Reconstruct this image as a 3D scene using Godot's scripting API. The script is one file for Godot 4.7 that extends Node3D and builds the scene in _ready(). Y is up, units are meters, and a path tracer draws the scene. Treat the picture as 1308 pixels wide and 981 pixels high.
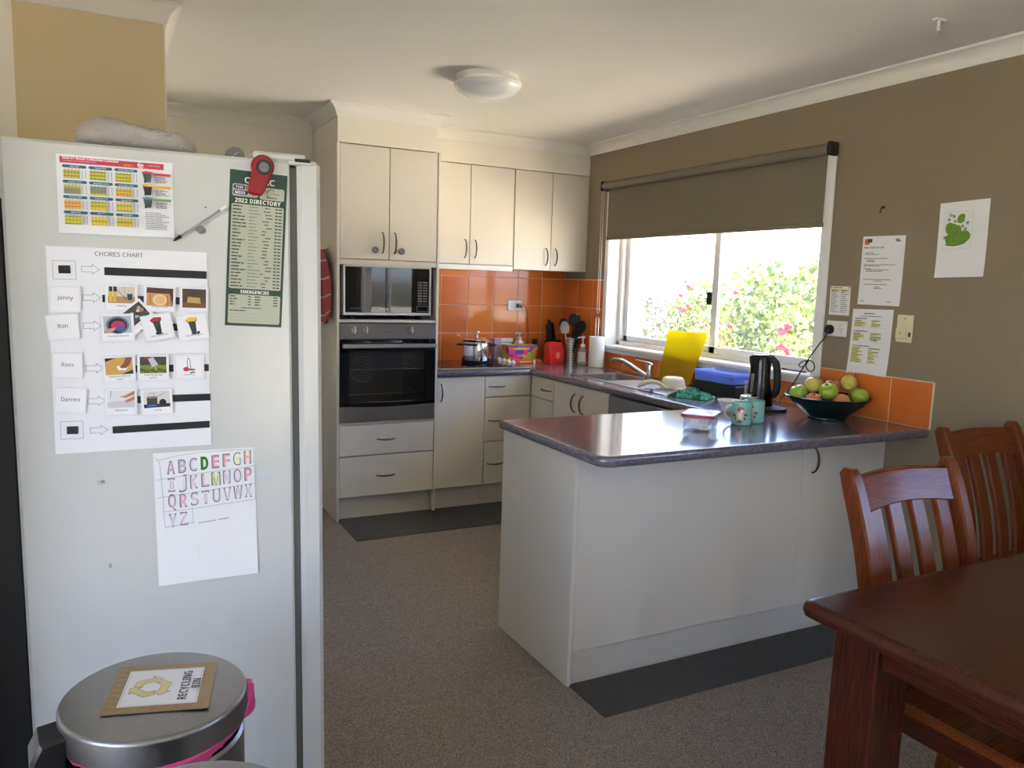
extends Node3D
# A shared-house kitchen seen from the dining table. x = 0 is the window wall, z = 0 the kitchen's back wall, y up, metres.

class MB:
	var P := PackedVector3Array()
	var K := PackedColorArray()
	var col := Color.WHITE
	var X := Transform3D()
	var soft := 38.0
	func ink(c: Color) -> MB:
		col = c.srgb_to_linear()
		return self
	func tri(a: Vector3, b: Vector3, c: Vector3) -> void:
		P.append(X * a); P.append(X * b); P.append(X * c)
		K.append(col); K.append(col); K.append(col)
	func quad(a: Vector3, b: Vector3, c: Vector3, d: Vector3) -> void:
		tri(a, b, c); tri(a, c, d)
	func facing(a: Vector3, b: Vector3, c: Vector3, d: Vector3, out: Vector3) -> void:
		if (b - a).cross(c - a).dot(out) < 0.0:
			quad(a, d, c, b)
		else:
			quad(a, b, c, d)
	func flip_from(s: int) -> void:
		var i := s
		while i < P.size():
			var t := P[i + 1]
			P[i + 1] = P[i + 2]
			P[i + 2] = t
			i += 3
	func outward_from(s: int) -> void:
		var v := 0.0
		var o := P[s]
		var i := s
		while i < P.size():
			v += (P[i] - o).dot((P[i + 1] - o).cross(P[i + 2] - o))
			i += 3
		if v < 0.0:
			flip_from(s)
	func box(ctr: Vector3, size: Vector3, bev := 0.0) -> MB:
		var h := size * 0.5
		var b := minf(bev, minf(h.x, minf(h.y, h.z)) * 0.9)
		var ax := [Vector3.RIGHT, Vector3.UP, Vector3.BACK]
		for i in 3:
			var j := (i + 1) % 3
			var k := (i + 2) % 3
			for s in [-1.0, 1.0]:
				var f: Vector3 = ctr + ax[i] * (s * h[i])
				var u: Vector3 = ax[j] * (h[j] - b)
				var v: Vector3 = ax[k] * (h[k] - b)
				facing(f - u - v, f + u - v, f + u + v, f - u + v, ax[i] * s)
				if b > 0.0:
					for q in [-1.0, 1.0]:
						var g: Vector3 = ctr + ax[j] * (q * h[j])
						var n: Vector3 = ax[i] * s + ax[j] * q
						var e1: Vector3 = f + u * q
						var e2: Vector3 = g + ax[i] * (s * (h[i] - b))
						facing(e1 - v, e1 + v, e2 + v, e2 - v, n)
		if b > 0.0:
			for sx in [-1.0, 1.0]:
				for sy in [-1.0, 1.0]:
					for sz in [-1.0, 1.0]:
						var a := ctr + Vector3(sx * h.x, sy * (h.y - b), sz * (h.z - b))
						var c := ctr + Vector3(sx * (h.x - b), sy * h.y, sz * (h.z - b))
						var d := ctr + Vector3(sx * (h.x - b), sy * (h.y - b), sz * h.z)
						if (c - a).cross(d - a).dot(Vector3(sx, sy, sz)) < 0.0:
							tri(a, d, c)
						else:
							tri(a, c, d)
		return self
	func span(a: Vector3, b: Vector3, bev := 0.0) -> MB:
		return box((a + b) * 0.5, (b - a).abs(), bev)
	func loft(rings: Array, cap0 := true, cap1 := true, loop := false) -> MB:
		var s := P.size()
		var n: int = rings[0].size()
		var m := rings.size()
		for i in (m if loop else m - 1):
			var a: PackedVector3Array = rings[i]
			var b: PackedVector3Array = rings[(i + 1) % m]
			for j in n:
				var k := (j + 1) % n
				if a[j].distance_squared_to(a[k]) > 1e-14:
					tri(a[j], a[k], b[k])
				if b[j].distance_squared_to(b[k]) > 1e-14:
					tri(a[j], b[k], b[j])
		if not loop:
			for e in [0, 1]:
				if not (cap0 if e == 0 else cap1):
					continue
				var r: PackedVector3Array = rings[0] if e == 0 else rings[m - 1]
				var c := Vector3.ZERO
				for q in r:
					c += q
				c /= n
				if c.distance_squared_to(r[0]) < 1e-12:
					continue
				for j in n:
					if e == 0:
						tri(c, r[(j + 1) % n], r[j])
					else:
						tri(c, r[j], r[(j + 1) % n])
		if P.size() > s:
			outward_from(s)
		return self
	func lathe(prof: Array, seg := 24, loop := false, at := Vector3.ZERO, B := Basis()) -> MB:
		var rings := []
		for p in prof:
			var r := PackedVector3Array()
			for j in seg:
				var a := TAU * j / seg
				r.append(at + B * Vector3(p.x * cos(a), p.y, p.x * sin(a)))
			rings.append(r)
		return loft(rings, true, true, loop)
	func tube(path: Array, r: float, seg := 8, radii := []) -> MB:
		var rings := []
		var t0: Vector3 = (path[1] - path[0]).normalized()
		var u := t0.cross(Vector3.UP if absf(t0.y) < 0.9 else Vector3.RIGHT).normalized()
		for i in path.size():
			var t: Vector3 = (path[mini(i + 1, path.size() - 1)] - path[maxi(i - 1, 0)]).normalized()
			u = (u - t * u.dot(t)).normalized()
			var v := t.cross(u)
			var rr: float = radii[i] if radii.size() else r
			var ring := PackedVector3Array()
			for j in seg:
				var a := TAU * j / seg
				ring.append(path[i] + (u * cos(a) + v * sin(a)) * rr)
			rings.append(ring)
		return loft(rings)
	# a flat bar that follows a path: side = its width direction, w wide and t thick, edges eased
	func bar(path: Array, side: Vector3, w: float, t: float, e := 0.003) -> MB:
		var rings := []
		for i in path.size():
			var d: Vector3 = (path[mini(i + 1, path.size() - 1)] - path[maxi(i - 1, 0)]).normalized()
			var nn := d.cross(side).normalized()
			var a := w * 0.5
			var b := t * 0.5
			var ring := PackedVector3Array()
			for q in [[a - e, b], [a, b - e], [a, e - b], [a - e, -b], [e - a, -b], [-a, e - b], [-a, b - e], [e - a, b]]:
				ring.append(path[i] + side * q[0] + nn * q[1])
			rings.append(ring)
		return loft(rings)
	func prism(poly: PackedVector2Array, d: float, bev := 0.0) -> MB:
		var s := P.size()
		var inn := inset(poly, bev) if bev > 0.0 else poly
		var rings := []
		var lay := [[inn, 0.0], [poly, bev], [poly, d - bev], [inn, d]] if bev > 0.0 else [[poly, 0.0], [poly, d]]
		for l in lay:
			var r := PackedVector3Array()
			for q in l[0]:
				r.append(Vector3(q.x, q.y, l[1]))
			rings.append(r)
		var n := poly.size()
		for i in rings.size() - 1:
			for j in n:
				quad(rings[i][j], rings[i][(j + 1) % n], rings[i + 1][(j + 1) % n], rings[i + 1][j])
		var cw := area(poly) < 0.0
		if cw:
			flip_from(s)
		var ix := Geometry2D.triangulate_polygon(inn)
		for i in range(0, ix.size(), 3):
			for z in [0.0, d]:
				var a := Vector3(inn[ix[i]].x, inn[ix[i]].y, z)
				var b := Vector3(inn[ix[i + 1]].x, inn[ix[i + 1]].y, z)
				var c := Vector3(inn[ix[i + 2]].x, inn[ix[i + 2]].y, z)
				if ((b - a).cross(c - a).z > 0.0) == (z > 0.0):
					tri(a, b, c)
				else:
					tri(a, c, b)
		return self
	static func area(p: PackedVector2Array) -> float:
		var a := 0.0
		for i in p.size():
			a += p[i].cross(p[(i + 1) % p.size()])
		return a * 0.5
	static func inset(p: PackedVector2Array, d: float) -> PackedVector2Array:
		var o := PackedVector2Array()
		var s := 1.0 if area(p) > 0.0 else -1.0
		var n := p.size()
		for i in n:
			var e0 := (p[i] - p[(i + n - 1) % n]).normalized()
			var e1 := (p[(i + 1) % n] - p[i]).normalized()
			var n0 := Vector2(-e0.y, e0.x) * s
			var n1 := Vector2(-e1.y, e1.x) * s
			var m := n0 + n1
			o.append(p[i] + m * (d / maxf(0.3, m.dot(n0))))
		return o
	# a profile (out, up) carried along a plan path (x, z); «out» is to the left of the way of travel
	func carry(path: Array, prof: Array) -> MB:
		var rings := []
		for i in path.size():
			var d0: Vector2 = (path[i] - path[maxi(i - 1, 0)]).normalized()
			var d1: Vector2 = (path[mini(i + 1, path.size() - 1)] - path[i]).normalized()
			if i == 0:
				d0 = d1
			if i == path.size() - 1:
				d1 = d0
			var n0 := Vector2(d0.y, -d0.x)
			var n1 := Vector2(d1.y, -d1.x)
			var m := (n0 + n1) / maxf(0.3, (n0 + n1).dot(n0))
			var r := PackedVector3Array()
			for q in prof:
				r.append(Vector3(path[i].x + m.x * q.x, q.y, path[i].y + m.y * q.x))
			rings.append(r)
		var s := P.size()
		var np := prof.size()
		for i in rings.size() - 1:
			for j in np:
				quad(rings[i][j], rings[i][(j + 1) % np], rings[i + 1][(j + 1) % np], rings[i + 1][j])
		var pg := PackedVector2Array()
		for q in prof:
			pg.append(q)
		var ix := Geometry2D.triangulate_polygon(pg)
		for e in [0, rings.size() - 1]:
			var dir: Vector2 = (path[1] - path[0]) * -1.0 if e == 0 else path[e] - path[e - 1]
			for i in range(0, ix.size(), 3):
				var a: Vector3 = rings[e][ix[i]]
				var b: Vector3 = rings[e][ix[i + 1]]
				var c: Vector3 = rings[e][ix[i + 2]]
				if (b - a).cross(c - a).dot(Vector3(dir.x, 0, dir.y)) > 0.0:
					tri(a, b, c)
				else:
					tri(a, c, b)
		# the sides: orient by the first quad against the profile's own sense
		var probe := (P[s + 1] - P[s]).cross(P[s + 2] - P[s])
		var w := area(pg)
		var e2: Vector2 = prof[1] - prof[0]
		var on2 := Vector2(e2.y, -e2.x) * (1.0 if w > 0.0 else -1.0)
		var dd: Vector2 = (path[1] - path[0]).normalized()
		var want := Vector3(dd.y * on2.x, on2.y, -dd.x * on2.x)
		if probe.dot(X.basis * want) < 0.0:
			var i := s
			var last := s + (rings.size() - 1) * np * 6
			while i < last:
				var t := P[i + 1]
				P[i + 1] = P[i + 2]
				P[i + 2] = t
				i += 3
		return self
	# a lumpy ball: f(direction) gives the radius factor
	func blob(ctr: Vector3, rad: Vector3, f: Callable, nu := 20, nv := 12) -> MB:
		var rings := []
		for i in nv + 1:
			var th := PI * i / nv
			var r := PackedVector3Array()
			for j in nu:
				var a := TAU * j / nu
				var d := Vector3(sin(th) * cos(a), cos(th), sin(th) * sin(a))
				r.append(ctr + d * rad * float(f.call(d)))
			rings.append(r)
		return loft(rings, false, false)
	func mesh(angle := soft) -> ArrayMesh:
		var n := P.size() / 3
		var fn := PackedVector3Array()
		fn.resize(n)
		var at := {}
		for i in n:
			fn[i] = (P[3 * i + 1] - P[3 * i]).cross(P[3 * i + 2] - P[3 * i])
			for k in 3:
				var key := Vector3i((P[3 * i + k] * 20000.0).round())
				if at.has(key):
					at[key].append(i)
				else:
					at[key] = [i]
		var lim := cos(deg_to_rad(angle))
		var N := PackedVector3Array()
		N.resize(P.size())
		var V := PackedVector3Array()
		V.resize(P.size())
		var C := PackedColorArray()
		C.resize(P.size())
		for i in n:
			var u := fn[i].normalized()
			for k in 3:
				var key := Vector3i((P[3 * i + k] * 20000.0).round())
				var s := Vector3.ZERO
				var list: Array = at[key]
				if list.size() > 60:
					s = fn[i]
				else:
					for q in list:
						if fn[q].normalized().dot(u) > lim:
							s += fn[q]
				var o: int = 3 * i + [0, 2, 1][k]
				V[o] = P[3 * i + k]
				C[o] = K[3 * i + k]
				N[o] = s.normalized() if s.length_squared() > 0.0 else Vector3.UP
		var arr := []
		arr.resize(Mesh.ARRAY_MAX)
		arr[Mesh.ARRAY_VERTEX] = V
		arr[Mesh.ARRAY_NORMAL] = N
		arr[Mesh.ARRAY_COLOR] = C
		var am := ArrayMesh.new()
		am.add_surface_from_arrays(Mesh.PRIMITIVE_TRIANGLES, arr)
		return am

# a printed sheet: flat marks laid on a surface, in metres from its top left corner
class Sheet:
	static var glyphs := {}
	var mb := MB.new()
	var o: Vector3
	var r: Vector3
	var d: Vector3
	var n: Vector3
	var w: float
	var h: float
	var lift := 0.00025
	var curl := 0.0
	func _init(tl: Vector3, right: Vector3, down: Vector3, width: float, height: float) -> void:
		o = tl; r = right.normalized(); d = down.normalized(); n = d.cross(r).normalized(); w = width; h = height
	func at(u: float, v: float) -> Vector3:
		return o + r * u + d * v + n * (lift + bend(u, v))
	func bend(u: float, v: float) -> float:
		var a := u / w
		var b := v / h
		return curl * (pow(b, 5.0) * (0.35 + 0.65 * absf(a - 0.45)))
	func up() -> void:
		lift += 0.000015
	func poly(pts: Array, c: Color) -> void:
		mb.ink(c)
		var pg := PackedVector2Array()
		for q in pts:
			pg.append(q if q is Vector2 else Vector2(q[0], q[1]))
		var ix := Geometry2D.triangulate_polygon(pg)
		for i in range(0, ix.size(), 3):
			var a := at(pg[ix[i]].x, pg[ix[i]].y)
			var b := at(pg[ix[i + 1]].x, pg[ix[i + 1]].y)
			var e := at(pg[ix[i + 2]].x, pg[ix[i + 2]].y)
			if (b - a).cross(e - a).dot(n) > 0.0:
				mb.tri(a, b, e)
			else:
				mb.tri(a, e, b)
		up()
	func rect(x: float, y: float, ww: float, hh: float, c: Color) -> void:
		poly([[x, y], [x + ww, y], [x + ww, y + hh], [x, y + hh]], c)
	func frame(x: float, y: float, ww: float, hh: float, t: float, c: Color) -> void:
		line(x, y, x + ww, y, t, c); line(x, y + hh, x + ww, y + hh, t, c); line(x, y, x, y + hh, t, c); line(x + ww, y, x + ww, y + hh, t, c)
	func disc(x: float, y: float, rx: float, ry: float, c: Color, seg := 16, turn := 0.0) -> void:
		var p := []
		for i in seg:
			p.append(Vector2(x, y) + Vector2(rx * cos(TAU * i / seg), ry * sin(TAU * i / seg)).rotated(turn))
		poly(p, c)
	func pill(x: float, y: float, ww: float, hh: float, rad: float, c: Color) -> void:
		var p := []
		for k in 4:
			var cx := x + rad if k == 1 or k == 2 else x + ww - rad
			var cy := y + rad if k >= 2 else y + hh - rad
			for i in 5:
				p.append(Vector2(cx, cy) + Vector2(rad, 0).rotated(PI * 0.5 * k + PI * 0.125 * i))
		poly(p, c)
	func line(x1: float, y1: float, x2: float, y2: float, t: float, c: Color) -> void:
		var e := Vector2(x2 - x1, y2 - y1).normalized()
		var q := Vector2(-e.y, e.x) * t * 0.5
		var g := e * t * 0.5
		var a := Vector2(x1, y1) - g
		var b := Vector2(x2, y2) + g
		poly([a + q, b + q, b - q, a - q], c)
	func path(pts: Array, t: float, c: Color) -> void:
		for i in pts.size() - 1:
			line(pts[i][0], pts[i][1], pts[i + 1][0], pts[i + 1][1], t, c)
	# rows of print too small to read: dashes of uneven length
	func lines(x: float, y: float, ww: float, hh: float, step: float, t: float, c: Color, seed_: int) -> void:
		var g := RandomNumberGenerator.new()
		g.seed = seed_
		var v := y
		while v < y + hh:
			var u := x
			var last := x + ww * g.randf_range(0.55, 1.0)
			while u < last:
				var l := minf(g.randf_range(1.5, 5.0) * t * 1.6, last - u)
				rect(u, v, l, t, c)
				u += l + t * 0.6
			v += step
	func text(s: String, x: float, y: float, cap: float, c: Color, align := 0.5, bold := false, wide := 0.0, turn := 0.0) -> void:
		mb.ink(c)
		var key := s + ("#b" if bold else "")
		if not glyphs.has(key):
			var f := SystemFont.new()
			f.font_names = PackedStringArray(["Droid Sans"])
			f.font_weight = 700 if bold else 400
			var tm := TextMesh.new()
			tm.font = f
			tm.font_size = 32
			tm.pixel_size = 0.01
			tm.depth = 0.01
			tm.curve_step = 1.5
			tm.text = s
			var ar := tm.get_mesh_arrays()
			var out := PackedVector2Array()
			var vs: PackedVector3Array = ar[Mesh.ARRAY_VERTEX]
			var ns: PackedVector3Array = ar[Mesh.ARRAY_NORMAL]
			var ix: PackedInt32Array = ar[Mesh.ARRAY_INDEX] if ar[Mesh.ARRAY_INDEX] != null else PackedInt32Array(range(vs.size()))
			for i in range(0, ix.size(), 3):
				if ns[ix[i]].z > 0.9 and ns[ix[i + 1]].z > 0.9 and ns[ix[i + 2]].z > 0.9:
					for k in 3:
						out.append(Vector2(vs[ix[i + k]].x, vs[ix[i + k]].y))
			glyphs[key] = out
		var g: PackedVector2Array = glyphs[key]
		if g.is_empty():
			return
		var lo := g[0]
		var hi := g[0]
		for q in g:
			lo = Vector2(minf(lo.x, q.x), minf(lo.y, q.y))
			hi = Vector2(maxf(hi.x, q.x), maxf(hi.y, q.y))
		var sy := cap / 0.2285
		var sx := wide / (hi.x - lo.x) if wide > 0.0 else sy
		var mid := (lo.y + hi.y) * 0.5
		for i in range(0, g.size(), 3):
			var v := []
			for k in 3:
				var q := Vector2((g[i + k].x - lerpf(lo.x, hi.x, align)) * sx, -(g[i + k].y - mid) * sy).rotated(turn)
				v.append(at(x + q.x, y + q.y))
			if (v[1] - v[0]).cross(v[2] - v[0]).dot(n) > 0.0:
				mb.tri(v[0], v[1], v[2])
			else:
				mb.tri(v[0], v[2], v[1])
		up()
	# the paper itself, thick t behind the print
	func paper(t := 0.0004, nu := 8, nv := 10) -> MB:
		var m := MB.new()
		var keep := lift
		for side in [0, 1]:
			lift = 0.0 if side == 0 else -t
			for i in nu:
				for j in nv:
					var a := at(w * i / nu, h * j / nv)
					var b := at(w * (i + 1) / nu, h * j / nv)
					var c := at(w * (i + 1) / nu, h * (j + 1) / nv)
					var e := at(w * i / nu, h * (j + 1) / nv)
					m.facing(a, b, c, e, n if side == 0 else -n)
		for i in nu:
			for vv in [0.0, h]:
				var q := []
				for l in [0.0, -t]:
					lift = l
					q.append(at(w * i / nu, vv)); q.append(at(w * (i + 1) / nu, vv))
				m.facing(q[0], q[1], q[3], q[2], d if vv > 0.0 else -d)
		for j in nv:
			for uu in [0.0, w]:
				var q := []
				for l in [0.0, -t]:
					lift = l
					q.append(at(uu, h * j / nv)); q.append(at(uu, h * (j + 1) / nv))
				m.facing(q[0], q[1], q[3], q[2], r if uu > 0.0 else -r)
		lift = keep
		return m

var M := {}
var used := {}
var rng := RandomNumberGenerator.new()

func numbered(called: String) -> String:
	var k: int = used.get(called, 0)
	used[called] = k + 1
	return called if k == 0 else "%s_%03d" % [called, k]

func tag(o: Node3D, label: String, category: String, group := "") -> Node3D:
	o.set_meta("label", label)
	o.set_meta("category", category)
	if group:
		o.set_meta("group", group)
	return o

var base := {}

func thing(called: String, label: String, category: String, at := Vector3.ZERO, group := "") -> Node3D:
	var o := Node3D.new()
	o.name = numbered(called)
	add_child(o)
	o.position = at
	base[o] = at
	return tag(o, label, category, group)

# builders work in the room's own places; a part is moved back under the base of its thing
func part(called: String, m, mat_: Material, parent: Node3D) -> MeshInstance3D:
	var o := MeshInstance3D.new()
	o.name = called
	if m is MB:
		var off: Vector3 = base[parent]
		for i in m.P.size():
			m.P[i] = m.P[i] - off
		o.mesh = m.mesh()
	else:
		o.mesh = m
	o.material_override = mat_
	parent.add_child(o, true)
	base[o] = base[parent]
	return o

func solo(called: String, m: MB, mat_: Material, label: String, category: String, group := "") -> MeshInstance3D:
	var o := MeshInstance3D.new()
	o.name = numbered(called)
	var lo := m.P[0]
	var hi := m.P[0]
	for q in m.P:
		lo = lo.min(q)
		hi = hi.max(q)
	var at := Vector3((lo.x + hi.x) * 0.5, lo.y, (lo.z + hi.z) * 0.5)
	for i in m.P.size():
		m.P[i] = m.P[i] - at
	o.mesh = m.mesh()
	o.material_override = mat_
	add_child(o)
	o.position = at
	base[o] = at
	tag(o, label, category, group)
	return o

func struct(called: String, m, mat: Material) -> MeshInstance3D:
	var o := MeshInstance3D.new()
	o.name = called
	o.mesh = m.mesh() if m is MB else m
	o.material_override = mat
	add_child(o)
	o.set_meta("kind", "structure")
	return o

func mat(c: Color, rough: float, metal := 0.0) -> StandardMaterial3D:
	var m := StandardMaterial3D.new()
	m.albedo_color = c
	m.roughness = rough
	m.metallic = metal
	return m

func rgb8(r: int, g: int, b: int) -> Color:
	return Color8(r, g, b)

# a seamless noise picture coloured by a ramp of [level, colour]
func noise_image(size: int, kind: int, freq: float, octaves: int, seed_: int, ramp: Array) -> ImageTexture:
	var f := FastNoiseLite.new()
	f.seed = seed_
	f.noise_type = kind
	f.frequency = freq
	f.fractal_octaves = octaves
	if kind == FastNoiseLite.TYPE_CELLULAR:
		f.cellular_return_type = FastNoiseLite.RETURN_CELL_VALUE
		f.fractal_type = FastNoiseLite.FRACTAL_NONE
	var im := f.get_seamless_image(size, size, false, false, 0.1, true)
	im.convert(Image.FORMAT_L8)
	var src := im.get_data()
	var lut := []
	for i in 256:
		var t := i / 255.0
		var c: Color = ramp[0][1]
		for k in ramp.size() - 1:
			if t >= ramp[k][0]:
				c = ramp[k][1].lerp(ramp[k + 1][1], clampf((t - ramp[k][0]) / (ramp[k + 1][0] - ramp[k][0]), 0.0, 1.0))
		lut.append(c)
	var dst := PackedByteArray()
	dst.resize(size * size * 3)
	for i in size * size:
		var c: Color = lut[src[i]]
		dst[3 * i] = c.r8
		dst[3 * i + 1] = c.g8
		dst[3 * i + 2] = c.b8
	return ImageTexture.create_from_image(Image.create_from_data(size, size, false, Image.FORMAT_RGB8, dst))

func tri_tex(m: StandardMaterial3D, t: Texture2D, scale: Vector3, world := false) -> StandardMaterial3D:
	m.albedo_texture = t
	m.uv1_triplanar = true
	m.uv1_world_triplanar = world
	m.uv1_scale = scale
	return m

func bump(m: StandardMaterial3D, t: Texture2D, cm: float) -> StandardMaterial3D:
	m.heightmap_enabled = true
	m.heightmap_texture = t
	m.heightmap_scale = cm
	return m

func make_materials() -> void:
	var S := FastNoiseLite.TYPE_SIMPLEX_SMOOTH
	var W := Color.WHITE
	var fine := noise_image(512, S, 0.12, 3, 3, [[0.0, Color(0.2, 0.2, 0.2)], [1.0, W]])
	var soft := noise_image(256, S, 0.03, 4, 5, [[0.0, Color(0.93, 0.93, 0.93)], [1.0, W]])
	M.fine = fine
	M.ceiling = mat(rgb8(238, 235, 227), 0.9)
	M.cornice = mat(rgb8(236, 233, 222), 0.75)
	M.cream = mat(rgb8(238, 232, 216), 0.85)
	M.taupe = mat(rgb8(143, 129, 105), 0.85)
	M.tan = mat(rgb8(226, 208, 168), 0.85)
	for k in ["ceiling", "cream", "taupe", "tan"]:
		bump(M[k], fine, 0.02)
		M[k].uv1_triplanar = true
		M[k].uv1_world_triplanar = true
		M[k].uv1_scale = Vector3.ONE * 3.0
	M.white_wood = mat(rgb8(236, 236, 234), 0.4)
	M.cab = mat(rgb8(227, 220, 206), 0.42)
	M.cab_edge = mat(rgb8(212, 206, 192), 0.5)
	M.kick = mat(rgb8(214, 209, 197), 0.5)
	M.dark_gap = mat(rgb8(58, 54, 48), 0.8)
	var vinyl := noise_image(1024, FastNoiseLite.TYPE_CELLULAR, 0.2, 1, 11, [[0.0, rgb8(84, 77, 73)], [0.25, rgb8(116, 107, 101)], [0.5, rgb8(140, 130, 122)], [0.75, rgb8(158, 147, 137)], [0.92, rgb8(176, 165, 154)], [1.0, rgb8(196, 187, 177)]])
	M.floor = tri_tex(mat(W, 0.6), vinyl, Vector3.ONE * 2.1, true)
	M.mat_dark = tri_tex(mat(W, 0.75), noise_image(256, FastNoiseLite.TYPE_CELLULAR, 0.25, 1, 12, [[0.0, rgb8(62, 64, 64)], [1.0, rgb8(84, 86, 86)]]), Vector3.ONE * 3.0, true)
	M.top = tri_tex(mat(W, 0.17), noise_image(512, S, 0.04, 5, 21, [[0.0, rgb8(88, 82, 92)], [0.45, rgb8(106, 100, 110)], [0.7, rgb8(118, 112, 122)], [1.0, rgb8(134, 128, 137)]]), Vector3.ONE * 2.2, true)
	M.top.metallic_specular = 0.6
	M.top.clearcoat_enabled = true
	M.top.clearcoat = 0.35
	M.top.clearcoat_roughness = 0.06
	M.tile = mat(rgb8(224, 124, 56), 0.09)
	M.tile_b = mat(rgb8(219, 118, 52), 0.1)
	M.tile_c = mat(rgb8(228, 130, 62), 0.08)
	M.grout = mat(rgb8(236, 206, 178), 0.8)
	M.fridge = mat(rgb8(205, 206, 202), 0.2)
	M.black = mat(rgb8(18, 18, 18), 0.35)
	M.black_soft = mat(rgb8(28, 28, 29), 0.6)
	M.rubber = mat(rgb8(92, 90, 86), 0.7)
	M.steel = mat(rgb8(196, 194, 190), 0.28, 1.0)
	var brushed := noise_image(256, S, 0.08, 3, 8, [[0.0, Color(0.82, 0.82, 0.82)], [1.0, W]])
	M.brushed = tri_tex(mat(rgb8(164, 161, 157), 0.36, 1.0), brushed, Vector3(3.0, 40.0, 40.0))
	M.oven_metal = mat(rgb8(118, 113, 108), 0.42, 0.7)
	M.chrome = mat(rgb8(225, 225, 225), 0.08, 1.0)
	M.handle = mat(rgb8(112, 108, 102), 0.3, 1.0)
	M.glass = mat(Color(1, 1, 1, 0.04), 0.03)
	M.glass.transparency = BaseMaterial3D.TRANSPARENCY_ALPHA
	M.dark_glass = mat(Color(0.05, 0.055, 0.06, 0.35), 0.04)
	M.dark_glass.transparency = BaseMaterial3D.TRANSPARENCY_ALPHA
	M.black_glass = mat(rgb8(14, 14, 15), 0.025)
	M.clear_plastic = mat(Color(0.92, 0.94, 0.96, 0.22), 0.12)
	M.clear_plastic.transparency = BaseMaterial3D.TRANSPARENCY_ALPHA
	M.print = mat(W, 0.55)
	M.print.vertex_color_use_as_albedo = true
	M.gloss_print = mat(W, 0.3)
	M.gloss_print.vertex_color_use_as_albedo = true
	M.glass_print = mat(W, 0.025)
	M.glass_print.vertex_color_use_as_albedo = true
	M.paper = mat(rgb8(238, 238, 238), 0.6)
	M.laminate = mat(rgb8(236, 237, 240), 0.3)
	M.white_plastic = mat(rgb8(232, 231, 226), 0.35)
	M.cream_plastic = mat(rgb8(226, 214, 176), 0.4)
	M.grey_plastic = mat(rgb8(128, 128, 126), 0.5)
	M.red_plastic = mat(rgb8(228, 50, 44), 0.35)
	M.blind = mat(rgb8(124, 116, 96), 0.9)
	bump(M.blind, fine, 0.02)
	M.blind.uv1_triplanar = true
	M.blind.uv1_scale = Vector3.ONE * 6.0
	M.blind_tube = mat(rgb8(120, 112, 98), 0.6)
	var grain := noise_image(512, S, 0.035, 5, 31, [[0.0, rgb8(38, 16, 9)], [0.4, rgb8(56, 24, 13)], [0.6, rgb8(68, 30, 16)], [1.0, rgb8(90, 42, 22)]])
	var grain2 := noise_image(512, S, 0.035, 5, 33, [[0.0, rgb8(70, 30, 12)], [0.4, rgb8(98, 46, 17)], [0.6, rgb8(114, 56, 22)], [1.0, rgb8(144, 78, 34)]])
	for k in [["wood_x", grain, Vector3(0.4, 14, 14)], ["wood_y", grain, Vector3(14, 0.4, 14)], ["wood_z", grain, Vector3(14, 14, 0.4)], ["chair_x", grain2, Vector3(0.45, 15, 15)], ["chair_y", grain2, Vector3(15, 0.45, 15)]]:
		M[k[0]] = tri_tex(mat(W, 0.24), k[1], k[2])
		M[k[0]].metallic_specular = 0.42
	M.towel = bump(mat(rgb8(188, 183, 178), 0.95), fine, 0.5)
	M.towel.uv1_triplanar = true
	M.towel.uv1_scale = Vector3.ONE * 4.0
	M.cloth = mat(W, 0.95)
	M.cloth.vertex_color_use_as_albedo = true
	bump(M.cloth, fine, 0.15)
	M.cloth.uv1_triplanar = true
	M.cloth.uv1_scale = Vector3.ONE * 9.0
	M.alu = mat(rgb8(232, 234, 236), 0.35)
	M.leaf = mat(W, 0.6)
	M.leaf.vertex_color_use_as_albedo = true
	M.leaf.backlight_enabled = true
	M.leaf.backlight = Color(0.5, 0.5, 0.5)
	M.brick = mat(W, 0.9)
	M.brick.vertex_color_use_as_albedo = true
	M.ground = tri_tex(mat(W, 0.95), noise_image(256, S, 0.06, 4, 41, [[0.0, rgb8(128, 122, 104)], [1.0, rgb8(166, 160, 140)]]), Vector3.ONE * 0.8, true)
	M.concrete = tri_tex(mat(W, 0.9), noise_image(256, S, 0.08, 4, 43, [[0.0, rgb8(222, 214, 196)], [1.0, rgb8(242, 236, 220)]]), Vector3.ONE * 0.7, true)
	M.paver = tri_tex(mat(W, 0.9), noise_image(256, S, 0.08, 4, 44, [[0.0, rgb8(140, 132, 120)], [1.0, rgb8(172, 164, 150)]]), Vector3.ONE * 0.7, true)
	M.fence = mat(rgb8(232, 230, 224), 0.7)
	M.render = mat(rgb8(226, 220, 208), 0.9)

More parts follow.
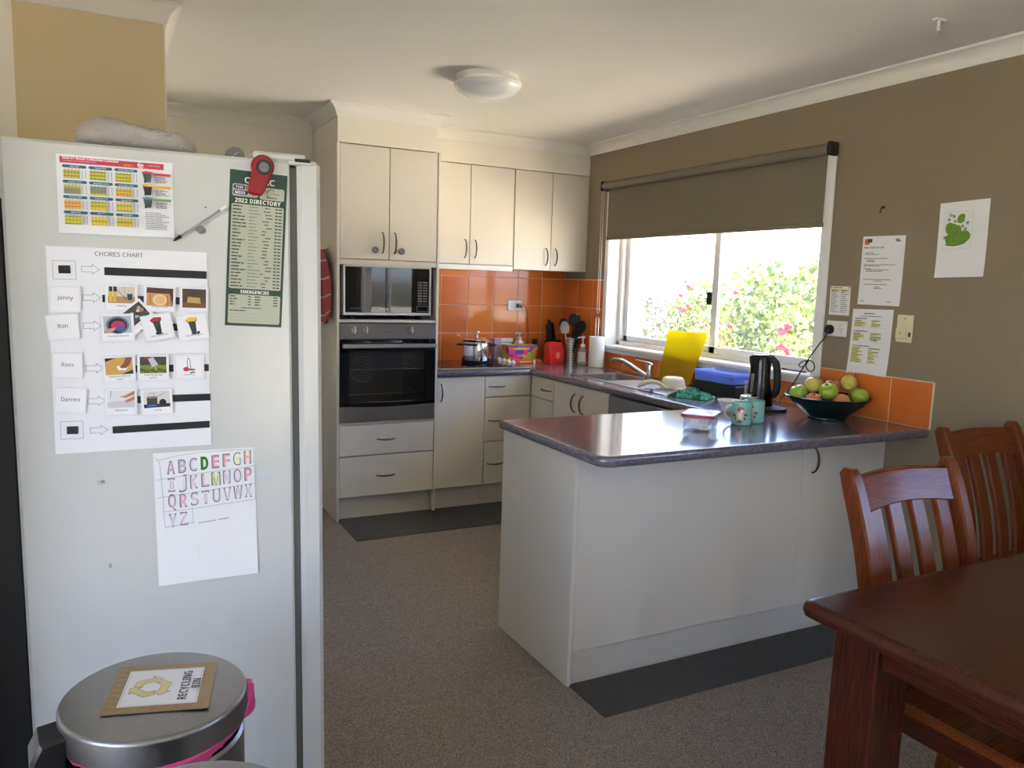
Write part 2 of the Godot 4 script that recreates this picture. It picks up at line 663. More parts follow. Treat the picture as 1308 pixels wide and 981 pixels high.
func _ready() -> void:
	rng.seed = 20220
	# --- camera, sky, sun, exposure
	var cam := Camera3D.new()
	cam.name = "camera"
	cam.position = Vector3(-3.0981, 1.4646, 5.1719)
	cam.rotation_degrees = Vector3(-7.3076, -27.3438, 1.7347)
	cam.fov = 51.86
	cam.near = 0.05
	cam.far = 200.0
	add_child(cam)
	cam.current = true
	var sky := ProceduralSkyMaterial.new()
	sky.sky_top_color = Color(0.42, 0.62, 0.94)
	sky.sky_horizon_color = Color(0.86, 0.91, 0.98)
	sky.ground_bottom_color = Color(0.55, 0.52, 0.46)
	sky.ground_horizon_color = Color(0.78, 0.78, 0.74)
	sky.sky_energy_multiplier = 1.3
	var env := Environment.new()
	env.background_mode = Environment.BG_SKY
	env.sky = Sky.new()
	env.sky.sky_material = sky
	env.tonemap_mode = Environment.TONE_MAPPER_LINEAR
	env.tonemap_exposure = 6.0
	env.sdfgi_enabled = true
	env.ssao_enabled = true
	env.ssil_enabled = true
	var we := WorldEnvironment.new()
	we.name = "world_environment"
	we.environment = env
	add_child(we)
	var sun := DirectionalLight3D.new()
	sun.name = "sun"
	sun.light_color = Color(1.0, 0.965, 0.91)
	sun.light_energy = 7.0
	sun.light_angular_distance = 0.5
	sun.shadow_enabled = true
	add_child(sun)
	sun.look_at_from_position(Vector3(5.2, 10.0, -1.5), Vector3(0.0, 0.0, 0.0))
	make_materials()
	build_shell()
	build_outside()
	build_cabinets()
	build_appliances()
	build_fridge()
	build_dining()
	build_bench_things()
	build_wall_things()
	build_small_things()

# ---------------------------------------------------------------- the room
const H := 2.44
const ROOM_L := -5.2
const ROOM_F := 8.6

func build_shell() -> void:
	struct("floor", MB.new().span(Vector3(ROOM_L - 0.2, -0.12, -0.2), Vector3(0.25, 0.0, ROOM_F + 0.2)), M.floor)
	struct("ceiling", MB.new().span(Vector3(ROOM_L - 0.7, H, -0.7), Vector3(1.15, H + 0.2, ROOM_F + 0.7)), M.ceiling)
	struct("wall_back", MB.new().span(Vector3(-3.6, 0, -0.2), Vector3(0.25, H, -0.006)), M.cream)
	# the window wall: an inner skin with a kitchen window and a dining room window further along
	var w := MB.new()
	var zs := [[-0.2, 0.585, 0.0, H], [0.585, 2.40, 0.0, 1.03], [0.585, 2.40, 2.14, H], [2.40, 4.5, 0.0, H], [4.5, 6.7, 0.0, 0.95], [4.5, 6.7, 1.7, H], [6.7, ROOM_F + 0.2, 0.0, H]]
	for q in zs:
		w.span(Vector3(0.0, q[2], q[0]), Vector3(0.14, q[3], q[1]))
	struct("wall_right", w, M.taupe)
	# the left wall of the kitchen and the tan pier behind the refrigerator
	struct("wall_left", MB.new().span(Vector3(-3.47, 0, 1.85), Vector3(-3.35, H, 3.47)), M.cream)
	var nib := MB.new().span(Vector3(-3.47, 0, 0.0), Vector3(-2.874, H, 1.85))
	struct("wall_pier", nib, M.tan)
	struct("wall_pier_face", MB.new().span(Vector3(-2.874, 0, 0.0), Vector3(-2.868, H, 1.846)), M.cream)
	struct("wall_living", MB.new().span(Vector3(ROOM_L - 0.2, 0, 3.35), Vector3(-3.47, H, 3.47)), M.cream)
	var lw := MB.new()
	for q in [[3.35, 4.4, 0.0, H], [4.4, 7.6, 2.12, H], [7.6, ROOM_F + 0.2, 0.0, H]]:
		lw.span(Vector3(ROOM_L - 0.2, q[2], q[0]), Vector3(ROOM_L, q[3], q[1]))
	struct("wall_far_left", lw, M.cream)
	var fw := MB.new()
	for q in [[ROOM_L, -2.0, 0.0, H], [-2.0, -1.3, 2.12, H], [-1.3, 0.14, 0.0, H]]:
		fw.span(Vector3(q[0], q[2], ROOM_F), Vector3(q[1], q[3], ROOM_F + 0.2))
	struct("wall_front", fw, M.cream)
	# bulkheads over the cupboards
	struct("wall_bulkhead", MB.new().span(Vector3(-1.893, 2.231, 0.0), Vector3(-1.29, H, 0.60)).span(Vector3(-1.29, 2.231, 0.0), Vector3(0.0, H, 0.288)), M.cream)
	# cove cornices
	var cove := [Vector2(0.0, 2.371), Vector2(0.006, 2.371), Vector2(0.008, 2.376), Vector2(0.013, 2.392), Vector2(0.022, 2.408), Vector2(0.034, 2.420), Vector2(0.048, 2.428), Vector2(0.056, 2.430), Vector2(0.058, 2.44), Vector2(0.0, 2.44)]
	var c1 := MB.new().carry([Vector2(0.0, ROOM_F), Vector2(0.0, 0.288), Vector2(-1.29, 0.288), Vector2(-1.29, 0.60), Vector2(-1.893, 0.60), Vector2(-1.893, 0.0), Vector2(-2.868, 0.0), Vector2(-2.868, 1.85), Vector2(-3.35, 1.85), Vector2(-3.35, 3.47)], cove)
	struct("trim_1", c1, M.cornice)
	build_windows()
	# the recessed dark strips in the floor along the cupboards
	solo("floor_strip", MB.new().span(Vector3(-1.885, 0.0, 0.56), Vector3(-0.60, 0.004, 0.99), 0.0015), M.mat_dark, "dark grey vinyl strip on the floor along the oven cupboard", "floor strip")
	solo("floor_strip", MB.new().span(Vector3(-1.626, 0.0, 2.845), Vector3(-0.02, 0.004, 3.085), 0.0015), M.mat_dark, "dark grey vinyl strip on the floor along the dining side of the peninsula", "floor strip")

func build_windows() -> void:
	# kitchen window
	var o := Node3D.new()
	o.name = "window_1"
	add_child(o)
	o.position = Vector3(0.0, 1.03, 1.49)
	base[o] = o.position
	o.set_meta("kind", "structure")
	var lin := MB.new()
	lin.span(Vector3(-0.002, 1.03, 0.575), Vector3(0.15, 2.15, 0.588)).span(Vector3(-0.002, 1.03, 2.397), Vector3(0.15, 2.15, 2.41)).span(Vector3(-0.002, 2.137, 0.575), Vector3(0.15, 2.15, 2.41))
	part("jamb_lining", lin, M.white_wood, o)
	part("sill", MB.new().span(Vector3(-0.032, 1.032, 0.54), Vector3(0.15, 1.058, 2.46), 0.006), M.white_wood, o)
	var ar := MB.new()
	ar.span(Vector3(-0.014, 1.005, 0.543), Vector3(0.0, 2.152, 0.586), 0.003).span(Vector3(-0.014, 1.005, 2.40), Vector3(0.0, 2.152, 2.456), 0.003).span(Vector3(-0.014, 2.135, 0.543), Vector3(0.0, 2.155, 2.456), 0.003).span(Vector3(-0.016, 1.008, 0.543), Vector3(0.0, 1.034, 2.456), 0.003)
	part("architrave", ar, M.white_wood, o)
	var fr := MB.new()
	fr.span(Vector3(0.085, 1.058, 0.588), Vector3(0.145, 1.085, 2.397), 0.003).span(Vector3(0.085, 2.10, 0.588), Vector3(0.145, 2.137, 2.397), 0.003).span(Vector3(0.085, 1.058, 0.588), Vector3(0.145, 2.137, 0.622), 0.003).span(Vector3(0.085, 1.058, 2.363), Vector3(0.145, 2.137, 2.397), 0.003)
	part("window_frame", fr, M.alu, o)
	for q in [[0.622, 1.545, 0.118], [1.535, 2.363, 0.092]]:
		var s := MB.new()
		var x: float = q[2]
		s.span(Vector3(x, 1.085, q[0]), Vector3(x + 0.024, 1.125, q[1]), 0.002).span(Vector3(x, 2.065, q[0]), Vector3(x + 0.024, 2.10, q[1]), 0.002)
		s.span(Vector3(x, 1.085, q[0]), Vector3(x + 0.024, 2.10, q[0] + (0.05 if q[0] > 1.0 else 0.04)), 0.002).span(Vector3(x, 1.085, q[1] - 0.04), Vector3(x + 0.024, 2.10, q[1]), 0.002)
		var sash := part("sash", s, M.alu, o)
		part("pane", MB.new().span(Vector3(x + 0.010, 1.12, q[0] + 0.035), Vector3(x + 0.014, 2.07, q[1] - 0.035)), M.glass, sash)
	part("latch", MB.new().span(Vector3(0.088, 1.37, 1.492), Vector3(0.120, 1.445, 1.522), 0.004), M.black_soft, o)
	# dining room window, further along the same wall
	var o2 := Node3D.new()
	o2.name = "window_2"
	add_child(o2)
	o2.position = Vector3(0.0, 0.9, 5.45)
	base[o2] = o2.position
	o2.set_meta("kind", "structure")
	var f2 := MB.new()
	f2.span(Vector3(0.06, 0.95, 4.5), Vector3(0.12, 1.0, 6.7)).span(Vector3(0.06, 1.65, 4.5), Vector3(0.12, 1.7, 6.7)).span(Vector3(0.06, 0.95, 4.5), Vector3(0.12, 1.7, 4.55)).span(Vector3(0.06, 0.95, 6.65), Vector3(0.12, 1.7, 6.7)).span(Vector3(0.06, 0.95, 5.57), Vector3(0.12, 1.7, 5.63))
	part("window_frame", f2, M.alu, o2)
	part("pane", MB.new().span(Vector3(0.088, 0.99, 4.54), Vector3(0.092, 1.66, 6.66)), M.glass, o2)
	# sliding door on the far left and a glazed door behind the camera
	var o3 := Node3D.new()
	o3.name = "door_1"
	add_child(o3)
	o3.position = Vector3(ROOM_L, 0, 6.0)
	base[o3] = o3.position
	o3.set_meta("kind", "structure")
	var f3 := MB.new()
	for z in [4.4, 5.97, 7.54]:
		f3.span(Vector3(ROOM_L - 0.12, 0, z), Vector3(ROOM_L - 0.06, 2.12, z + 0.06))
	f3.span(Vector3(ROOM_L - 0.12, 0, 4.4), Vector3(ROOM_L - 0.06, 0.06, 7.6)).span(Vector3(ROOM_L - 0.12, 2.06, 4.4), Vector3(ROOM_L - 0.06, 2.12, 7.6))
	part("door_frame", f3, M.alu, o3)
	part("pane", MB.new().span(Vector3(ROOM_L - 0.092, 0.05, 4.45), Vector3(ROOM_L - 0.088, 2.07, 7.55)), M.glass, o3)
	var o4 := Node3D.new()
	o4.name = "door_2"
	add_child(o4)
	o4.position = Vector3(-1.65, 0.0, ROOM_F)
	base[o4] = o4.position
	o4.set_meta("kind", "structure")
	var f4 := MB.new()
	for x in [-2.0, -1.36]:
		f4.span(Vector3(x, 0.0, ROOM_F + 0.08), Vector3(x + 0.06, 2.12, ROOM_F + 0.14))
	f4.span(Vector3(-2.0, 0.0, ROOM_F + 0.08), Vector3(-1.3, 0.06, ROOM_F + 0.14)).span(Vector3(-2.0, 2.06, ROOM_F + 0.08), Vector3(-1.3, 2.12, ROOM_F + 0.14))
	part("door_frame", f4, M.alu, o4)
	part("pane", MB.new().span(Vector3(-1.95, 0.05, ROOM_F + 0.108), Vector3(-1.35, 2.07, ROOM_F + 0.112)), M.glass, o4)
	# roller blind
	var bl := thing("roller_blind", "taupe roller blind pulled partly down over the kitchen window", "blind", Vector3(-0.05, 1.77, 1.5))
	part("roller_tube", MB.new().tube([Vector3(-0.05, 2.133, 0.565), Vector3(-0.05, 2.133, 2.452)], 0.0265, 20), M.blind_tube, bl)
	var fab := MB.new()
	for i in 8:
		fab.span(Vector3(-0.0285, lerpf(1.795, 2.125, i / 8.0), 0.582), Vector3(-0.0273, lerpf(1.795, 2.125, (i + 1) / 8.0), 2.42))
	part("blind_fabric", fab, M.blind, bl)
	part("bottom_bar", MB.new().span(Vector3(-0.034, 1.772, 0.578), Vector3(-0.022, 1.797, 2.424), 0.004), M.blind, bl)
	for z in [0.548, 2.452]:
		part("bracket", MB.new().span(Vector3(-0.078, 2.10, z), Vector3(-0.014, 2.163, z + 0.02), 0.005), M.black_soft, bl)
	var ch := []
	for i in 33:
		var a := TAU * i / 32.0
		var yy := 1.70 + signf(sin(a)) * 0.41 * minf(1.0, absf(sin(a)) * 6.0)
		ch.append(Vector3(-0.06 , yy + 0.02 * sin(a), 0.560 + 0.012 * cos(a)))
	part("chain", MB.new().tube(ch, 0.0013, 5), M.white_plastic, bl)

# ---------------------------------------------------------------- the garden
func leaf_cloud(count: int, place: Callable, size: float, tints: Array, seed_: int) -> MultiMeshInstance3D:
	var g := RandomNumberGenerator.new()
	g.seed = seed_
	var lf := MB.new()
	lf.quad(Vector3(0, 0, 0), Vector3(0.5, 0.08, -0.35), Vector3(1, 0, 0), Vector3(0.5, 0.08, 0.35))
	var mm := MultiMesh.new()
	mm.transform_format = MultiMesh.TRANSFORM_3D
	mm.use_colors = true
	mm.mesh = lf.mesh()
	mm.instance_count = count
	for i in count:
		var p: Vector3 = place.call(g)
		var b := Basis.from_euler(Vector3(g.randf() * TAU, g.randf() * TAU, g.randf() * TAU)).scaled(Vector3.ONE * size * g.randf_range(0.6, 1.3))
		mm.set_instance_transform(i, Transform3D(b, p))
		var c: Color = tints[g.randi() % tints.size()]
		mm.set_instance_color(i, c.srgb_to_linear())
	var o := MultiMeshInstance3D.new()
	o.multimesh = mm
	o.material_override = M.leaf
	o.set_meta("kind", "stuff")
	return o

func shrub(called: String, label: String, cat: String, at: Vector3, size: Vector3, count: int, leaf: float, tints: Array, blooms: int, bloom: Color, seed_: int, grp := "") -> void:
	var t := thing(called, label, cat, at, grp)
	var g0 := RandomNumberGenerator.new()
	g0.seed = seed_
	var st := MB.new()
	for i in 5:
		var a := TAU * i / 5.0 + g0.randf()
		var tip := at + Vector3(cos(a) * size.x * 0.3, size.y * 0.75, sin(a) * size.z * 0.3)
		st.tube([at + Vector3(cos(a) * 0.04, 0, sin(a) * 0.04), at.lerp(tip, 0.5) + Vector3(0.03, 0, 0.02), tip], 0.012, 5, [0.016, 0.011, 0.005])
	part("stem", st, mat(rgb8(120, 104, 78), 0.9), t)
	var n := FastNoiseLite.new()
	n.seed = seed_
	n.frequency = 1.6
	var place := func(g: RandomNumberGenerator) -> Vector3:
		for k in 40:
			var p := Vector3(g.randf_range(-1, 1), g.randf_range(0.08, 1.0), g.randf_range(-1, 1))
			var lim := 1.0 - pow(maxf(0.0, p.y - 0.55) / 0.5, 2.0) * 0.7
			if Vector2(p.x, p.z).length() < lim and n.get_noise_3dv((at + p * size) * 1.6) > -0.16:
				return Vector3(p.x * size.x * 0.5, p.y * size.y, p.z * size.z * 0.5)
		return Vector3(0, size.y * 0.5, 0)
	var lc := leaf_cloud(count, place, leaf, tints, seed_)
	lc.name = "foliage"
	t.add_child(lc)
	if blooms > 0:
		var fl := MB.new()
		for i in blooms:
			var a := g0.randf() * TAU
			var c := at + Vector3(cos(a) * size.x * 0.5 * g0.randf_range(0.5, 1.0), size.y * g0.randf_range(0.35, 1.0), sin(a) * size.z * 0.5 * g0.randf_range(0.5, 1.0))
			var r := g0.randf_range(0.03, 0.05)
			fl.blob(c, Vector3(r, r * 0.8, r), func(d: Vector3) -> float: return 0.85 + 0.2 * sin(9.0 * d.x + 7.0 * d.z), 8, 6)
		var f := part("blossom", fl, mat(bloom, 0.7), t)
		f.set_meta("kind", "stuff")

func build_outside() -> void:
	struct("ground", MB.new().span(Vector3(-30, -0.5, -30), Vector3(40, -0.14, 40)), M.ground)
	struct("path", MB.new().span(Vector3(0.245, -0.2, -5.0), Vector3(1.5, -0.13, 8.0)), M.paver)
	struct("driveway", MB.new().span(Vector3(2.7, -0.2, 0.95), Vector3(11.0, -0.132, 5.5)), M.concrete)
	# outer brick skin with the reveal that shows beside the left pane
	var bw := Node3D.new()
	bw.name = "wall_outer"
	add_child(bw)
	base[bw] = Vector3.ZERO
	bw.set_meta("kind", "structure")
	var core := MB.new()
	for q in [[-0.2, 0.66, -0.3, H], [0.66, 2.33, -0.3, 1.0], [0.66, 2.33, 2.12, H], [2.33, 4.4, -0.3, H], [4.4, 6.8, -0.3, 0.92], [4.4, 6.8, 1.72, H], [6.8, ROOM_F + 0.2, -0.3, H]]:
		core.span(Vector3(0.145, q[2], q[0]), Vector3(0.245, q[3], q[1]))
	core.ink(rgb8(190, 176, 158))
	var cm := mat(rgb8(206, 202, 196), 0.95)
	part("mortar", core, cm, bw)
	var bmesh := MB.new().ink(rgb8(204, 198, 192)).box(Vector3.ZERO, Vector3(0.108, 0.076, 0.23), 0.004).mesh()
	var bmesh2 := MB.new().ink(rgb8(190, 183, 178)).box(Vector3.ZERO, Vector3(0.108, 0.076, 0.23), 0.004).mesh()
	for i in 13:
		for side in [0, 1]:
			var b := part("brick", [bmesh, bmesh2][(i * 7 + side) % 2], M.brick, bw)
			b.position = Vector3(0.20, 1.045 + i * 0.086, (0.555 if i % 2 == 0 else 0.548) if side == 0 else (2.448 if i % 2 == 0 else 2.455))
	# plants
	var lime := [rgb8(122, 136, 74), rgb8(100, 118, 58), rgb8(142, 150, 96), rgb8(76, 96, 46)]
	var pale := [rgb8(112, 116, 94), rgb8(96, 102, 80), rgb8(124, 128, 110), rgb8(82, 90, 64)]
	shrub("garden_shrub", "tall leafy yellow-green shrub seen through the right half of the right pane", "shrub", Vector3(3.3, -0.14, -0.25), Vector3(1.3, 1.95, 1.5), 5200, 0.075, lime, 0, Color.RED, 5, "shrubs outside")
	shrub("garden_shrub", "tall leafy yellow-green shrub seen through the left half of the right pane", "shrub", Vector3(3.5, -0.14, -1.45), Vector3(1.3, 1.9, 1.4), 5200, 0.075, lime, 0, Color.RED, 6, "shrubs outside")
	shrub("garden_shrub", "green shrub seen behind the middle stiles of the window", "shrub", Vector3(3.5, -0.14, -2.45), Vector3(1.1, 1.7, 1.0), 3200, 0.075, lime, 0, Color.RED, 7, "shrubs outside")
	shrub("garden_shrub", "low pale greyish shrub seen through the left pane", "shrub", Vector3(3.6, -0.14, -3.5), Vector3(1.2, 1.45, 1.5), 2600, 0.07, pale, 0, Color.RED, 8, "shrubs outside")
	shrub("rose_bush", "rose bush with red blossoms outside the right pane, nearest the window edge", "rose bush", Vector3(2.0, -0.14, 0.52), Vector3(0.7, 1.5, 0.7), 900, 0.06, lime, 22, rgb8(216, 30, 52), 9, "rose bushes")
	shrub("rose_bush", "low rose bush with pinkish red blossoms behind the kettle", "rose bush", Vector3(2.2, -0.14, -0.25), Vector3(0.7, 1.05, 0.8), 900, 0.06, lime, 16, rgb8(220, 60, 80), 10, "rose bushes")
	shrub("rose_bush", "taller rose bush with scattered red blossoms beside the middle stiles of the window", "rose bush", Vector3(2.35, -0.14, -1.05), Vector3(0.7, 1.75, 0.7), 700, 0.06, lime, 14, rgb8(214, 44, 62), 13, "rose bushes")
	# picket fence and the neighbour's house
	var fe := thing("picket_fence", "white paling fence at the back of the garden", "fence", Vector3(6.2, -0.14, -4.0))
	for z in [1.0, 0.45]:
		part("rail", MB.new().span(Vector3(6.22, -0.14 + z, -9.0), Vector3(6.26, -0.07 + z, 2.0)), M.fence, fe)
	var pk := MB.new()
	pk.X = Transform3D(Basis(Vector3.UP, PI / 2), Vector3.ZERO)
	pk.prism(PackedVector2Array([Vector2(-0.04, 0), Vector2(0.04, 0), Vector2(0.04, 1.2), Vector2(0, 1.26), Vector2(-0.04, 1.2)]), 0.02)
	var pm := pk.mesh()
	for i in 88:
		var p := part("paling", pm, M.fence, fe)
		p.position = Vector3(6.2, -0.14, -9.0 + i * 0.125) - base[fe]
	var hs := thing("neighbour_house", "pale house behind the garden fence, washed out by sunlight", "house", Vector3(12, -0.14, -6))
	part("wall", MB.new().span(Vector3(10.5, -0.14, -16), Vector3(15, 2.1, 5)), M.render, hs)
	var rf := MB.new()
	rf.X = Transform3D(Basis(), Vector3(0, 0, -16.5))
	rf.prism(PackedVector2Array([Vector2(9.9, 2.1), Vector2(15.6, 2.1), Vector2(15.6, 2.25), Vector2(12.8, 3.6), Vector2(9.9, 2.25)]), 22.0)
	part("roof", rf, mat(rgb8(190, 184, 176), 0.8), hs)
	part("gutter", MB.new().span(Vector3(9.8, 2.12, -16.5), Vector3(9.92, 2.25, 5.5)), mat(rgb8(210, 206, 200), 0.5), hs)
	part("window", MB.new().span(Vector3(10.46, 0.8, -4.5), Vector3(10.52, 1.8, -3.0)), M.black_glass, hs)

# ---------------------------------------------------------------- cupboards
# a bow handle from a to b standing out along «out»
func bow(a: Vector3, b: Vector3, out: Vector3) -> MB:
	var m := MB.new()
	var path := []
	var radii := []
	for i in 13:
		var t := i / 12.0
		var k := sin(PI * t)
		path.append(a.lerp(b, t) + out * (0.004 + 0.026 * pow(k, 0.55)))
		radii.append(0.0036 + 0.0022 * k)
	path.push_front(a - out * 0.001)
	path.push_back(b - out * 0.001)
	radii.push_front(0.0055)
	radii.push_back(0.0055)
	m.tube(path, 0.005, 8, radii)
	return m

func front_z(called: String, x0: float, x1: float, y0: float, y1: float, z: float, t: Node3D) -> MeshInstance3D:
	return part(called, MB.new().span(Vector3(x0, y0, z - 0.018), Vector3(x1, y1, z), 0.0022), M.cab, t)

func front_x(called: String, z0: float, z1: float, y0: float, y1: float, x: float, t: Node3D) -> MeshInstance3D:
	return part(called, MB.new().span(Vector3(x, y0, z0), Vector3(x + 0.018, y1, z1), 0.0022), M.cab, t)

func build_cabinets() -> void:
	var F := Vector3.BACK
	# tall oven cupboard
	var t := thing("tall_cabinet", "tall cream cupboard unit that houses the microwave and the oven", "cabinet", Vector3(-1.575, 0, 0.29))
	part("side_panel", MB.new().span(Vector3(-1.895, 0, 0.0), Vector3(-1.879, 2.23, 0.592), 0.001), M.cab, t)
	part("side_panel", MB.new().span(Vector3(-1.274, 0, 0.0), Vector3(-1.258, 2.23, 0.592), 0.001), M.cab, t)
	part("back_panel", MB.new().span(Vector3(-1.879, 0.135, 0.0), Vector3(-1.274, 2.228, 0.012)), M.cab_edge, t)
	part("top_panel", MB.new().span(Vector3(-1.879, 2.21, 0.012), Vector3(-1.274, 2.228, 0.568)), M.cab_edge, t)
	for y in [1.542, 1.203, 0.588]:
		part("shelf", MB.new().span(Vector3(-1.879, y, 0.012), Vector3(-1.274, y + (0.03 if y > 1.5 else 0.016), 0.586), 0.001), M.cab, t)
	part("kick_board", MB.new().span(Vector3(-1.879, 0, 0.52), Vector3(-1.258, 0.135, 0.54)), M.kick, t)
	var d := front_z("door", -1.877, -1.582, 1.576, 2.226, 0.589, t)
	part("handle", bow(Vector3(-1.62, 1.617, 0.589), Vector3(-1.62, 1.735, 0.589), F), M.handle, d)
	var lock := func(x: float, y: float) -> MB:
		return MB.new().lathe([Vector2(0, 0), Vector2(0.017, 0), Vector2(0.019, 0.006), Vector2(0.019, 0.014), Vector2(0.015, 0.018), Vector2(0.009, 0.018), Vector2(0.007, 0.015), Vector2(0, 0.015)], 20, false, Vector3(x, y, 0.589), Basis(Vector3.RIGHT, PI / 2))
	part("child_lock", lock.call(-1.667, 1.632), M.grey_plastic, d)
	d = front_z("door", -1.578, -1.276, 1.576, 2.226, 0.589, t)
	part("handle", bow(Vector3(-1.545, 1.617, 0.589), Vector3(-1.545, 1.735, 0.589), F), M.handle, d)
	part("child_lock", lock.call(-1.502, 1.630), M.grey_plastic, d)
	for q in [[0.3975, 0.585], [0.142, 0.3915]]:
		d = front_z("drawer", -1.877, -1.276, q[0], q[1], 0.589, t)
		var yy: float = 0.492 if q[0] > 0.3 else 0.265
		part("handle", bow(Vector3(-1.642, yy, 0.589), Vector3(-1.532, yy, 0.589), F), M.handle, d)
	# wall cupboards
	var wc := [["cream wall cupboard over the cooktop, with the white rangehood slide under it", -1.256, -0.597, 1.58, [-0.9225], [-0.957, -0.884], 1.622, 1.738], ["cream wall cupboard in the corner beside the window wall", -0.594, 0.0, 1.556, [-0.3], [-0.338, -0.263], 1.594, 1.708]]
	for q in wc:
		var u := thing("wall_cabinet", q[0], "cabinet", Vector3((q[1] + q[2]) * 0.5, q[3], 0.14), "wall cupboards over the back bench")
		part("body", MB.new().span(Vector3(q[1], q[3], 0.0), Vector3(q[2], 2.228, 0.26), 0.001), M.cab_edge, u)
		var xr: float = q[2] - (0.014 if q[2] == 0.0 else 0.001)
		var dl := front_z("door", q[1] + 0.003, q[4][0] - 0.002, q[3], 2.226, 0.291, u)
		part("handle", bow(Vector3(q[5][0], q[6], 0.291), Vector3(q[5][0], q[7], 0.291), F), M.handle, dl)
		dl = front_z("door", q[4][0] + 0.002, xr, q[3], 2.226, 0.291, u)
		part("handle", bow(Vector3(q[5][1], q[6], 0.291), Vector3(q[5][1], q[7], 0.291), F), M.handle, dl)
		if q[2] == 0.0:
			part("filler", MB.new().span(Vector3(-0.013, q[3], 0.272), Vector3(0.0, 2.228, 0.285)), M.cab, u)
	var rh := thing("rangehood", "white slide-out rangehood strip under the wall cupboard over the cooktop", "rangehood", Vector3(-0.925, 1.541, 0.15))
	part("body", MB.new().span(Vector3(-1.254, 1.546, 0.012), Vector3(-0.599, 1.578, 0.278), 0.002), M.white_plastic, rh)
	part("front_strip", MB.new().span(Vector3(-1.254, 1.541, 0.278), Vector3(-0.599, 1.576, 0.298), 0.003), M.white_wood, rh)
	# base cupboards along the back wall
	var b := thing("base_cabinet", "cream base cupboard with one door, between the oven and the corner drawers", "cabinet", Vector3(-1.09, 0, 0.29))
	part("body", MB.new().span(Vector3(-1.256, 0.135, 0.02), Vector3(-0.92, 0.86, 0.548)), M.cab_edge, b)
	d = front_z("door", -1.254, -0.921, 0.14, 0.858, 0.58, b)
	part("handle", bow(Vector3(-1.226, 0.705, 0.58), Vector3(-1.226, 0.815, 0.58), F), M.handle, d)
	part("kick_board", MB.new().span(Vector3(-1.256, 0, 0.52), Vector3(-0.92, 0.133, 0.54)), M.kick, b)
	b = thing("drawer_unit", "cream three-drawer unit facing the dining room in the corner of the bench", "cabinet", Vector3(-0.76, 0, 0.29))
	part("body", MB.new().span(Vector3(-0.919, 0.135, 0.02), Vector3(-0.60, 0.86, 0.548)), M.cab_edge, b)
	for q in [[0.7235, 0.858, 0.79], [0.429, 0.717, 0.565], [0.14, 0.4225, 0.277]]:
		d = front_z("drawer", -0.917, -0.5825, q[0], q[1], 0.58, b)
		part("handle", bow(Vector3(-0.889, q[2], 0.58), Vector3(-0.778, q[2], 0.58), F), M.handle, d)
	part("kick_board", MB.new().span(Vector3(-0.919, 0, 0.52), Vector3(-0.60, 0.133, 0.54)), M.kick, b)
	# base cupboards under the window
	var L := Vector3.LEFT
	b = thing("drawer_unit", "cream three-drawer unit under the window side of the bench corner", "cabinet", Vector3(-0.3, 0, 0.73))
	part("body", MB.new().span(Vector3(-0.548, 0.135, 0.565), Vector3(-0.02, 0.86, 0.88)), M.cab_edge, b)
	for q in [[0.7235, 0.858, 0.784], [0.429, 0.717, 0.565], [0.14, 0.4225, 0.277]]:
		d = front_x("drawer", 0.5825, 0.880, q[0], q[1], -0.58, b)
		part("handle", bow(Vector3(-0.58, q[2], 0.735), Vector3(-0.58, q[2], 0.848), L), M.handle, d)
	part("kick_board", MB.new().span(Vector3(-0.54, 0, 0.56), Vector3(-0.52, 0.133, 0.88)), M.kick, b)
	b = thing("sink_cabinet", "cream double-door cupboard under the sink", "cabinet", Vector3(-0.3, 0, 1.2))
	part("body", MB.new().span(Vector3(-0.548, 0.135, 0.885), Vector3(-0.02, 0.70, 1.505)), M.cab_edge, b)
	for q in [[0.884, 1.1985, 1.14], [1.2015, 1.507, 1.233]]:
		d = front_x("door", q[0], q[1], 0.14, 0.858, -0.58, b)
		part("handle", bow(Vector3(-0.58, 0.697, q[2]), Vector3(-0.58, 0.806, q[2]), L), M.handle, d)
	part("kick_board", MB.new().span(Vector3(-0.54, 0, 0.885), Vector3(-0.52, 0.133, 1.505)), M.kick, b)
	var dw := thing("dishwasher", "dark grey dishwasher front under the draining board", "dishwasher", Vector3(-0.3, 0, 1.81))
	part("body", MB.new().span(Vector3(-0.56, 0.10, 1.515), Vector3(-0.03, 0.855, 2.105)), M.black_soft, dw)
	part("control_panel", MB.new().span(Vector3(-0.592, 0.745, 1.513), Vector3(-0.56, 0.853, 2.107), 0.003), mat(rgb8(128, 128, 134), 0.4, 0.2), dw)
	part("door", MB.new().span(Vector3(-0.588, 0.11, 1.513), Vector3(-0.56, 0.735, 2.107), 0.003), mat(rgb8(112, 112, 118), 0.4, 0.2), dw)
	# peninsula
	var p := thing("peninsula_cabinet", "cream peninsula cupboard between the kitchen and the dining table", "cabinet", Vector3(-0.82, 0, 2.56))
	part("end_panel", MB.new().span(Vector3(-1.636, 0, 2.284), Vector3(-1.618, 0.862, 2.853), 0.001), M.cab, p)
	part("body", MB.new().span(Vector3(-1.618, 0.13, 2.30), Vector3(-0.002, 0.86, 2.832)), M.cab_edge, p)
	part("kick_board", MB.new().span(Vector3(-1.618, 0, 2.815), Vector3(-0.002, 0.126, 2.838)), M.kick, p)
	part("fixed_panel", MB.new().span(Vector3(-1.616, 0.128, 2.832), Vector3(-0.512, 0.86, 2.850), 0.0015), M.cab, p)
	d = part("door", MB.new().span(Vector3(-0.509, 0.128, 2.832), Vector3(-0.004, 0.86, 2.850), 0.0015), M.cab, p)
	part("handle", bow(Vector3(-0.452, 0.705, 2.85), Vector3(-0.452, 0.812, 2.85), F), M.handle, d)
	# one continuous worktop with a rounded front edge
	var w := MB.new()
	var Y0 := 0.862
	var Y1 := 0.9
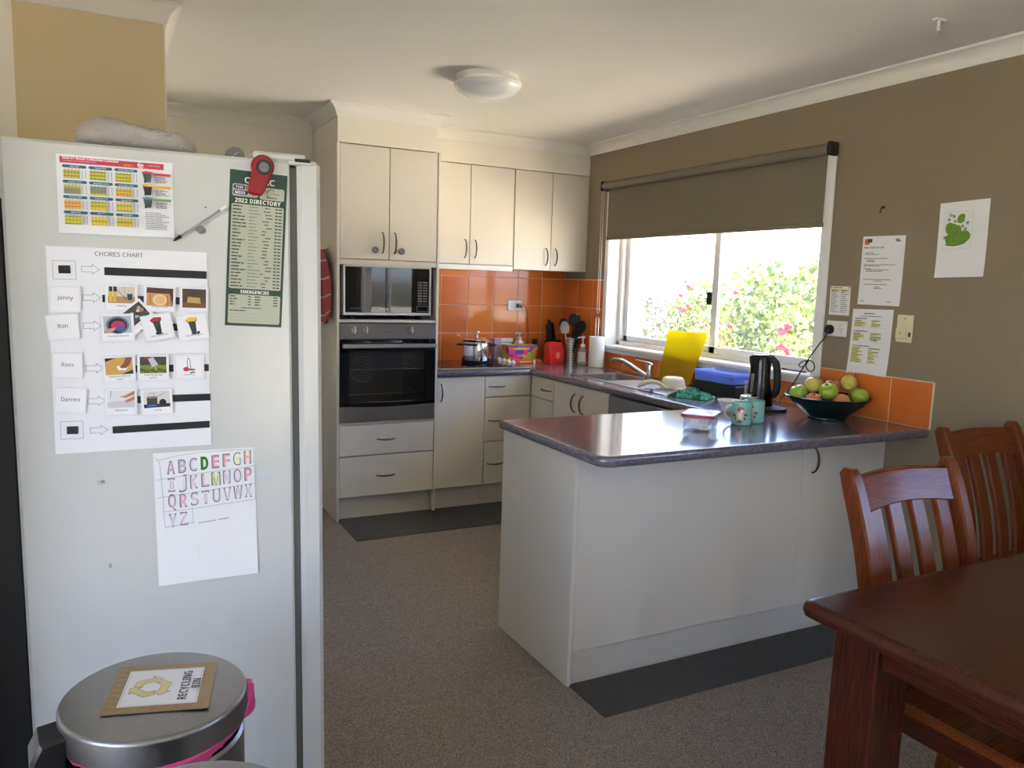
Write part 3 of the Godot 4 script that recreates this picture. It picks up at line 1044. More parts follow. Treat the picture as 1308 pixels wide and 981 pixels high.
	w.span(Vector3(-1.258, Y0, 0.0), Vector3(0.0, Y1, 0.585))
	for q in [[-0.585, 0.0, 0.585, 0.945], [-0.585, -0.465, 0.945, 1.30], [-0.155, 0.0, 0.945, 1.30], [-0.585, 0.0, 1.30, 2.30]]:
		w.span(Vector3(q[0], Y0, q[2]), Vector3(q[1], Y1, q[3]))
	var r := 0.045
	var out := PackedVector2Array([Vector2(0.0, 2.299), Vector2(-1.644, 2.299)])
	for i in 7:
		var a := PI * 0.5 * i / 6.0
		out.append(Vector2(-1.644 + r - r * cos(a), 3.034 - r + r * sin(a)))
	out.append(Vector2(0.0, 3.034))
	w.X = Transform3D(Basis(Vector3.RIGHT, PI / 2), Vector3(0, Y1, 0))
	w.prism(out, Y1 - Y0)
	w.X = Transform3D()
	var nose := [Vector2(-0.004, Y0), Vector2(0.006, Y0 + 0.0005), Vector2(0.012, Y0 + 0.005), Vector2(0.0148, Y0 + 0.013), Vector2(0.0148, Y1 - 0.013), Vector2(0.012, Y1 - 0.005), Vector2(0.006, Y1 - 0.0006), Vector2(-0.004, Y1 + 0.0001)]
	w.carry([Vector2(-0.585, 2.299), Vector2(-0.585, 0.585), Vector2(-1.258, 0.585)], nose)
	var edge := [Vector2(0.0, 3.034)]
	for i in 7:
		var a := PI * 0.5 * i / 6.0
		edge.append(Vector2(-1.644 + r - r * sin(a), 3.034 - r + r * cos(a)))
	edge.append(Vector2(-1.644, 2.299))
	edge.append(Vector2(-0.585, 2.299))
	w.carry(edge, nose)
	solo("worktop", w, M.top, "mottled grey-purple laminate worktop running round the kitchen and out over the peninsula", "worktop")
	build_tiles()

func build_tiles() -> void:
	var tm := []
	for k in 3:
		tm.append(MB.new().box(Vector3.ZERO, Vector3(0.1965, 0.1965, 0.008), 0.0018).mesh())
	var wb := get_node("wall_back")
	var wr := get_node("wall_right")
	base[wb] = Vector3.ZERO
	base[wr] = Vector3.ZERO
	var ms := [M.tile, M.tile_b, M.tile_c]
	part("grout", MB.new().span(Vector3(-1.257, 0.9, -0.006), Vector3(0.0, 1.58, 0.0038)), M.grout, wb)
	var n := 0
	for row in 4:
		for c in 7:
			var x0 := -0.2 * (c + 1)
			if x0 < -1.26:
				x0 = -1.257
			var x1 := -0.2 * c
			if x1 - x0 < 0.03:
				continue
			var y0 := 0.9 + 0.2 * row
			var hh := 0.2 if row < 3 else 0.08
			n += 1
			if absf(x1 - x0 - 0.2) < 0.001 and row < 3:
				var q := part("tile", tm[n % 3], ms[(n * 5 + row) % 3], wb)
				q.position = Vector3((x0 + x1) * 0.5, y0 + 0.1, 0.002)
			else:
				part("tile", MB.new().box(Vector3((x0 + x1) * 0.5, y0 + hh * 0.5, 0.002), Vector3(x1 - x0 - 0.0035, hh - 0.0035, 0.008), 0.0018), ms[n % 3], wb)
	# window wall: tall to the left of the window, low under it, one row to its right
	var gr := MB.new()
	gr.span(Vector3(-0.0058, 0.9, 0.0), Vector3(0.004, 1.505, 0.543)).span(Vector3(-0.0058, 0.9, 0.543), Vector3(0.004, 1.006, 2.456)).span(Vector3(-0.0058, 0.9, 2.456), Vector3(0.004, 1.102, 3.052))
	part("grout", gr, M.grout, wr)
	for q in [[2.4575, 2.652], [2.652, 2.852], [2.852, 3.052]]:
		n += 1
		part("tile", MB.new().box(Vector3(-0.004, 1.0, (q[0] + q[1]) * 0.5), Vector3(0.008, 0.1965, q[1] - q[0] - 0.0035), 0.0018), ms[n % 3], wr)
	for row in 4:
		for c in 13:
			var z0 := 0.2 * c
			var z1 := z0 + 0.2
			var y0 := 0.9 + 0.2 * row
			var y1 := y0 + 0.2
			if z0 < 0.543:
				z1 = minf(z1, 0.543)
				if row == 3:
					continue
			elif row > 0:
				continue
			elif z0 < 2.45:
				y1 = 1.006
			z1 = minf(z1, 3.052)
			n += 1
			var pcs := [[z0, z1, y1]]
			if row == 0 and z0 < 0.543 and z1 >= 0.5429 and z0 + 0.2 > 0.543:
				pcs = [[z0, 0.543, 1.1], [0.543, z0 + 0.2, 1.006]]
			if row == 0 and z0 < 2.456 and z0 + 0.2 > 2.456:
				pcs = [[z0, 2.456, 1.006]]
			for q in pcs:
				part("tile", MB.new().box(Vector3(-0.004, (y0 + q[2]) * 0.5, (q[0] + q[1]) * 0.5), Vector3(0.008, q[2] - y0 - 0.0035, q[1] - q[0] - 0.0035), 0.0018), ms[(n * 5 + row) % 3], wr)
	part("tile_trim", MB.new().span(Vector3(-0.009, 0.9, 3.0515), Vector3(0.0, 1.102, 3.0565), 0.001), M.cream_plastic, wr)

# ---------------------------------------------------------------- appliances
func build_appliances() -> void:
	# wall oven
	var o := thing("wall_oven", "built-in oven with a black glass door and grey metal panels", "oven", Vector3(-1.582, 0.603, 0.3))
	var Z := 0.600
	part("body", MB.new().span(Vector3(-1.872, 0.605, 0.03), Vector3(-1.284, 0.62, 0.555)).span(Vector3(-1.872, 1.10, 0.03), Vector3(-1.284, 1.195, 0.575)).span(Vector3(-1.872, 0.62, 0.03), Vector3(-1.86, 1.10, 0.555)).span(Vector3(-1.296, 0.62, 0.03), Vector3(-1.284, 1.10, 0.555)).span(Vector3(-1.86, 0.62, 0.03), Vector3(-1.296, 1.10, 0.045)), mat(rgb8(120, 120, 118), 0.45, 0.3), o)
	var cp := part("control_panel", MB.new().span(Vector3(-1.879, 1.106, 0.57), Vector3(-1.276, 1.198, Z), 0.002), M.oven_metal, o)
	var lab := Sheet.new(Vector3(-1.879, 1.198, Z), Vector3.RIGHT, Vector3.DOWN, 0.6, 0.09)
	lab.lines(0.27, 0.048, 0.055, 0.003, 0.01, 0.0042, rgb8(54, 52, 50), 3)
	part("print", lab.mb, M.print, cp)
	for x in [-1.795, -1.724, -1.440]:
		var kn := MB.new().lathe([Vector2(0, 0), Vector2(0.017, 0), Vector2(0.016, 0.006), Vector2(0, 0.007)], 18, false, Vector3(x, 1.158, Z), Basis(Vector3.RIGHT, PI / 2))
		kn.span(Vector3(x - 0.0065, 1.138, Z + 0.004), Vector3(x + 0.0065, 1.182, Z + 0.026), 0.004)
		part("knob", kn, mat(rgb8(196, 194, 190), 0.35, 0.6), o)
	# door: black glass round a window, its lower edge dips in an arc
	var dr := MB.new()
	dr.span(Vector3(-1.879, 1.038, 0.575), Vector3(-1.276, 1.102, Z), 0.002)
	dr.span(Vector3(-1.879, 0.70, 0.575), Vector3(-1.822, 1.04, Z), 0.001).span(Vector3(-1.34, 0.70, 0.575), Vector3(-1.276, 1.04, Z), 0.001)
	var arc := PackedVector2Array([Vector2(-1.276, 0.722), Vector2(-1.879, 0.722)])
	for i in 13:
		var q := i / 12.0
		arc.append(Vector2(lerpf(-1.879, -1.276, q), 0.705 - 0.012 * sin(PI * q)))
	dr.X = Transform3D(Basis(), Vector3(0, 0, 0.575))
	dr.prism(arc, Z - 0.575)
	var door := part("door", dr, M.black_glass, o)
	part("window_pane", MB.new().span(Vector3(-1.823, 0.72, 0.588), Vector3(-1.339, 1.039, 0.596)), M.dark_glass, door)
	part("handle", MB.new().span(Vector3(-1.872, 1.052, 0.625), Vector3(-1.282, 1.079, 0.642), 0.005).span(Vector3(-1.85, 1.058, 0.598), Vector3(-1.83, 1.073, 0.628)).span(Vector3(-1.325, 1.058, 0.598), Vector3(-1.305, 1.073, 0.628)), M.brushed, door)
	var lp := PackedVector2Array([Vector2(-1.879, 0.605), Vector2(-1.276, 0.605)])
	for i in 13:
		var q := 1.0 - i / 12.0
		lp.append(Vector2(lerpf(-1.879, -1.276, q), 0.7035 - 0.012 * sin(PI * q)))
	var lm := MB.new()
	lm.X = Transform3D(Basis(), Vector3(0, 0, 0.572))
	lm.prism(lp, 0.029, 0.002)
	part("lower_panel", lm, M.oven_metal, o)
	for y in [0.915, 0.765]:
		var rk := MB.new()
		rk.tube([Vector3(-1.84, y + 0.018, 0.53), Vector3(-1.825, y, 0.54), Vector3(-1.335, y, 0.54), Vector3(-1.32, y + 0.018, 0.53)], 0.003, 6)
		for i in 9:
			rk.tube([Vector3(-1.80 + i * 0.055, y, 0.54), Vector3(-1.80 + i * 0.055, y, 0.08)], 0.0018, 5)
		part("rack", rk, M.chrome, o)
	var fan := MB.new()
	for k in 4:
		var ring := []
		for i in 25:
			ring.append(Vector3(-1.578 + (0.025 + 0.02 * k) * cos(TAU * i / 24.0), 0.86 + (0.025 + 0.02 * k) * sin(TAU * i / 24.0), 0.05))
		fan.tube(ring, 0.003, 5)
	part("fan_guard", fan, M.steel, o)
	# microwave
	var m := thing("microwave", "black and silver microwave in the niche above the oven", "microwave", Vector3(-1.575, 1.219, 0.37))
	part("case", MB.new().span(Vector3(-1.848, 1.245, 0.17), Vector3(-1.302, 1.541, 0.545), 0.004), mat(rgb8(206, 206, 204), 0.35), m)
	part("front_frame", MB.new().span(Vector3(-1.850, 1.246, 0.545), Vector3(-1.838, 1.542, 0.567), 0.002).span(Vector3(-1.312, 1.246, 0.545), Vector3(-1.300, 1.542, 0.567), 0.002).span(Vector3(-1.850, 1.531, 0.545), Vector3(-1.300, 1.542, 0.567), 0.002).span(Vector3(-1.850, 1.246, 0.545), Vector3(-1.300, 1.262, 0.567), 0.002), mat(rgb8(214, 214, 212), 0.3, 0.3), m)
	var md := part("door", MB.new().span(Vector3(-1.838, 1.262, 0.548), Vector3(-1.398, 1.531, 0.566), 0.001), M.black_glass, m)
	var ms := Sheet.new(Vector3(-1.838, 1.531, 0.566), Vector3.RIGHT, Vector3.DOWN, 0.44, 0.27)
	ms.rect(0.06, 0.035, 0.27, 0.175, rgb8(24, 25, 27))
	ms.text("Panasonic", 0.24, 0.247, 0.008, rgb8(200, 200, 200), 0.5, true)
	ms.lines(0.03, 0.243, 0.1, 0.006, 0.012, 0.003, rgb8(120, 120, 120), 8)
	part("print", ms.mb, M.glass_print, md)
	var cpm := part("control_panel", MB.new().span(Vector3(-1.397, 1.262, 0.548), Vector3(-1.312, 1.531, 0.565), 0.001), M.black_glass, m)
	var cs := Sheet.new(Vector3(-1.397, 1.531, 0.565), Vector3.RIGHT, Vector3.DOWN, 0.085, 0.27)
	cs.rect(0.008, 0.02, 0.068, 0.04, rgb8(38, 42, 42))
	for i in 9:
		for j in 2:
			cs.rect(0.010 + j * 0.035, 0.078 + i * 0.0165, 0.029, 0.009, rgb8(124, 124, 122) if i < 8 else rgb8(84, 84, 84))
	cs.frame(0.006, 0.228, 0.072, 0.032, 0.0022, rgb8(150, 150, 148))
	part("buttons", cs.mb, M.glass_print, cpm)
	for x in [-1.785, -1.365]:
		part("foot", MB.new().span(Vector3(x - 0.015, 1.219, 0.50), Vector3(x + 0.015, 1.246, 0.53), 0.003), M.black_soft, m)
		part("foot", MB.new().span(Vector3(x - 0.015, 1.219, 0.20), Vector3(x + 0.015, 1.246, 0.23), 0.003), M.black_soft, m)
	# cooktop
	var c := thing("cooktop", "black glass cooktop in a pale metal frame under the rangehood", "cooktop", Vector3(-0.92, 0.9, 0.28))
	part("frame", MB.new().span(Vector3(-1.225, 0.8995, 0.045), Vector3(-0.572, 0.911, 0.566), 0.005), M.steel, c)
	part("glass_top", MB.new().span(Vector3(-1.212, 0.904, 0.058), Vector3(-0.585, 0.9125, 0.535), 0.001), M.black_glass, c)
	for q in [[-1.06, 0.17, 0.09], [-0.80, 0.19, 0.085], [-1.06, 0.395, 0.075], [-0.80, 0.41, 0.075]]:
		part("element", MB.new().lathe([Vector2(q[2] - 0.003, 0.0122), Vector2(q[2], 0.0122), Vector2(q[2], 0.0127), Vector2(q[2] - 0.003, 0.0127)], 32, true, Vector3(q[0], 0.9, q[1])), M.grey_plastic, c)
	for i in 4:
		part("knob", MB.new().lathe([Vector2(0, 0), Vector2(0.018, 0), Vector2(0.018, 0.010), Vector2(0.014, 0.014), Vector2(0.010, 0.022), Vector2(0, 0.023)], 18, false, Vector3(-0.607, 0.9125, 0.15 + i * 0.07)), M.white_plastic, c)
	# power points
	outlet(Vector3(-0.426, 1.299, 0.0062), Vector3.RIGHT, "white double power point on the orange tiles behind the cooktop", true)
	outlet(Vector3(0.0, 1.294, 2.533), Vector3.BACK, "white double power point on the wall to the right of the window", false)

func outlet(at: Vector3, right: Vector3, label: String, back: bool) -> void:
	var n := Vector3.DOWN.cross(right)
	var t := thing("power_point", label, "power point", at - Vector3(0, 0.037, 0), "double power points")
	var m := MB.new()
	m.X = Transform3D(Basis(right, Vector3.UP, n), at)
	m.span(Vector3(-0.058, -0.037, -0.001), Vector3(0.058, 0.037, 0.009), 0.003)
	part("plate", m, M.white_plastic, t)
	var sl := Sheet.new(at + n * 0.009 - right * 0.058 + Vector3(0, 0.037, 0), right, Vector3.DOWN, 0.116, 0.074)
	for u in [0.032, 0.086]:
		sl.line(u - 0.0085, 0.034, u - 0.0045, 0.041, 0.002, rgb8(60, 60, 60))
		sl.line(u + 0.0085, 0.034, u + 0.0045, 0.041, 0.002, rgb8(60, 60, 60))
		sl.line(u, 0.047, u, 0.054, 0.002, rgb8(60, 60, 60))
	part("sockets", sl.mb, M.print, t)
	for u in [-0.020, 0.020]:
		var k := MB.new()
		k.X = Transform3D(Basis(right, Vector3.UP, n), at + right * u)
		k.span(Vector3(-0.006, 0.012, 0.006), Vector3(0.006, 0.026, 0.012), 0.002)
		part("switch", k, M.white_plastic, t)

# ---------------------------------------------------------------- refrigerator and what hangs on it
const FZ := 3.3515

func build_fridge() -> void:
	var f := thing("refrigerator", "white upright refrigerator seen from its paper-covered side", "refrigerator", Vector3(-2.99, 0, 3.0))
	part("body", MB.new().span(Vector3(-3.266, 0.03, 2.65), Vector3(-2.722, 1.714, 3.351), 0.006), M.fridge, f)
	part("rear_casing", MB.new().span(Vector3(-3.335, 0.03, 2.69), Vector3(-3.266, 1.60, 3.342), 0.004).span(Vector3(-3.342, 0.2, 3.24), Vector3(-3.330, 1.5, 3.262)), M.black_soft, f)
	part("gasket", MB.new().span(Vector3(-2.724, 0.07, 2.66), Vector3(-2.705, 1.703, 3.343), 0.003), M.rubber, f)
	part("door", MB.new().span(Vector3(-2.706, 0.06, 2.648), Vector3(-2.654, 1.718, 3.353), 0.010), M.fridge, f)
	part("hinge_cover", MB.new().span(Vector3(-2.80, 1.712, 3.24), Vector3(-2.685, 1.73, 3.352), 0.005).span(Vector3(-2.728, 1.706, 3.30), Vector3(-2.672, 1.716, 3.356), 0.003), M.fridge, f)
	part("hinge", MB.new().span(Vector3(-2.712, 1.7125, 3.353), Vector3(-2.678, 1.720, 3.3575), 0.001), M.black_soft, f)
	part("foot", MB.new().lathe([Vector2(0, 0), Vector2(0.02, 0), Vector2(0.02, 0.035), Vector2(0, 0.035)], 12, false, Vector3(-2.78, 0, 3.28)), M.black_soft, f)
	part("foot", MB.new().lathe([Vector2(0, 0), Vector2(0.02, 0), Vector2(0.02, 0.035), Vector2(0, 0.035)], 12, false, Vector3(-3.2, 0, 3.28)), M.black_soft, f)
	# old tape marks and scuffs on the side
	var s := Sheet.new(Vector3(-3.266, 1.714, 3.351), Vector3.RIGHT, Vector3.DOWN, 0.54, 1.68)
	s.disc(0.148, 0.688, 0.009, 0.006, rgb8(176, 178, 178), 9)
	s.disc(0.151, 0.687, 0.004, 0.003, rgb8(120, 122, 124), 7)
	s.disc(0.158, 0.871, 0.004, 0.006, rgb8(160, 162, 164), 8)
	s.pill(0.463, 0.696, 0.03, 0.012, 0.005, rgb8(196, 204, 216))
	s.disc(0.367, 0.111, 0.003, 0.002, rgb8(128, 128, 126), 7)
	s.disc(0.474, 1.20, 0.0015, 0.0015, rgb8(120, 122, 124), 7)
	for i in 26:
		var u := rng.randf_range(0.06, 0.15)
		var v := 0.985 + rng.randf_range(-0.05, 0.07)
		s.line(u, v, u + rng.randf_range(0.01, 0.03), v + rng.randf_range(0.01, 0.05), 0.0008, rgb8(196, 198, 198))
	part("scuff", s.mb, M.print, f).set_meta("kind", "stuff")
	f.position += Vector3(0.009, 0, 0)
	f.rotation.z = 0.007
	bin_calendar()
	chores()
	directory()
	alphabet()
	# pen held by a little hook
	var a := Vector3(-2.966, 1.530, 3.359)
	var b := Vector3(-2.862, 1.607, 3.359)
	var pn := thing("pen", "clear ballpoint pen lying slantwise on the refrigerator side", "pen", a)
	var ax := (b - a).normalized()
	part("barrel", MB.new().tube([a + ax * 0.014, a + ax * 0.118], 0.0038, 8), M.clear_plastic, pn)
	part("ink_tube", MB.new().tube([a + ax * 0.01, a + ax * 0.125], 0.0014, 6), mat(rgb8(60, 60, 66), 0.4), pn)
	part("tip", MB.new().tube([a, a + ax * 0.004, a + ax * 0.018], 0.003, 8, [0.001, 0.0026, 0.0042]), M.black, pn)
	part("end_cap", MB.new().tube([a + ax * 0.116, a + ax * 0.13], 0.0041, 8), M.white_plastic, pn)
	var hk := MB.new().lathe([Vector2(0, 0), Vector2(0.009, 0), Vector2(0.008, 0.002), Vector2(0, 0.0025)], 14, false, Vector3(-2.911, 1.556, FZ), Basis(Vector3.RIGHT, PI / 2))
	hk.tube([Vector3(-2.911, 1.552, FZ + 0.002), Vector3(-2.911, 1.548, FZ + 0.009), Vector3(-2.911, 1.556, FZ + 0.0125)], 0.0018, 6)
	solo("hook", hk, M.grey_plastic, "small grey hook holding the pen on the refrigerator side", "hook")
	# red bag clip over the directory card
	var c := thing("bag_clip", "red plastic clip with a grey round magnet holding the green directory card", "clip", Vector3(-2.79, 1.64, FZ))
	var body := PackedVector2Array()
	for i in 17:
		var q := PI * (-0.12 + 1.24 * i / 16.0)
		body.append(Vector2(-2.785, 1.697) + Vector2(0.024 * cos(q), 0.025 * sin(q)))
	body.append_array(PackedVector2Array([Vector2(-2.8135, 1.66), Vector2(-2.8165, 1.641), Vector2(-2.809, 1.636), Vector2(-2.789, 1.6345), Vector2(-2.783, 1.642), Vector2(-2.772, 1.668)]))
	var cb := MB.new()
	cb.X = Transform3D(Basis(), Vector3(0, 0, FZ + 0.003))
	cb.prism(body, 0.015, 0.004)
	part("body", cb, mat(rgb8(146, 16, 27), 0.4), c)
	part("ring", MB.new().lathe([Vector2(0.011, 0), Vector2(0.0165, 0), Vector2(0.0165, 0.006), Vector2(0.011, 0.006)], 22, true, Vector3(-2.784, 1.695, FZ + 0.0165), Basis(Vector3.RIGHT, PI / 2)), mat(rgb8(44, 40, 40), 0.5), c)
	part("magnet", MB.new().lathe([Vector2(0, 0), Vector2(0.0112, 0), Vector2(0.0108, 0.003), Vector2(0, 0.004)], 20, false, Vector3(-2.784, 1.695, FZ + 0.017), Basis(Vector3.RIGHT, PI / 2)), M.grey_plastic, c)
	# on top
	var tw := MB.new()
	var n := FastNoiseLite.new()
	n.seed = 4
	n.frequency = 9.0
	var rings := []
	for i in 41:
		var t := i / 40.0
		var ring := PackedVector3Array()
		var e := pow(sin(PI * clampf(t * 0.97 + 0.015, 0.0, 1.0)), 0.17)
		var top := lerpf(0.064, 0.052, t) + 0.012 * exp(-pow((t - 0.3) / 0.2, 2.0)) + 0.004 * sin(t * 9.0)
		for j in 28:
			var q := TAU * j / 28.0
			var cx := signf(cos(q)) * pow(absf(cos(q)), 0.7)
			var sy := signf(sin(q)) * pow(absf(sin(q)), 0.75)
			var k := 1.0 + 0.10 * n.get_noise_2d(t * 0.35, cos(q) * 0.12 + 3.0) - 0.07 * exp(-pow((t - 0.70 - 0.10 * cos(q)) / 0.03, 2.0))
			ring.append(Vector3(lerpf(-3.142, -2.908, t), 1.7185 + maxf(0.0, (sy * 0.5 + 0.5) * top * e * k), 3.19 + cx * 0.085 * e * k))
		rings.append(ring)
	tw.loft(rings)
	solo("towel", tw, M.towel, "grey folded towel lying on top of the refrigerator", "towel")
	var dk := MB.new()
	dk.X = Transform3D(Basis(Vector3(0, 0, 1), 0.12) * Basis(Vector3.RIGHT, -0.1), Vector3(-2.818, 1.719, 3.205))
	var pg := PackedVector2Array([Vector2(-0.022, 0.0)])
	pg.append(Vector2(0.021, 0.0))
	for i in 15:
		var q := PI * i / 14.0
		pg.append(Vector2(0.021 * cos(q), 0.016 + 0.021 * sin(q)))
	dk.prism(pg, 0.008, 0.002)
	var dt := thing("plastic_disc", "round grey plastic disc standing on top of the refrigerator", "disc", Vector3(-2.818, 1.719, 3.205))
	part("disc", dk, M.grey_plastic, dt)
	for q in [[0.0, 0.022, 0.0022], [-0.006, 0.017, 0.002], [0.005, 0.026, 0.002]]:
		part("stud", MB.new().lathe([Vector2(0, 0), Vector2(q[2], 0), Vector2(q[2], 0.002), Vector2(0, 0.002)], 10, false, Vector3(-2.820 + q[0], 1.7165 + q[1], 3.2125), Basis(Vector3.RIGHT, PI / 2)), M.steel, dt)
	bins()

func bin_calendar() -> void:
	var t := thing("waste_calendar", "laminated waste collection calendar with yellow and green weeks, top of the refrigerator side", "calendar", Vector3(-3.07, 1.535, FZ))
	var s := Sheet.new(Vector3(-3.174, 1.688, FZ + 0.0007), Vector3(0.21, 0.001, 0), Vector3(0, -0.1525, 0), 0.21, 0.1525)
	s.curl = 0.006
	part("sheet", s.paper(0.0005), M.laminate, t)
	var red := rgb8(196, 60, 82)
	s.rect(0.006, 0.004, 0.187, 0.012, red)
	s.text("2020-21 Waste Collection Calendar", 0.060, 0.0062, 0.0042, Color.WHITE, 0.5, true, 0.100)
	s.text("Colac Otway Shire kerbside collection dates", 0.040, 0.0118, 0.0020, rgb8(255, 226, 226), 0.5, false, 0.058)
	s.text("WEEK 2", 0.128, 0.0118, 0.0040, rgb8(240, 168, 70), 0.5, true)
	s.disc(0.150, 0.0100, 0.0058, 0.0054, Color.WHITE, 18)
	s.disc(0.1508, 0.0094, 0.0048, 0.0044, red, 18)
	s.poly([[0.1465, 0.0085], [0.1485, 0.0072], [0.151, 0.0088], [0.1535, 0.0072], [0.1552, 0.0085], [0.151, 0.0128]], Color.WHITE)
	s.text("Colac Otway", 0.175, 0.0095, 0.0028, rgb8(252, 220, 226), 0.5, false)
	var months := ["July 2020", "August 2020", "September 2020", "October 2020", "November 2020", "December 2020", "January 2021", "February 2021", "March 2021", "April 2021", "May 2021", "June 2021"]
	var Y := rgb8(222, 204, 66)
	var G := rgb8(164, 168, 62)
	var E := rgb8(138, 146, 118)
	var O := rgb8(226, 132, 62)
	var A := rgb8(228, 190, 108)
	var rows := [[A, G, Y, G, A], [G, Y, G, Y, G], [G, Y, G, Y, G], [Y, G, E, E, E], [E, E, E, E, Y], [A, G, Y, O, A], [A, O, A, O, A], [G, Y, G, Y, A], [Y, G, Y, A, G], [G, Y, G, Y, G], [A, Y, G, Y, A], [A, Y, G, Y, A]]
	for k in 12:
		var c := k % 3
		var r := k / 3
		var x := 0.011 + c * 0.0458
		var y := 0.0195 + r * 0.0298
		s.pill(x - 0.001, y, 0.042, 0.0056, 0.0026, rgb8(34, 98, 124))
		s.text(months[k], x + 0.02, y + 0.0028, 0.0026, rgb8(214, 232, 240), 0.5, true)
		for i in 5:
			s.rect(x + 0.003 + i * 0.0062, y + 0.0070, 0.0014, 0.0014, rgb8(90, 90, 90))
			s.rect(x + 0.0005, y + 0.0093 + i * 0.0034, 0.029, 0.0034, rows[k][i])
			for j in 5:
				s.rect(x + 0.0026 + j * 0.0058, y + 0.0104 + i * 0.0034, 0.0016, 0.0013, rgb8(104, 96, 50))
			for j in 2:
				s.rect(x + 0.0325 + j * 0.006, y + 0.0100 + i * 0.0034, 0.0017, 0.0014, rgb8(96, 96, 96))
	var bt := [[rgb8(196, 60, 82), rgb8(84, 88, 90)], [rgb8(236, 196, 52), rgb8(40, 42, 44)], [rgb8(96, 160, 164), rgb8(72, 78, 80)]]
	for k in 3:
		var y := 0.0215 + k * 0.0255
		s.poly([[0.152, y + 0.002], [0.170, y + 0.003], [0.167, y + 0.022], [0.156, y + 0.022]], bt[k][1])
		s.poly([[0.150, y + 0.002], [0.159, y], [0.172, y + 0.0015], [0.170, y + 0.005], [0.153, y + 0.005]], bt[k][0])
		s.disc(0.157, y + 0.021, 0.0025, 0.0025, rgb8(40, 42, 44), 10)
		s.rect(0.171, y + 0.003, 0.034, 0.005, [red, rgb8(240, 182, 60), rgb8(124, 168, 84)][k])
		s.lines(0.176, y + 0.010, 0.026, 0.013, 0.0022, 0.0011, rgb8(110, 110, 110), 70 + k)
	s.lines(0.156, 0.104, 0.045, 0.034, 0.0036, 0.0012, rgb8(110, 110, 110), 77)
	s.disc(0.1535, 0.1135, 0.0009, 0.0009, red, 8)
	part("print", s.mb, M.gloss_print, t)

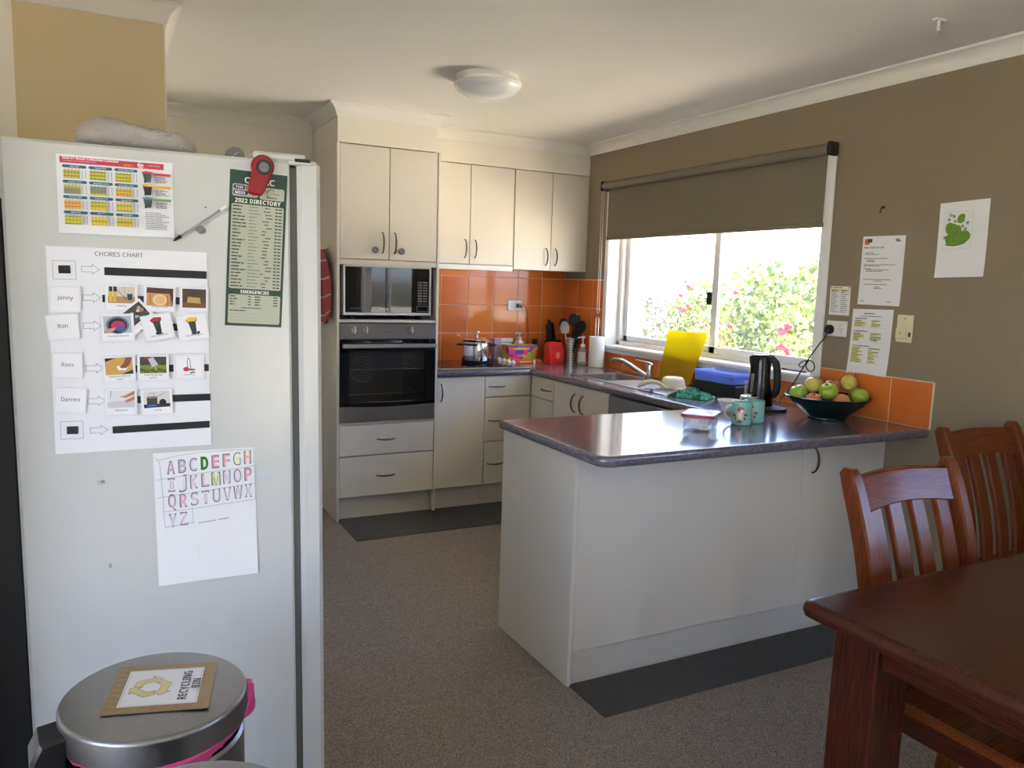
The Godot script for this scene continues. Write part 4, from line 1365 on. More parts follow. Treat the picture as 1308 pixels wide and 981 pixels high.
func chores() -> void:
	var t := thing("chores_chart", "large white laminated chores chart with black strips and arrows", "chart", Vector3(-3.05, 1.09, FZ))
	var s := Sheet.new(Vector3(-3.1985, 1.509, FZ + 0.0006), Vector3(0.297, 0.0, 0), Vector3(0.002, -0.418, 0), 0.298, 0.418)
	s.curl = 0.002
	part("sheet", s.paper(0.0005), M.laminate, t)
	var K := rgb8(24, 22, 24)
	var line_c := rgb8(96, 96, 100)
	s.text("CHORES CHART", 0.130, 0.0115, 0.0082, K, 0.5, false, 0.088)
	for q in [[0.031, 0.046], [0.031, 0.370]]:
		s.frame(q[0] - 0.020, q[1] - 0.018, 0.040, 0.036, 0.0006, line_c)
	for q in [[77, 43], [77, 100], [76, 157], [77, 244], [78, 312], [80, 373]]:
		var x: float = q[0] * 0.001 - 0.016
		var y: float = q[1] * 0.001
		var pts := [[x, y - 0.0055], [x + 0.019, y - 0.0055], [x + 0.019, y - 0.010], [x + 0.032, y], [x + 0.019, y + 0.010], [x + 0.019, y + 0.0055], [x, y + 0.0055], [x, y - 0.0055]]
		s.path(pts, 0.0007, line_c)
	part("print", s.mb, M.gloss_print, t)
	var strips := [[199, 47, 195, 16, 0.6], [196, 103, 200, 15, 1.0], [196, 160, 198, 15, -0.6], [195, 247, 202, 15, 0.2], [196, 312, 204, 15, 0.0], [200, 373, 190, 15, -0.6], [31, 45, 21, 16, -1.5], [32, 370, 20, 16, 1.5]]
	for q in strips:
		var m := MB.new()
		m.X = Transform3D(Basis(Vector3.BACK, -deg_to_rad(q[4])), s.at(q[0] * 0.001, q[1] * 0.001))
		m.box(Vector3(0, 0, 0.0005), Vector3(q[2] * 0.001, q[3] * 0.001, 0.0014), 0.0004)
		part("hook_and_loop_strip", m, M.black_soft, t)
	# the picture and name cards stuck to the strips
	var cards := [
		["name", 30, 104, 52, 49, 0.0, "white name card beside the arrow on the second row of the chores chart", "Jenny"],
		["name", 24, 159, 54, 48, -4.8, "white name card tilted over the left edge on the third row of the chores chart", "Ron"],
		["name", 29, 237, 50, 49, 1.7, "white name card beside the arrow on the fourth row of the chores chart", "Ross"],
		["name", 31, 308, 54, 50, 4.3, "white name card beside the arrow on the fifth row of the chores chart", "Darren"],
		["mop", 131, 99, 57, 51, 0.5, "laminated chores card picturing yellow boots, a mop and a bucket", "Mopping"],
		["plate", 203, 100, 58, 51, 2.5, "laminated chores card picturing a plate and cutlery on a table", "Setting the table"],
		["rug", 270, 100, 54, 50, 1.1, "laminated chores card picturing a straw broom head on a dark floor", "Sweeping"],
		["dishes", 158, 138, 55, 50, -40.0, "laminated chores card of dishes turned on its corner behind the other cards", "Dishes"],
		["wash", 122, 160, 58, 53, -2.0, "laminated chores card picturing a hand in a washing machine drum", "Washing in machine"],
		["redbin", 197, 159, 56, 52, -10.5, "tilted laminated chores card picturing a wheelie bin with a red lid", "Take rubbish out"],
		["yellowbin", 266, 159, 58, 53, -8.4, "tilted laminated chores card picturing a wheelie bin with a yellow lid", "Take recycling out"],
		["wipe", 122, 246, 58, 53, -2.5, "laminated chores card picturing a hand wiping a yellow table", "Wiping the table and|bench"],
		["water", 186, 245, 58, 53, 0.5, "laminated chores card picturing a watering can over green plants", "Watering the vege|garden"],
		["vacuum", 256, 244, 58, 53, 0.0, "laminated chores card picturing a red vacuum cleaner on white", "Vacuuming"],
		["bed", 123, 315, 58, 54, 0.5, "laminated chores card picturing hands smoothing a white bed", "Making bed"],
		["cook", 191, 318, 58, 53, -2.0, "laminated chores card picturing a pot on a gas stove", "Cooking"],
	]
	var lvl := 0
	for q in cards:
		var zoff := 0.0034 + 0.0001 * (lvl % 3)
		if q[0] == "dishes":
			zoff = 0.0049
		elif q[0] in ["wash", "redbin"]:
			zoff = 0.0063
		lvl += 1
		var ctr := s.at(q[1] * 0.001, q[2] * 0.001) + Vector3(0, 0, zoff)
		var B := Basis(Vector3.BACK, -deg_to_rad(q[5]))
		var w: float = q[3] * 0.001
		var h: float = q[4] * 0.001
		var c := thing("chore_card", q[6], "card", ctr - Vector3(0, h * 0.5, 0), "cards stuck on the chores chart")
		var pl := MB.new()
		pl.X = Transform3D(B, ctr)
		pl.box(Vector3.ZERO, Vector3(w + 0.003, h + 0.003, 0.0009), 0.0003)
		part("laminate", pl, M.laminate, c)
		var f := Sheet.new(ctr + B * Vector3(-w * 0.5, h * 0.5, 0.0003), B * Vector3.RIGHT, B * Vector3.DOWN, w, h)
		card_print(f, q[0], q[7], w, h)
		part("print", f.mb, M.gloss_print, c)

func card_print(f: Sheet, kind: String, words: String, w: float, h: float) -> void:
	var K := rgb8(30, 28, 30)
	f.rect(0.0, 0.0, w, h, rgb8(216, 216, 220))
	f.rect(0.0006, 0.0006, w - 0.0012, h - 0.0012, rgb8(240, 240, 243))
	if kind == "name":
		f.text(words, w * 0.5, h * 0.46, 0.0078, K)
		return
	var x := 0.0035
	var y := 0.003
	var pw := w - 0.007
	var ph := h * 0.66
	match kind:
		"mop":
			f.rect(x, y, pw, ph * 0.62, rgb8(214, 204, 190))
			f.rect(x, y + ph * 0.6, pw, ph * 0.4, rgb8(178, 140, 98))
			f.line(x + pw * 0.62, y, x + pw * 0.62, y + ph * 0.6, 0.0008, rgb8(150, 140, 128))
			for u in [0.10, 0.26]:
				f.rect(x + pw * (u - 0.05), y, pw * 0.12, ph * 0.35, rgb8(34, 32, 34))
				f.rect(x + pw * (u - 0.06), y + ph * 0.3, pw * 0.12, ph * 0.62, rgb8(222, 178, 50))
			f.line(x + pw * 0.3, y + ph * 0.12, x + pw * 0.72, y + ph * 0.85, 0.001, rgb8(60, 56, 54))
			f.poly([[x + pw * 0.55, y + ph * 0.92], [x + pw * 0.72, y + ph * 0.78], [x + pw * 0.95, y + ph * 0.95]], rgb8(150, 150, 150))
			f.poly([[x + pw * 0.70, y + ph * 0.42], [x + pw * 0.92, y + ph * 0.42], [x + pw * 0.88, y + ph * 0.8], [x + pw * 0.73, y + ph * 0.8]], rgb8(44, 74, 82))
		"plate":
			ph = h * 0.74
			f.rect(x, y, pw, ph, rgb8(76, 48, 38))
			f.poly([[x, y + ph * 0.3], [x + pw * 0.86, y + ph * 0.3], [x + pw, y + ph], [x, y + ph]], rgb8(206, 152, 92))
			f.disc(x + pw * 0.5, y + ph * 0.66, pw * 0.27, ph * 0.32, rgb8(236, 204, 150), 22)
			f.disc(x + pw * 0.5, y + ph * 0.66, pw * 0.19, ph * 0.22, rgb8(226, 188, 130), 22)
			for u in [0.13, 0.78, 0.9]:
				f.line(x + pw * u, y + ph * 0.4, x + pw * (u + 0.02), y + ph * 0.94, 0.0012, rgb8(98, 62, 42))
		"rug":
			ph = h * 0.80
			f.rect(x, y, pw, ph, rgb8(78, 58, 38))
			f.rect(x, y + ph * 0.72, pw, ph * 0.28, rgb8(112, 70, 40))
			f.poly([[x + pw * 0.24, y + ph * 0.42], [x + pw * 0.74, y + ph * 0.46], [x + pw * 0.78, y + ph * 0.78], [x + pw * 0.18, y + ph * 0.72]], rgb8(190, 158, 96))
			f.line(x + pw * 0.45, y + ph * 0.44, x + pw * 0.36, y + ph * 0.02, 0.001, rgb8(50, 38, 28))
		"dishes":
			f.rect(x, y, pw, ph, rgb8(70, 66, 68))
			for i in 9:
				f.disc(x + pw * (0.12 + 0.1 * i), y + ph * (0.3 + 0.4 * ((i * 5) % 7) / 7.0), pw * 0.09, ph * 0.1, [rgb8(196, 196, 198), rgb8(168, 168, 172), rgb8(30, 30, 34)][i % 3], 12)
			f.disc(x + pw * 0.85, y + ph * 0.5, pw * 0.1, ph * 0.12, rgb8(180, 110, 80), 10)
			f.disc(x + pw * 0.15, y + ph * 0.75, pw * 0.11, ph * 0.14, rgb8(206, 206, 210), 10)
		"wash":
			f.rect(x, y, pw, ph, rgb8(176, 190, 198))
			f.disc(x + pw * 0.5, y + ph * 0.53, pw * 0.42, ph * 0.52, rgb8(112, 124, 132), 24)
			f.disc(x + pw * 0.5, y + ph * 0.55, pw * 0.34, ph * 0.44, rgb8(36, 30, 40), 24)
			f.disc(x + pw * 0.52, y + ph * 0.56, pw * 0.26, ph * 0.28, rgb8(176, 44, 104), 16)
			f.disc(x + pw * 0.62, y + ph * 0.76, pw * 0.17, ph * 0.17, rgb8(40, 104, 150), 14)
			f.poly([[x, y + ph * 0.82], [x + pw * 0.30, y + ph * 0.68], [x + pw * 0.44, y + ph * 0.66], [x + pw * 0.36, y + ph * 0.86], [x, y + ph]], rgb8(204, 148, 120))
		"redbin", "yellowbin":
			var lid := rgb8(176, 38, 58) if kind == "redbin" else rgb8(236, 196, 50)
			f.poly([[w * 0.36, h * 0.24], [w * 0.62, h * 0.24], [w * 0.60, h * 0.78], [w * 0.44, h * 0.78]], rgb8(44, 52, 46))
			f.poly([[w * 0.28, h * 0.18], [w * 0.42, h * 0.09], [w * 0.68, h * 0.12], [w * 0.68, h * 0.20], [w * 0.60, h * 0.27], [w * 0.36, h * 0.27]], lid)
			f.poly([[w * 0.28, h * 0.18], [w * 0.36, h * 0.27], [w * 0.60, h * 0.27], [w * 0.68, h * 0.20], [w * 0.68, h * 0.23], [w * 0.61, h * 0.31], [w * 0.36, h * 0.31], [w * 0.29, h * 0.22]], rgb8(40, 44, 42))
			f.disc(w * 0.66 if kind == "yellowbin" else w * 0.44, h * 0.74, w * 0.055, h * 0.06, rgb8(24, 24, 24), 12)
			f.rect(w * 0.40, h * 0.77, w * 0.26, h * 0.03, rgb8(30, 32, 30))
		"wipe":
			f.rect(x, y, pw, ph, rgb8(206, 164, 84))
			f.poly([[x, y], [x + pw * 0.4, y], [x, y + ph * 0.22]], rgb8(40, 38, 36))
			f.poly([[x + pw * 0.55, y + ph], [x + pw, y + ph * 0.74], [x + pw, y + ph]], rgb8(70, 56, 50))
			for i in 4:
				f.line(x + pw * 0.02, y + ph * (0.32 + 0.17 * i), x + pw * 0.7, y + ph * (0.22 + 0.15 * i), 0.0003, rgb8(180, 136, 60))
			f.poly([[x + pw * 0.40, y + ph * 0.52], [x + pw * 0.62, y + ph * 0.44], [x + pw * 0.84, y + ph * 0.56], [x + pw * 0.72, y + ph * 0.78], [x + pw * 0.46, y + ph * 0.74]], rgb8(236, 236, 236))
			f.poly([[x + pw * 0.50, y + ph * 0.56], [x + pw * 0.66, y + ph * 0.34], [x + pw * 0.76, y], [x + pw, y], [x + pw * 0.92, y + ph * 0.34], [x + pw * 0.78, y + ph * 0.62], [x + pw * 0.60, y + ph * 0.64]], rgb8(142, 84, 62))
		"water":
			f.rect(x, y, pw, ph * 0.5, rgb8(64, 60, 58))
			f.rect(x, y + ph * 0.5, pw, ph * 0.5, rgb8(124, 138, 40))
			for i in 9:
				f.disc(x + pw * (0.06 + 0.11 * i), y + ph * (0.78 + 0.05 * (i % 3)), pw * 0.07, ph * 0.10, rgb8(70 + 8 * (i % 4), 92 + 6 * (i % 3), 30), 10)
			f.poly([[x + pw * 0.30, y + ph * 0.12], [x + pw * 0.50, y + ph * 0.02], [x + pw * 0.70, y + ph * 0.5], [x + pw * 0.46, y + ph * 0.62]], rgb8(196, 200, 200))
			f.line(x + pw * 0.46, y + ph * 0.58, x + pw * 0.36, y + ph * 0.78, 0.0006, rgb8(224, 228, 228))
			f.line(x + pw * 0.56, y + ph * 0.58, x + pw * 0.62, y + ph * 0.84, 0.0006, rgb8(224, 228, 228))
			f.rect(x + pw * 0.16, y, pw * 0.2, ph * 0.12, rgb8(150, 60, 70))
		"vacuum":
			f.frame(0.003, 0.003, w - 0.006, h - 0.006, 0.0003, rgb8(120, 120, 124))
			f.path([[w * 0.46, h * 0.52], [w * 0.44, h * 0.3], [w * 0.48, h * 0.14], [w * 0.54, h * 0.22], [w * 0.56, h * 0.62]], 0.0011, rgb8(60, 58, 60))
			f.disc(w * 0.40, h * 0.60, w * 0.10, h * 0.09, rgb8(166, 44, 58), 14)
			f.poly([[w * 0.48, h * 0.56], [w * 0.72, h * 0.60], [w * 0.70, h * 0.66], [w * 0.48, h * 0.66]], rgb8(140, 90, 96))
			f.poly([[w * 0.52, h * 0.74], [w * 0.64, h * 0.70], [w * 0.74, h * 0.74], [w * 0.54, h * 0.78]], rgb8(48, 48, 50))
		"bed":
			f.rect(x, y, pw, ph, rgb8(226, 226, 228))
			f.poly([[x, y + ph * 0.7], [x + pw, y + ph * 0.55], [x + pw, y + ph], [x, y + ph]], rgb8(200, 202, 208))
			for q in [[0.0, 0.36], [0.25, 0.66]]:
				f.poly([[x + pw * (0.42 + q[0]), y + ph * (q[1])], [x + pw * 0.62, y + ph * (q[1] - 0.05)], [x + pw, y + ph * (q[1] - 0.34)], [x + pw, y + ph * (q[1] - 0.1)], [x + pw * 0.68, y + ph * (q[1] + 0.08)]], rgb8(190, 130, 102))
			f.line(x + pw * 0.14, y + ph * 0.02, x + pw * 0.12, y + ph * 0.4, 0.0009, rgb8(120, 116, 116))
		"cook":
			f.rect(x, y, pw, ph, rgb8(214, 212, 210))
			f.rect(x, y + ph * 0.78, pw, ph * 0.22, rgb8(40, 42, 48))
			f.rect(x + pw * 0.12, y + ph * 0.36, pw * 0.40, ph * 0.44, rgb8(70, 64, 54))
			f.disc(x + pw * 0.32, y + ph * 0.36, pw * 0.20, ph * 0.07, rgb8(150, 140, 120), 14)
			f.path([[x + pw * 0.18, y + ph * 0.3], [x + pw * 0.22, y + ph * 0.12], [x + pw * 0.38, y + ph * 0.1], [x + pw * 0.44, y + ph * 0.3]], 0.0006, rgb8(110, 104, 96))
			f.line(x + pw * 0.5, y + ph * 0.36, x + pw * 0.85, y + ph * 0.1, 0.0007, rgb8(80, 80, 80))
			f.disc(x + pw * 0.72, y + ph * 0.72, pw * 0.14, ph * 0.22, rgb8(30, 30, 34), 16)
			f.disc(x + pw * 0.30, y + ph * 0.88, pw * 0.2, ph * 0.07, rgb8(52, 104, 176), 14)
	var ws := words.split("|")
	for i in ws.size():
		f.text(ws[i], w * 0.5, (h * 0.83 if ws.size() == 1 else h * 0.79 + 0.0055 * i), 0.0031, rgb8(50, 50, 54))

func directory() -> void:
	var t := thing("directory_card", "tall dark green phone directory card under the red clip", "directory card", Vector3(-2.80, 1.35, FZ))
	var s := Sheet.new(Vector3(-2.8505, 1.688, FZ + 0.0006), Vector3(0.1205, -0.005, 0), Vector3(-0.016, -0.335, 0), 0.1205, 0.3345)
	part("sheet", s.paper(0.0007), mat(rgb8(20, 62, 44), 0.35), t)
	var P := rgb8(178, 182, 160)
	s.text("COLAC", 0.062, 0.0195, 0.0130, rgb8(240, 240, 230), 0.5, true, 0.063)
	s.pill(0.006, 0.029, 0.053, 0.026, 0.004, P)
	s.pill(0.063, 0.031, 0.052, 0.026, 0.004, P)
	s.pill(0.008, 0.031, 0.024, 0.009, 0.004, rgb8(36, 42, 92))
	s.text("1134", 0.020, 0.0355, 0.0052, rgb8(240, 240, 246), 0.5, true)
	s.rect(0.033, 0.031, 0.022, 0.009, rgb8(216, 112, 100))
	s.text("3CS", 0.044, 0.0355, 0.0056, rgb8(250, 240, 236), 0.5, true)
	s.pill(0.008, 0.0425, 0.030, 0.0095, 0.004, rgb8(36, 42, 92))
	s.text("MIXX", 0.0225, 0.0473, 0.0062, rgb8(244, 244, 248), 0.5, true)
	s.text("FM", 0.0480, 0.0485, 0.0075, rgb8(206, 84, 76), 0.5, true)
	var arc := []
	for i in 15:
		var a := PI * (0.35 + 1.25 * i / 14.0)
		arc.append([0.088 + 0.010 * cos(a), 0.0435 - 0.009 * sin(a)])
	s.path(arc, 0.0012, rgb8(50, 56, 48))
	s.text("Our", 0.077, 0.038, 0.0036, rgb8(60, 66, 56))
	s.text("Choice", 0.096, 0.043, 0.0040, rgb8(60, 66, 56))
	s.text("Hot Line", 0.088, 0.0515, 0.0042, rgb8(60, 66, 56), 0.5, true)
	s.text("2022 DIRECTORY", 0.060, 0.0635, 0.0090, rgb8(242, 242, 234), 0.5, true, 0.096)
	s.pill(0.005, 0.071, 0.110, 0.182, 0.004, P)
	var g := RandomNumberGenerator.new()
	g.seed = 99
	var dk := rgb8(58, 62, 54)
	for i in 25:
		var y := 0.0745 + i * 0.00715
		s.lines(0.008, y, g.randf_range(0.020, 0.034), 0.001, 0.01, 0.0026, dk, 200 + i)
		s.lines(0.042, y + 0.0003, g.randf_range(0.012, 0.036), 0.001, 0.01, 0.0015, rgb8(104, 108, 92), 300 + i)
		s.lines(0.080 - g.randf() * 0.012, y + 0.0004, 0.014, 0.001, 0.01, 0.0020, dk, 400 + i)
		s.rect(0.097, y, 0.006, 0.0026, dk)
		s.rect(0.1045, y, 0.007, 0.0026, dk)
	s.text("EMERGENCIES", 0.060, 0.2595, 0.0070, rgb8(242, 242, 234), 0.5, true, 0.060)
	s.pill(0.005, 0.2655, 0.110, 0.063, 0.004, P)
	for i in 4:
		s.lines(0.008, 0.2685 + i * 0.0058, 0.016, 0.001, 0.01, 0.0024, dk, 500 + i)
		s.rect(0.046, 0.2685 + i * 0.0058, 0.006, 0.0022, dk)
		s.lines(0.060, 0.2685 + i * 0.0058, 0.016, 0.001, 0.01, 0.0024, dk, 520 + i)
		s.rect(0.100, 0.2685 + i * 0.0058, 0.009, 0.0022, dk)
	s.lines(0.032, 0.2935, 0.062, 0.001, 0.01, 0.0018, dk, 531)
	s.lines(0.008, 0.2995, 0.040, 0.001, 0.01, 0.0022, dk, 532)
	for i in 3:
		s.line(0.009, 0.308 + i * 0.007, 0.110, 0.308 + i * 0.007, 0.0003, rgb8(140, 146, 124))
	part("print", s.mb, M.gloss_print, t)

func alphabet() -> void:
	var t := thing("alphabet_sheet", "white sheet with a hand-coloured outline alphabet, lowest paper on the refrigerator", "drawing", Vector3(-2.91, 0.784, FZ))
	var s := Sheet.new(Vector3(-3.0165, 1.0795, FZ + 0.0006), Vector3(0.2085, -0.0005, 0), Vector3(0.004, -0.2955, 0), 0.2095, 0.2955)
	s.curl = 0.007
	part("sheet", s.paper(0.0004), M.paper, t)
	var line_c := rgb8(120, 104, 124)
	var pk := rgb8(232, 198, 214)
	var fills := {"A": rgb8(226, 170, 194), "B": rgb8(196, 190, 206), "C": rgb8(222, 212, 226), "D": rgb8(36, 128, 30), "E": rgb8(240, 160, 178), "F": rgb8(236, 178, 190), "G": rgb8(238, 240, 190), "H": rgb8(244, 190, 160), "M": rgb8(226, 230, 140), "L": rgb8(232, 190, 208), "P": rgb8(238, 178, 186), "R": rgb8(238, 190, 200), "Q": rgb8(232, 204, 220)}
	var rows := ["ABCDEFGH", "IJKLMNOP", "QRSTUVWX", "YZ"]
	for r in 4:
		for i in rows[r].length():
			var ch: String = rows[r][i]
			var u: float = 0.034 + i * 0.0228
			var v: float = 0.034 + r * 0.0385 - i * 0.0016 + (0.002 if r == 3 else 0.0)
			var wide := 0.0155 if ch != "I" else 0.014
			if ch in "MW":
				wide = 0.019
			var dark := rgb8(24, 96, 22) if ch == "D" else line_c
			s.text(ch, u, v, 0.0295, dark, 0.5, true, wide)
			s.text(ch, u + 0.0002, v, 0.0252, fills.get(ch, pk.lerp(Color(0.93, 0.91, 0.95), 0.65)), 0.5, true, wide * 0.76)
	var gr := rgb8(122, 148, 110)
	var L := 0.0007
	s.path([[0.005, 0.010], [0.012, 0.022], [0.0145, 0.06], [0.016, 0.1], [0.0165, 0.144], [0.0185, 0.166]], L, gr)
	s.path([[0.009, 0.016], [0.05, 0.008], [0.10, 0.004], [0.150, 0.0035], [0.206, 0.006]], L, gr)
	s.path([[0.004, 0.059], [0.09, 0.051], [0.16, 0.047], [0.2085, 0.043]], L, gr)
	s.path([[0.004, 0.099], [0.09, 0.092], [0.2085, 0.0835]], L, gr)
	s.path([[0.0165, 0.131], [0.075, 0.129], [0.14, 0.125], [0.2085, 0.121]], L, gr)
	s.path([[0.0185, 0.166], [0.05, 0.163], [0.077, 0.160]], L, gr)
	s.path([[0.074, 0.128], [0.0755, 0.164]], L, gr)
	s.path([[0.2065, 0.006], [0.2083, 0.05], [0.2088, 0.121]], L, gr)
	s.text("shutterstock.com · 1752107879", 0.118, 0.1605, 0.0026, rgb8(60, 60, 66), 0.5, true, 0.064, -0.07)
	s.line(0.084, 0.222, 0.085, 0.245, 0.0005, rgb8(190, 192, 204))
	part("print", s.mb, M.print, t)

# two pedal bins in front of the refrigerator
func bins() -> void:
	for k in 2:
		var c := Vector3(-3.040, 0.0, 3.737) if k == 0 else Vector3(-3.018, 0.0, 4.130)
		var lab := ["round steel pedal bin with a recycling sign taped on its lid", "second round steel pedal bin, its lid just showing in front of the recycling bin"]
		var t := thing("pedal_bin", lab[k], "bin", c, "round steel pedal bins")
		var top := 0.735
		part("body", MB.new().lathe([Vector2(0, 0.012), Vector2(0.144, 0.012), Vector2(0.146, 0.03), Vector2(0.146, 0.655), Vector2(0.141, 0.66), Vector2(0.141, 0.03), Vector2(0, 0.03)], 56, false, c), M.brushed, t)
		part("base_ring", MB.new().lathe([Vector2(0, 0), Vector2(0.149, 0), Vector2(0.149, 0.02), Vector2(0.144, 0.026), Vector2(0, 0.026)], 40, false, c), M.black_soft, t)
		var B := Basis(Vector3(0, 0, 1), -0.012) * Basis(Vector3.RIGHT, 0.02)
		part("lid", MB.new().lathe([Vector2(0.1465, -0.05), Vector2(0.1505, -0.05), Vector2(0.152, -0.046), Vector2(0.152, -0.008), Vector2(0.150, -0.003), Vector2(0.146, 0.0), Vector2(0.10, 0.0035), Vector2(0.05, 0.005), Vector2(0, 0.0055), Vector2(0, 0.003), Vector2(0.146, -0.004), Vector2(0.1465, -0.05)], 64, false, c + Vector3(0, top, 0), B), M.brushed, t)
		# hinge block at the back left, with its wire
		var hb := MB.new()
		hb.X = Transform3D(Basis(Vector3.UP, 0.12), c + Vector3(-0.146, 0, 0.0))
		hb.prism(PackedVector2Array([Vector2(-0.048, 0.60), Vector2(-0.01, 0.52), Vector2(0.006, 0.52), Vector2(0.006, 0.722), Vector2(-0.034, 0.718), Vector2(-0.048, 0.690)]), 0.07, 0.006)
		part("hinge_block", hb, M.black, t)
		part("wire_handle", MB.new().tube([c + Vector3(-0.182, 0.655, 0.072), c + Vector3(-0.186, 0.56, 0.074), c + Vector3(-0.178, 0.46, 0.074)], 0.0022, 6), M.chrome, t)
		part("pedal", MB.new().span(c + Vector3(-0.03, 0.004, 0.14), c + Vector3(0.03, 0.016, 0.19), 0.004), M.black, t)
		if k == 1:
			continue
		# the pink liner that hangs out under the lid
		var bag := MB.new()
		var n := FastNoiseLite.new()
		n.seed = 12
		n.frequency = 2.6
		var rings := []
		for i in 145:
			var a := TAU * i / 144.0
			var dir := Vector3(cos(a), 0, sin(a))
			var front := exp(-pow(angle_difference(a, 1.45) / 0.42, 2.0))
			var right := exp(-pow(angle_difference(a, -0.05) / 0.26, 2.0))
			var drop := 0.006 + 0.036 * front + 0.022 * right + 0.006 * n.get_noise_1d(a * 9.0)
			var outw := 0.0005 + 0.004 * front + 0.016 * right * (1.0 + 0.6 * n.get_noise_1d(a * 22.0)) + 0.002 * absf(n.get_noise_1d(a * 15.0))
			var topy := 0.688 + 0.034 * right
			var p := c + dir * 0.1475
			rings.append(PackedVector3Array([p + Vector3(0, topy, 0) + dir * (0.005 if right > 0.1 else 0.0), p + dir * (outw + 0.002) + Vector3(0, topy - 0.2 * drop, 0), p + dir * (outw * (1.2 + 0.5 * n.get_noise_1d(a * 40.0)) + 0.001) + Vector3(0, 0.686 - 0.6 * drop, 0), p + dir * outw * 0.6 + Vector3(0, 0.686 - drop, 0), p + Vector3(0, 0.684 - drop, 0)]))
		bag.loft(rings, false, false)
		var bm := mat(rgb8(214, 74, 134), 0.35)
		bm.backlight_enabled = true
		bm.backlight = Color(0.5, 0.16, 0.3)
		part("liner", bag, bm, t)
		# the taped-on sign
		var X := Transform3D(B, c + Vector3(0, top, 0))
		var tl := Vector3(-3.093, 0, 3.636)
		var tr := Vector3(-2.930, 0, 3.677)
		var bl := Vector3(-3.127, 0, 3.793)
		var on := func(q: Vector3) -> Vector3:
			var l := Vector3(q.x - c.x, 0, q.z - c.z)
			return X * (l + Vector3(0, 0.0062, 0))
		var s := Sheet.new(on.call(tl), on.call(tr) - on.call(tl), on.call(bl) - on.call(tl), (tr - tl).length(), (bl - tl).length())
		var W := s.w
		var Hh := s.h
		var sg := part("sign", s.paper(0.0006, 2, 2), mat(rgb8(150, 124, 84), 0.3), t)
		s.rect(0, 0, W, Hh, rgb8(150, 122, 78))
		for i in 18:
			s.line(0.004, 0.002 + Hh * i / 18.0, 0.018, 0.004 + Hh * i / 18.0, 0.0016, [rgb8(134, 104, 62), rgb8(172, 148, 104)][i % 2])
			s.line(W * i / 18.0, Hh - 0.004, W * (i + 0.8) / 18.0, Hh - 0.016, 0.0014, [rgb8(138, 110, 66), rgb8(168, 142, 98)][i % 2])
		s.rect(0.021, 0.019, W - 0.042, Hh - 0.038, rgb8(226, 226, 226))
		s.frame(0.024, 0.022, W - 0.048, Hh - 0.044, 0.0007, rgb8(150, 150, 154))
		var cy := Vector2(0.065, Hh * 0.5)
		for i in 3:
			var a := TAU * i / 3.0 - 0.35
			var p := []
			for q in [[-0.014, -0.026], [0.010, -0.026], [0.010, -0.032], [0.022, -0.019], [0.010, -0.008], [0.010, -0.014], [-0.006, -0.014], [-0.012, -0.006], [-0.022, -0.012]]:
				p.append(cy + Vector2(q[0], q[1]).rotated(a) * 1.15)
			var p2 := []
			for q in p:
				p2.append([q.x, q.y])
			p2.append(p2[0])
			s.poly(p, rgb8(214, 200, 134))
			s.path(p2, 0.0008, rgb8(70, 66, 56))
		s.text("RECYCLING", W - 0.047, Hh * 0.5, 0.0145, rgb8(40, 38, 38), 0.5, true, 0.098, -PI / 2)
		s.text("BIN", W - 0.029, Hh * 0.5 - 0.004, 0.0135, rgb8(40, 38, 38), 0.5, true, 0.032, -PI / 2)
		part("print", s.mb, M.gloss_print, sg)

# ---------------------------------------------------------------- dining table and chairs
# a slab with a shaped edge: layers of [inset, height]
func slab(m: MB, poly: PackedVector2Array, layers: Array, at: Vector3) -> MB:
	var s := m.P.size()
	var rings := []
	for l in layers:
		var pg := MB.inset(poly, l[0]) if l[0] > 0.0 else poly
		var r := PackedVector3Array()
		for q in pg:
			r.append(at + Vector3(q.x, l[1], q.y))
		rings.append(r)
	m.loft(rings)
	return m

func round_rect(x0: float, z0: float, x1: float, z1: float, r: float, n := 5) -> PackedVector2Array:
	var p := PackedVector2Array()
	for k in 4:
		var c := Vector2(x1 - r if k == 0 or k == 3 else x0 + r, z1 - r if k < 2 else z0 + r)
		for i in n + 1:
			p.append(c + Vector2(r, 0).rotated(PI * 0.5 * k + PI * 0.5 * i / n))
	return p

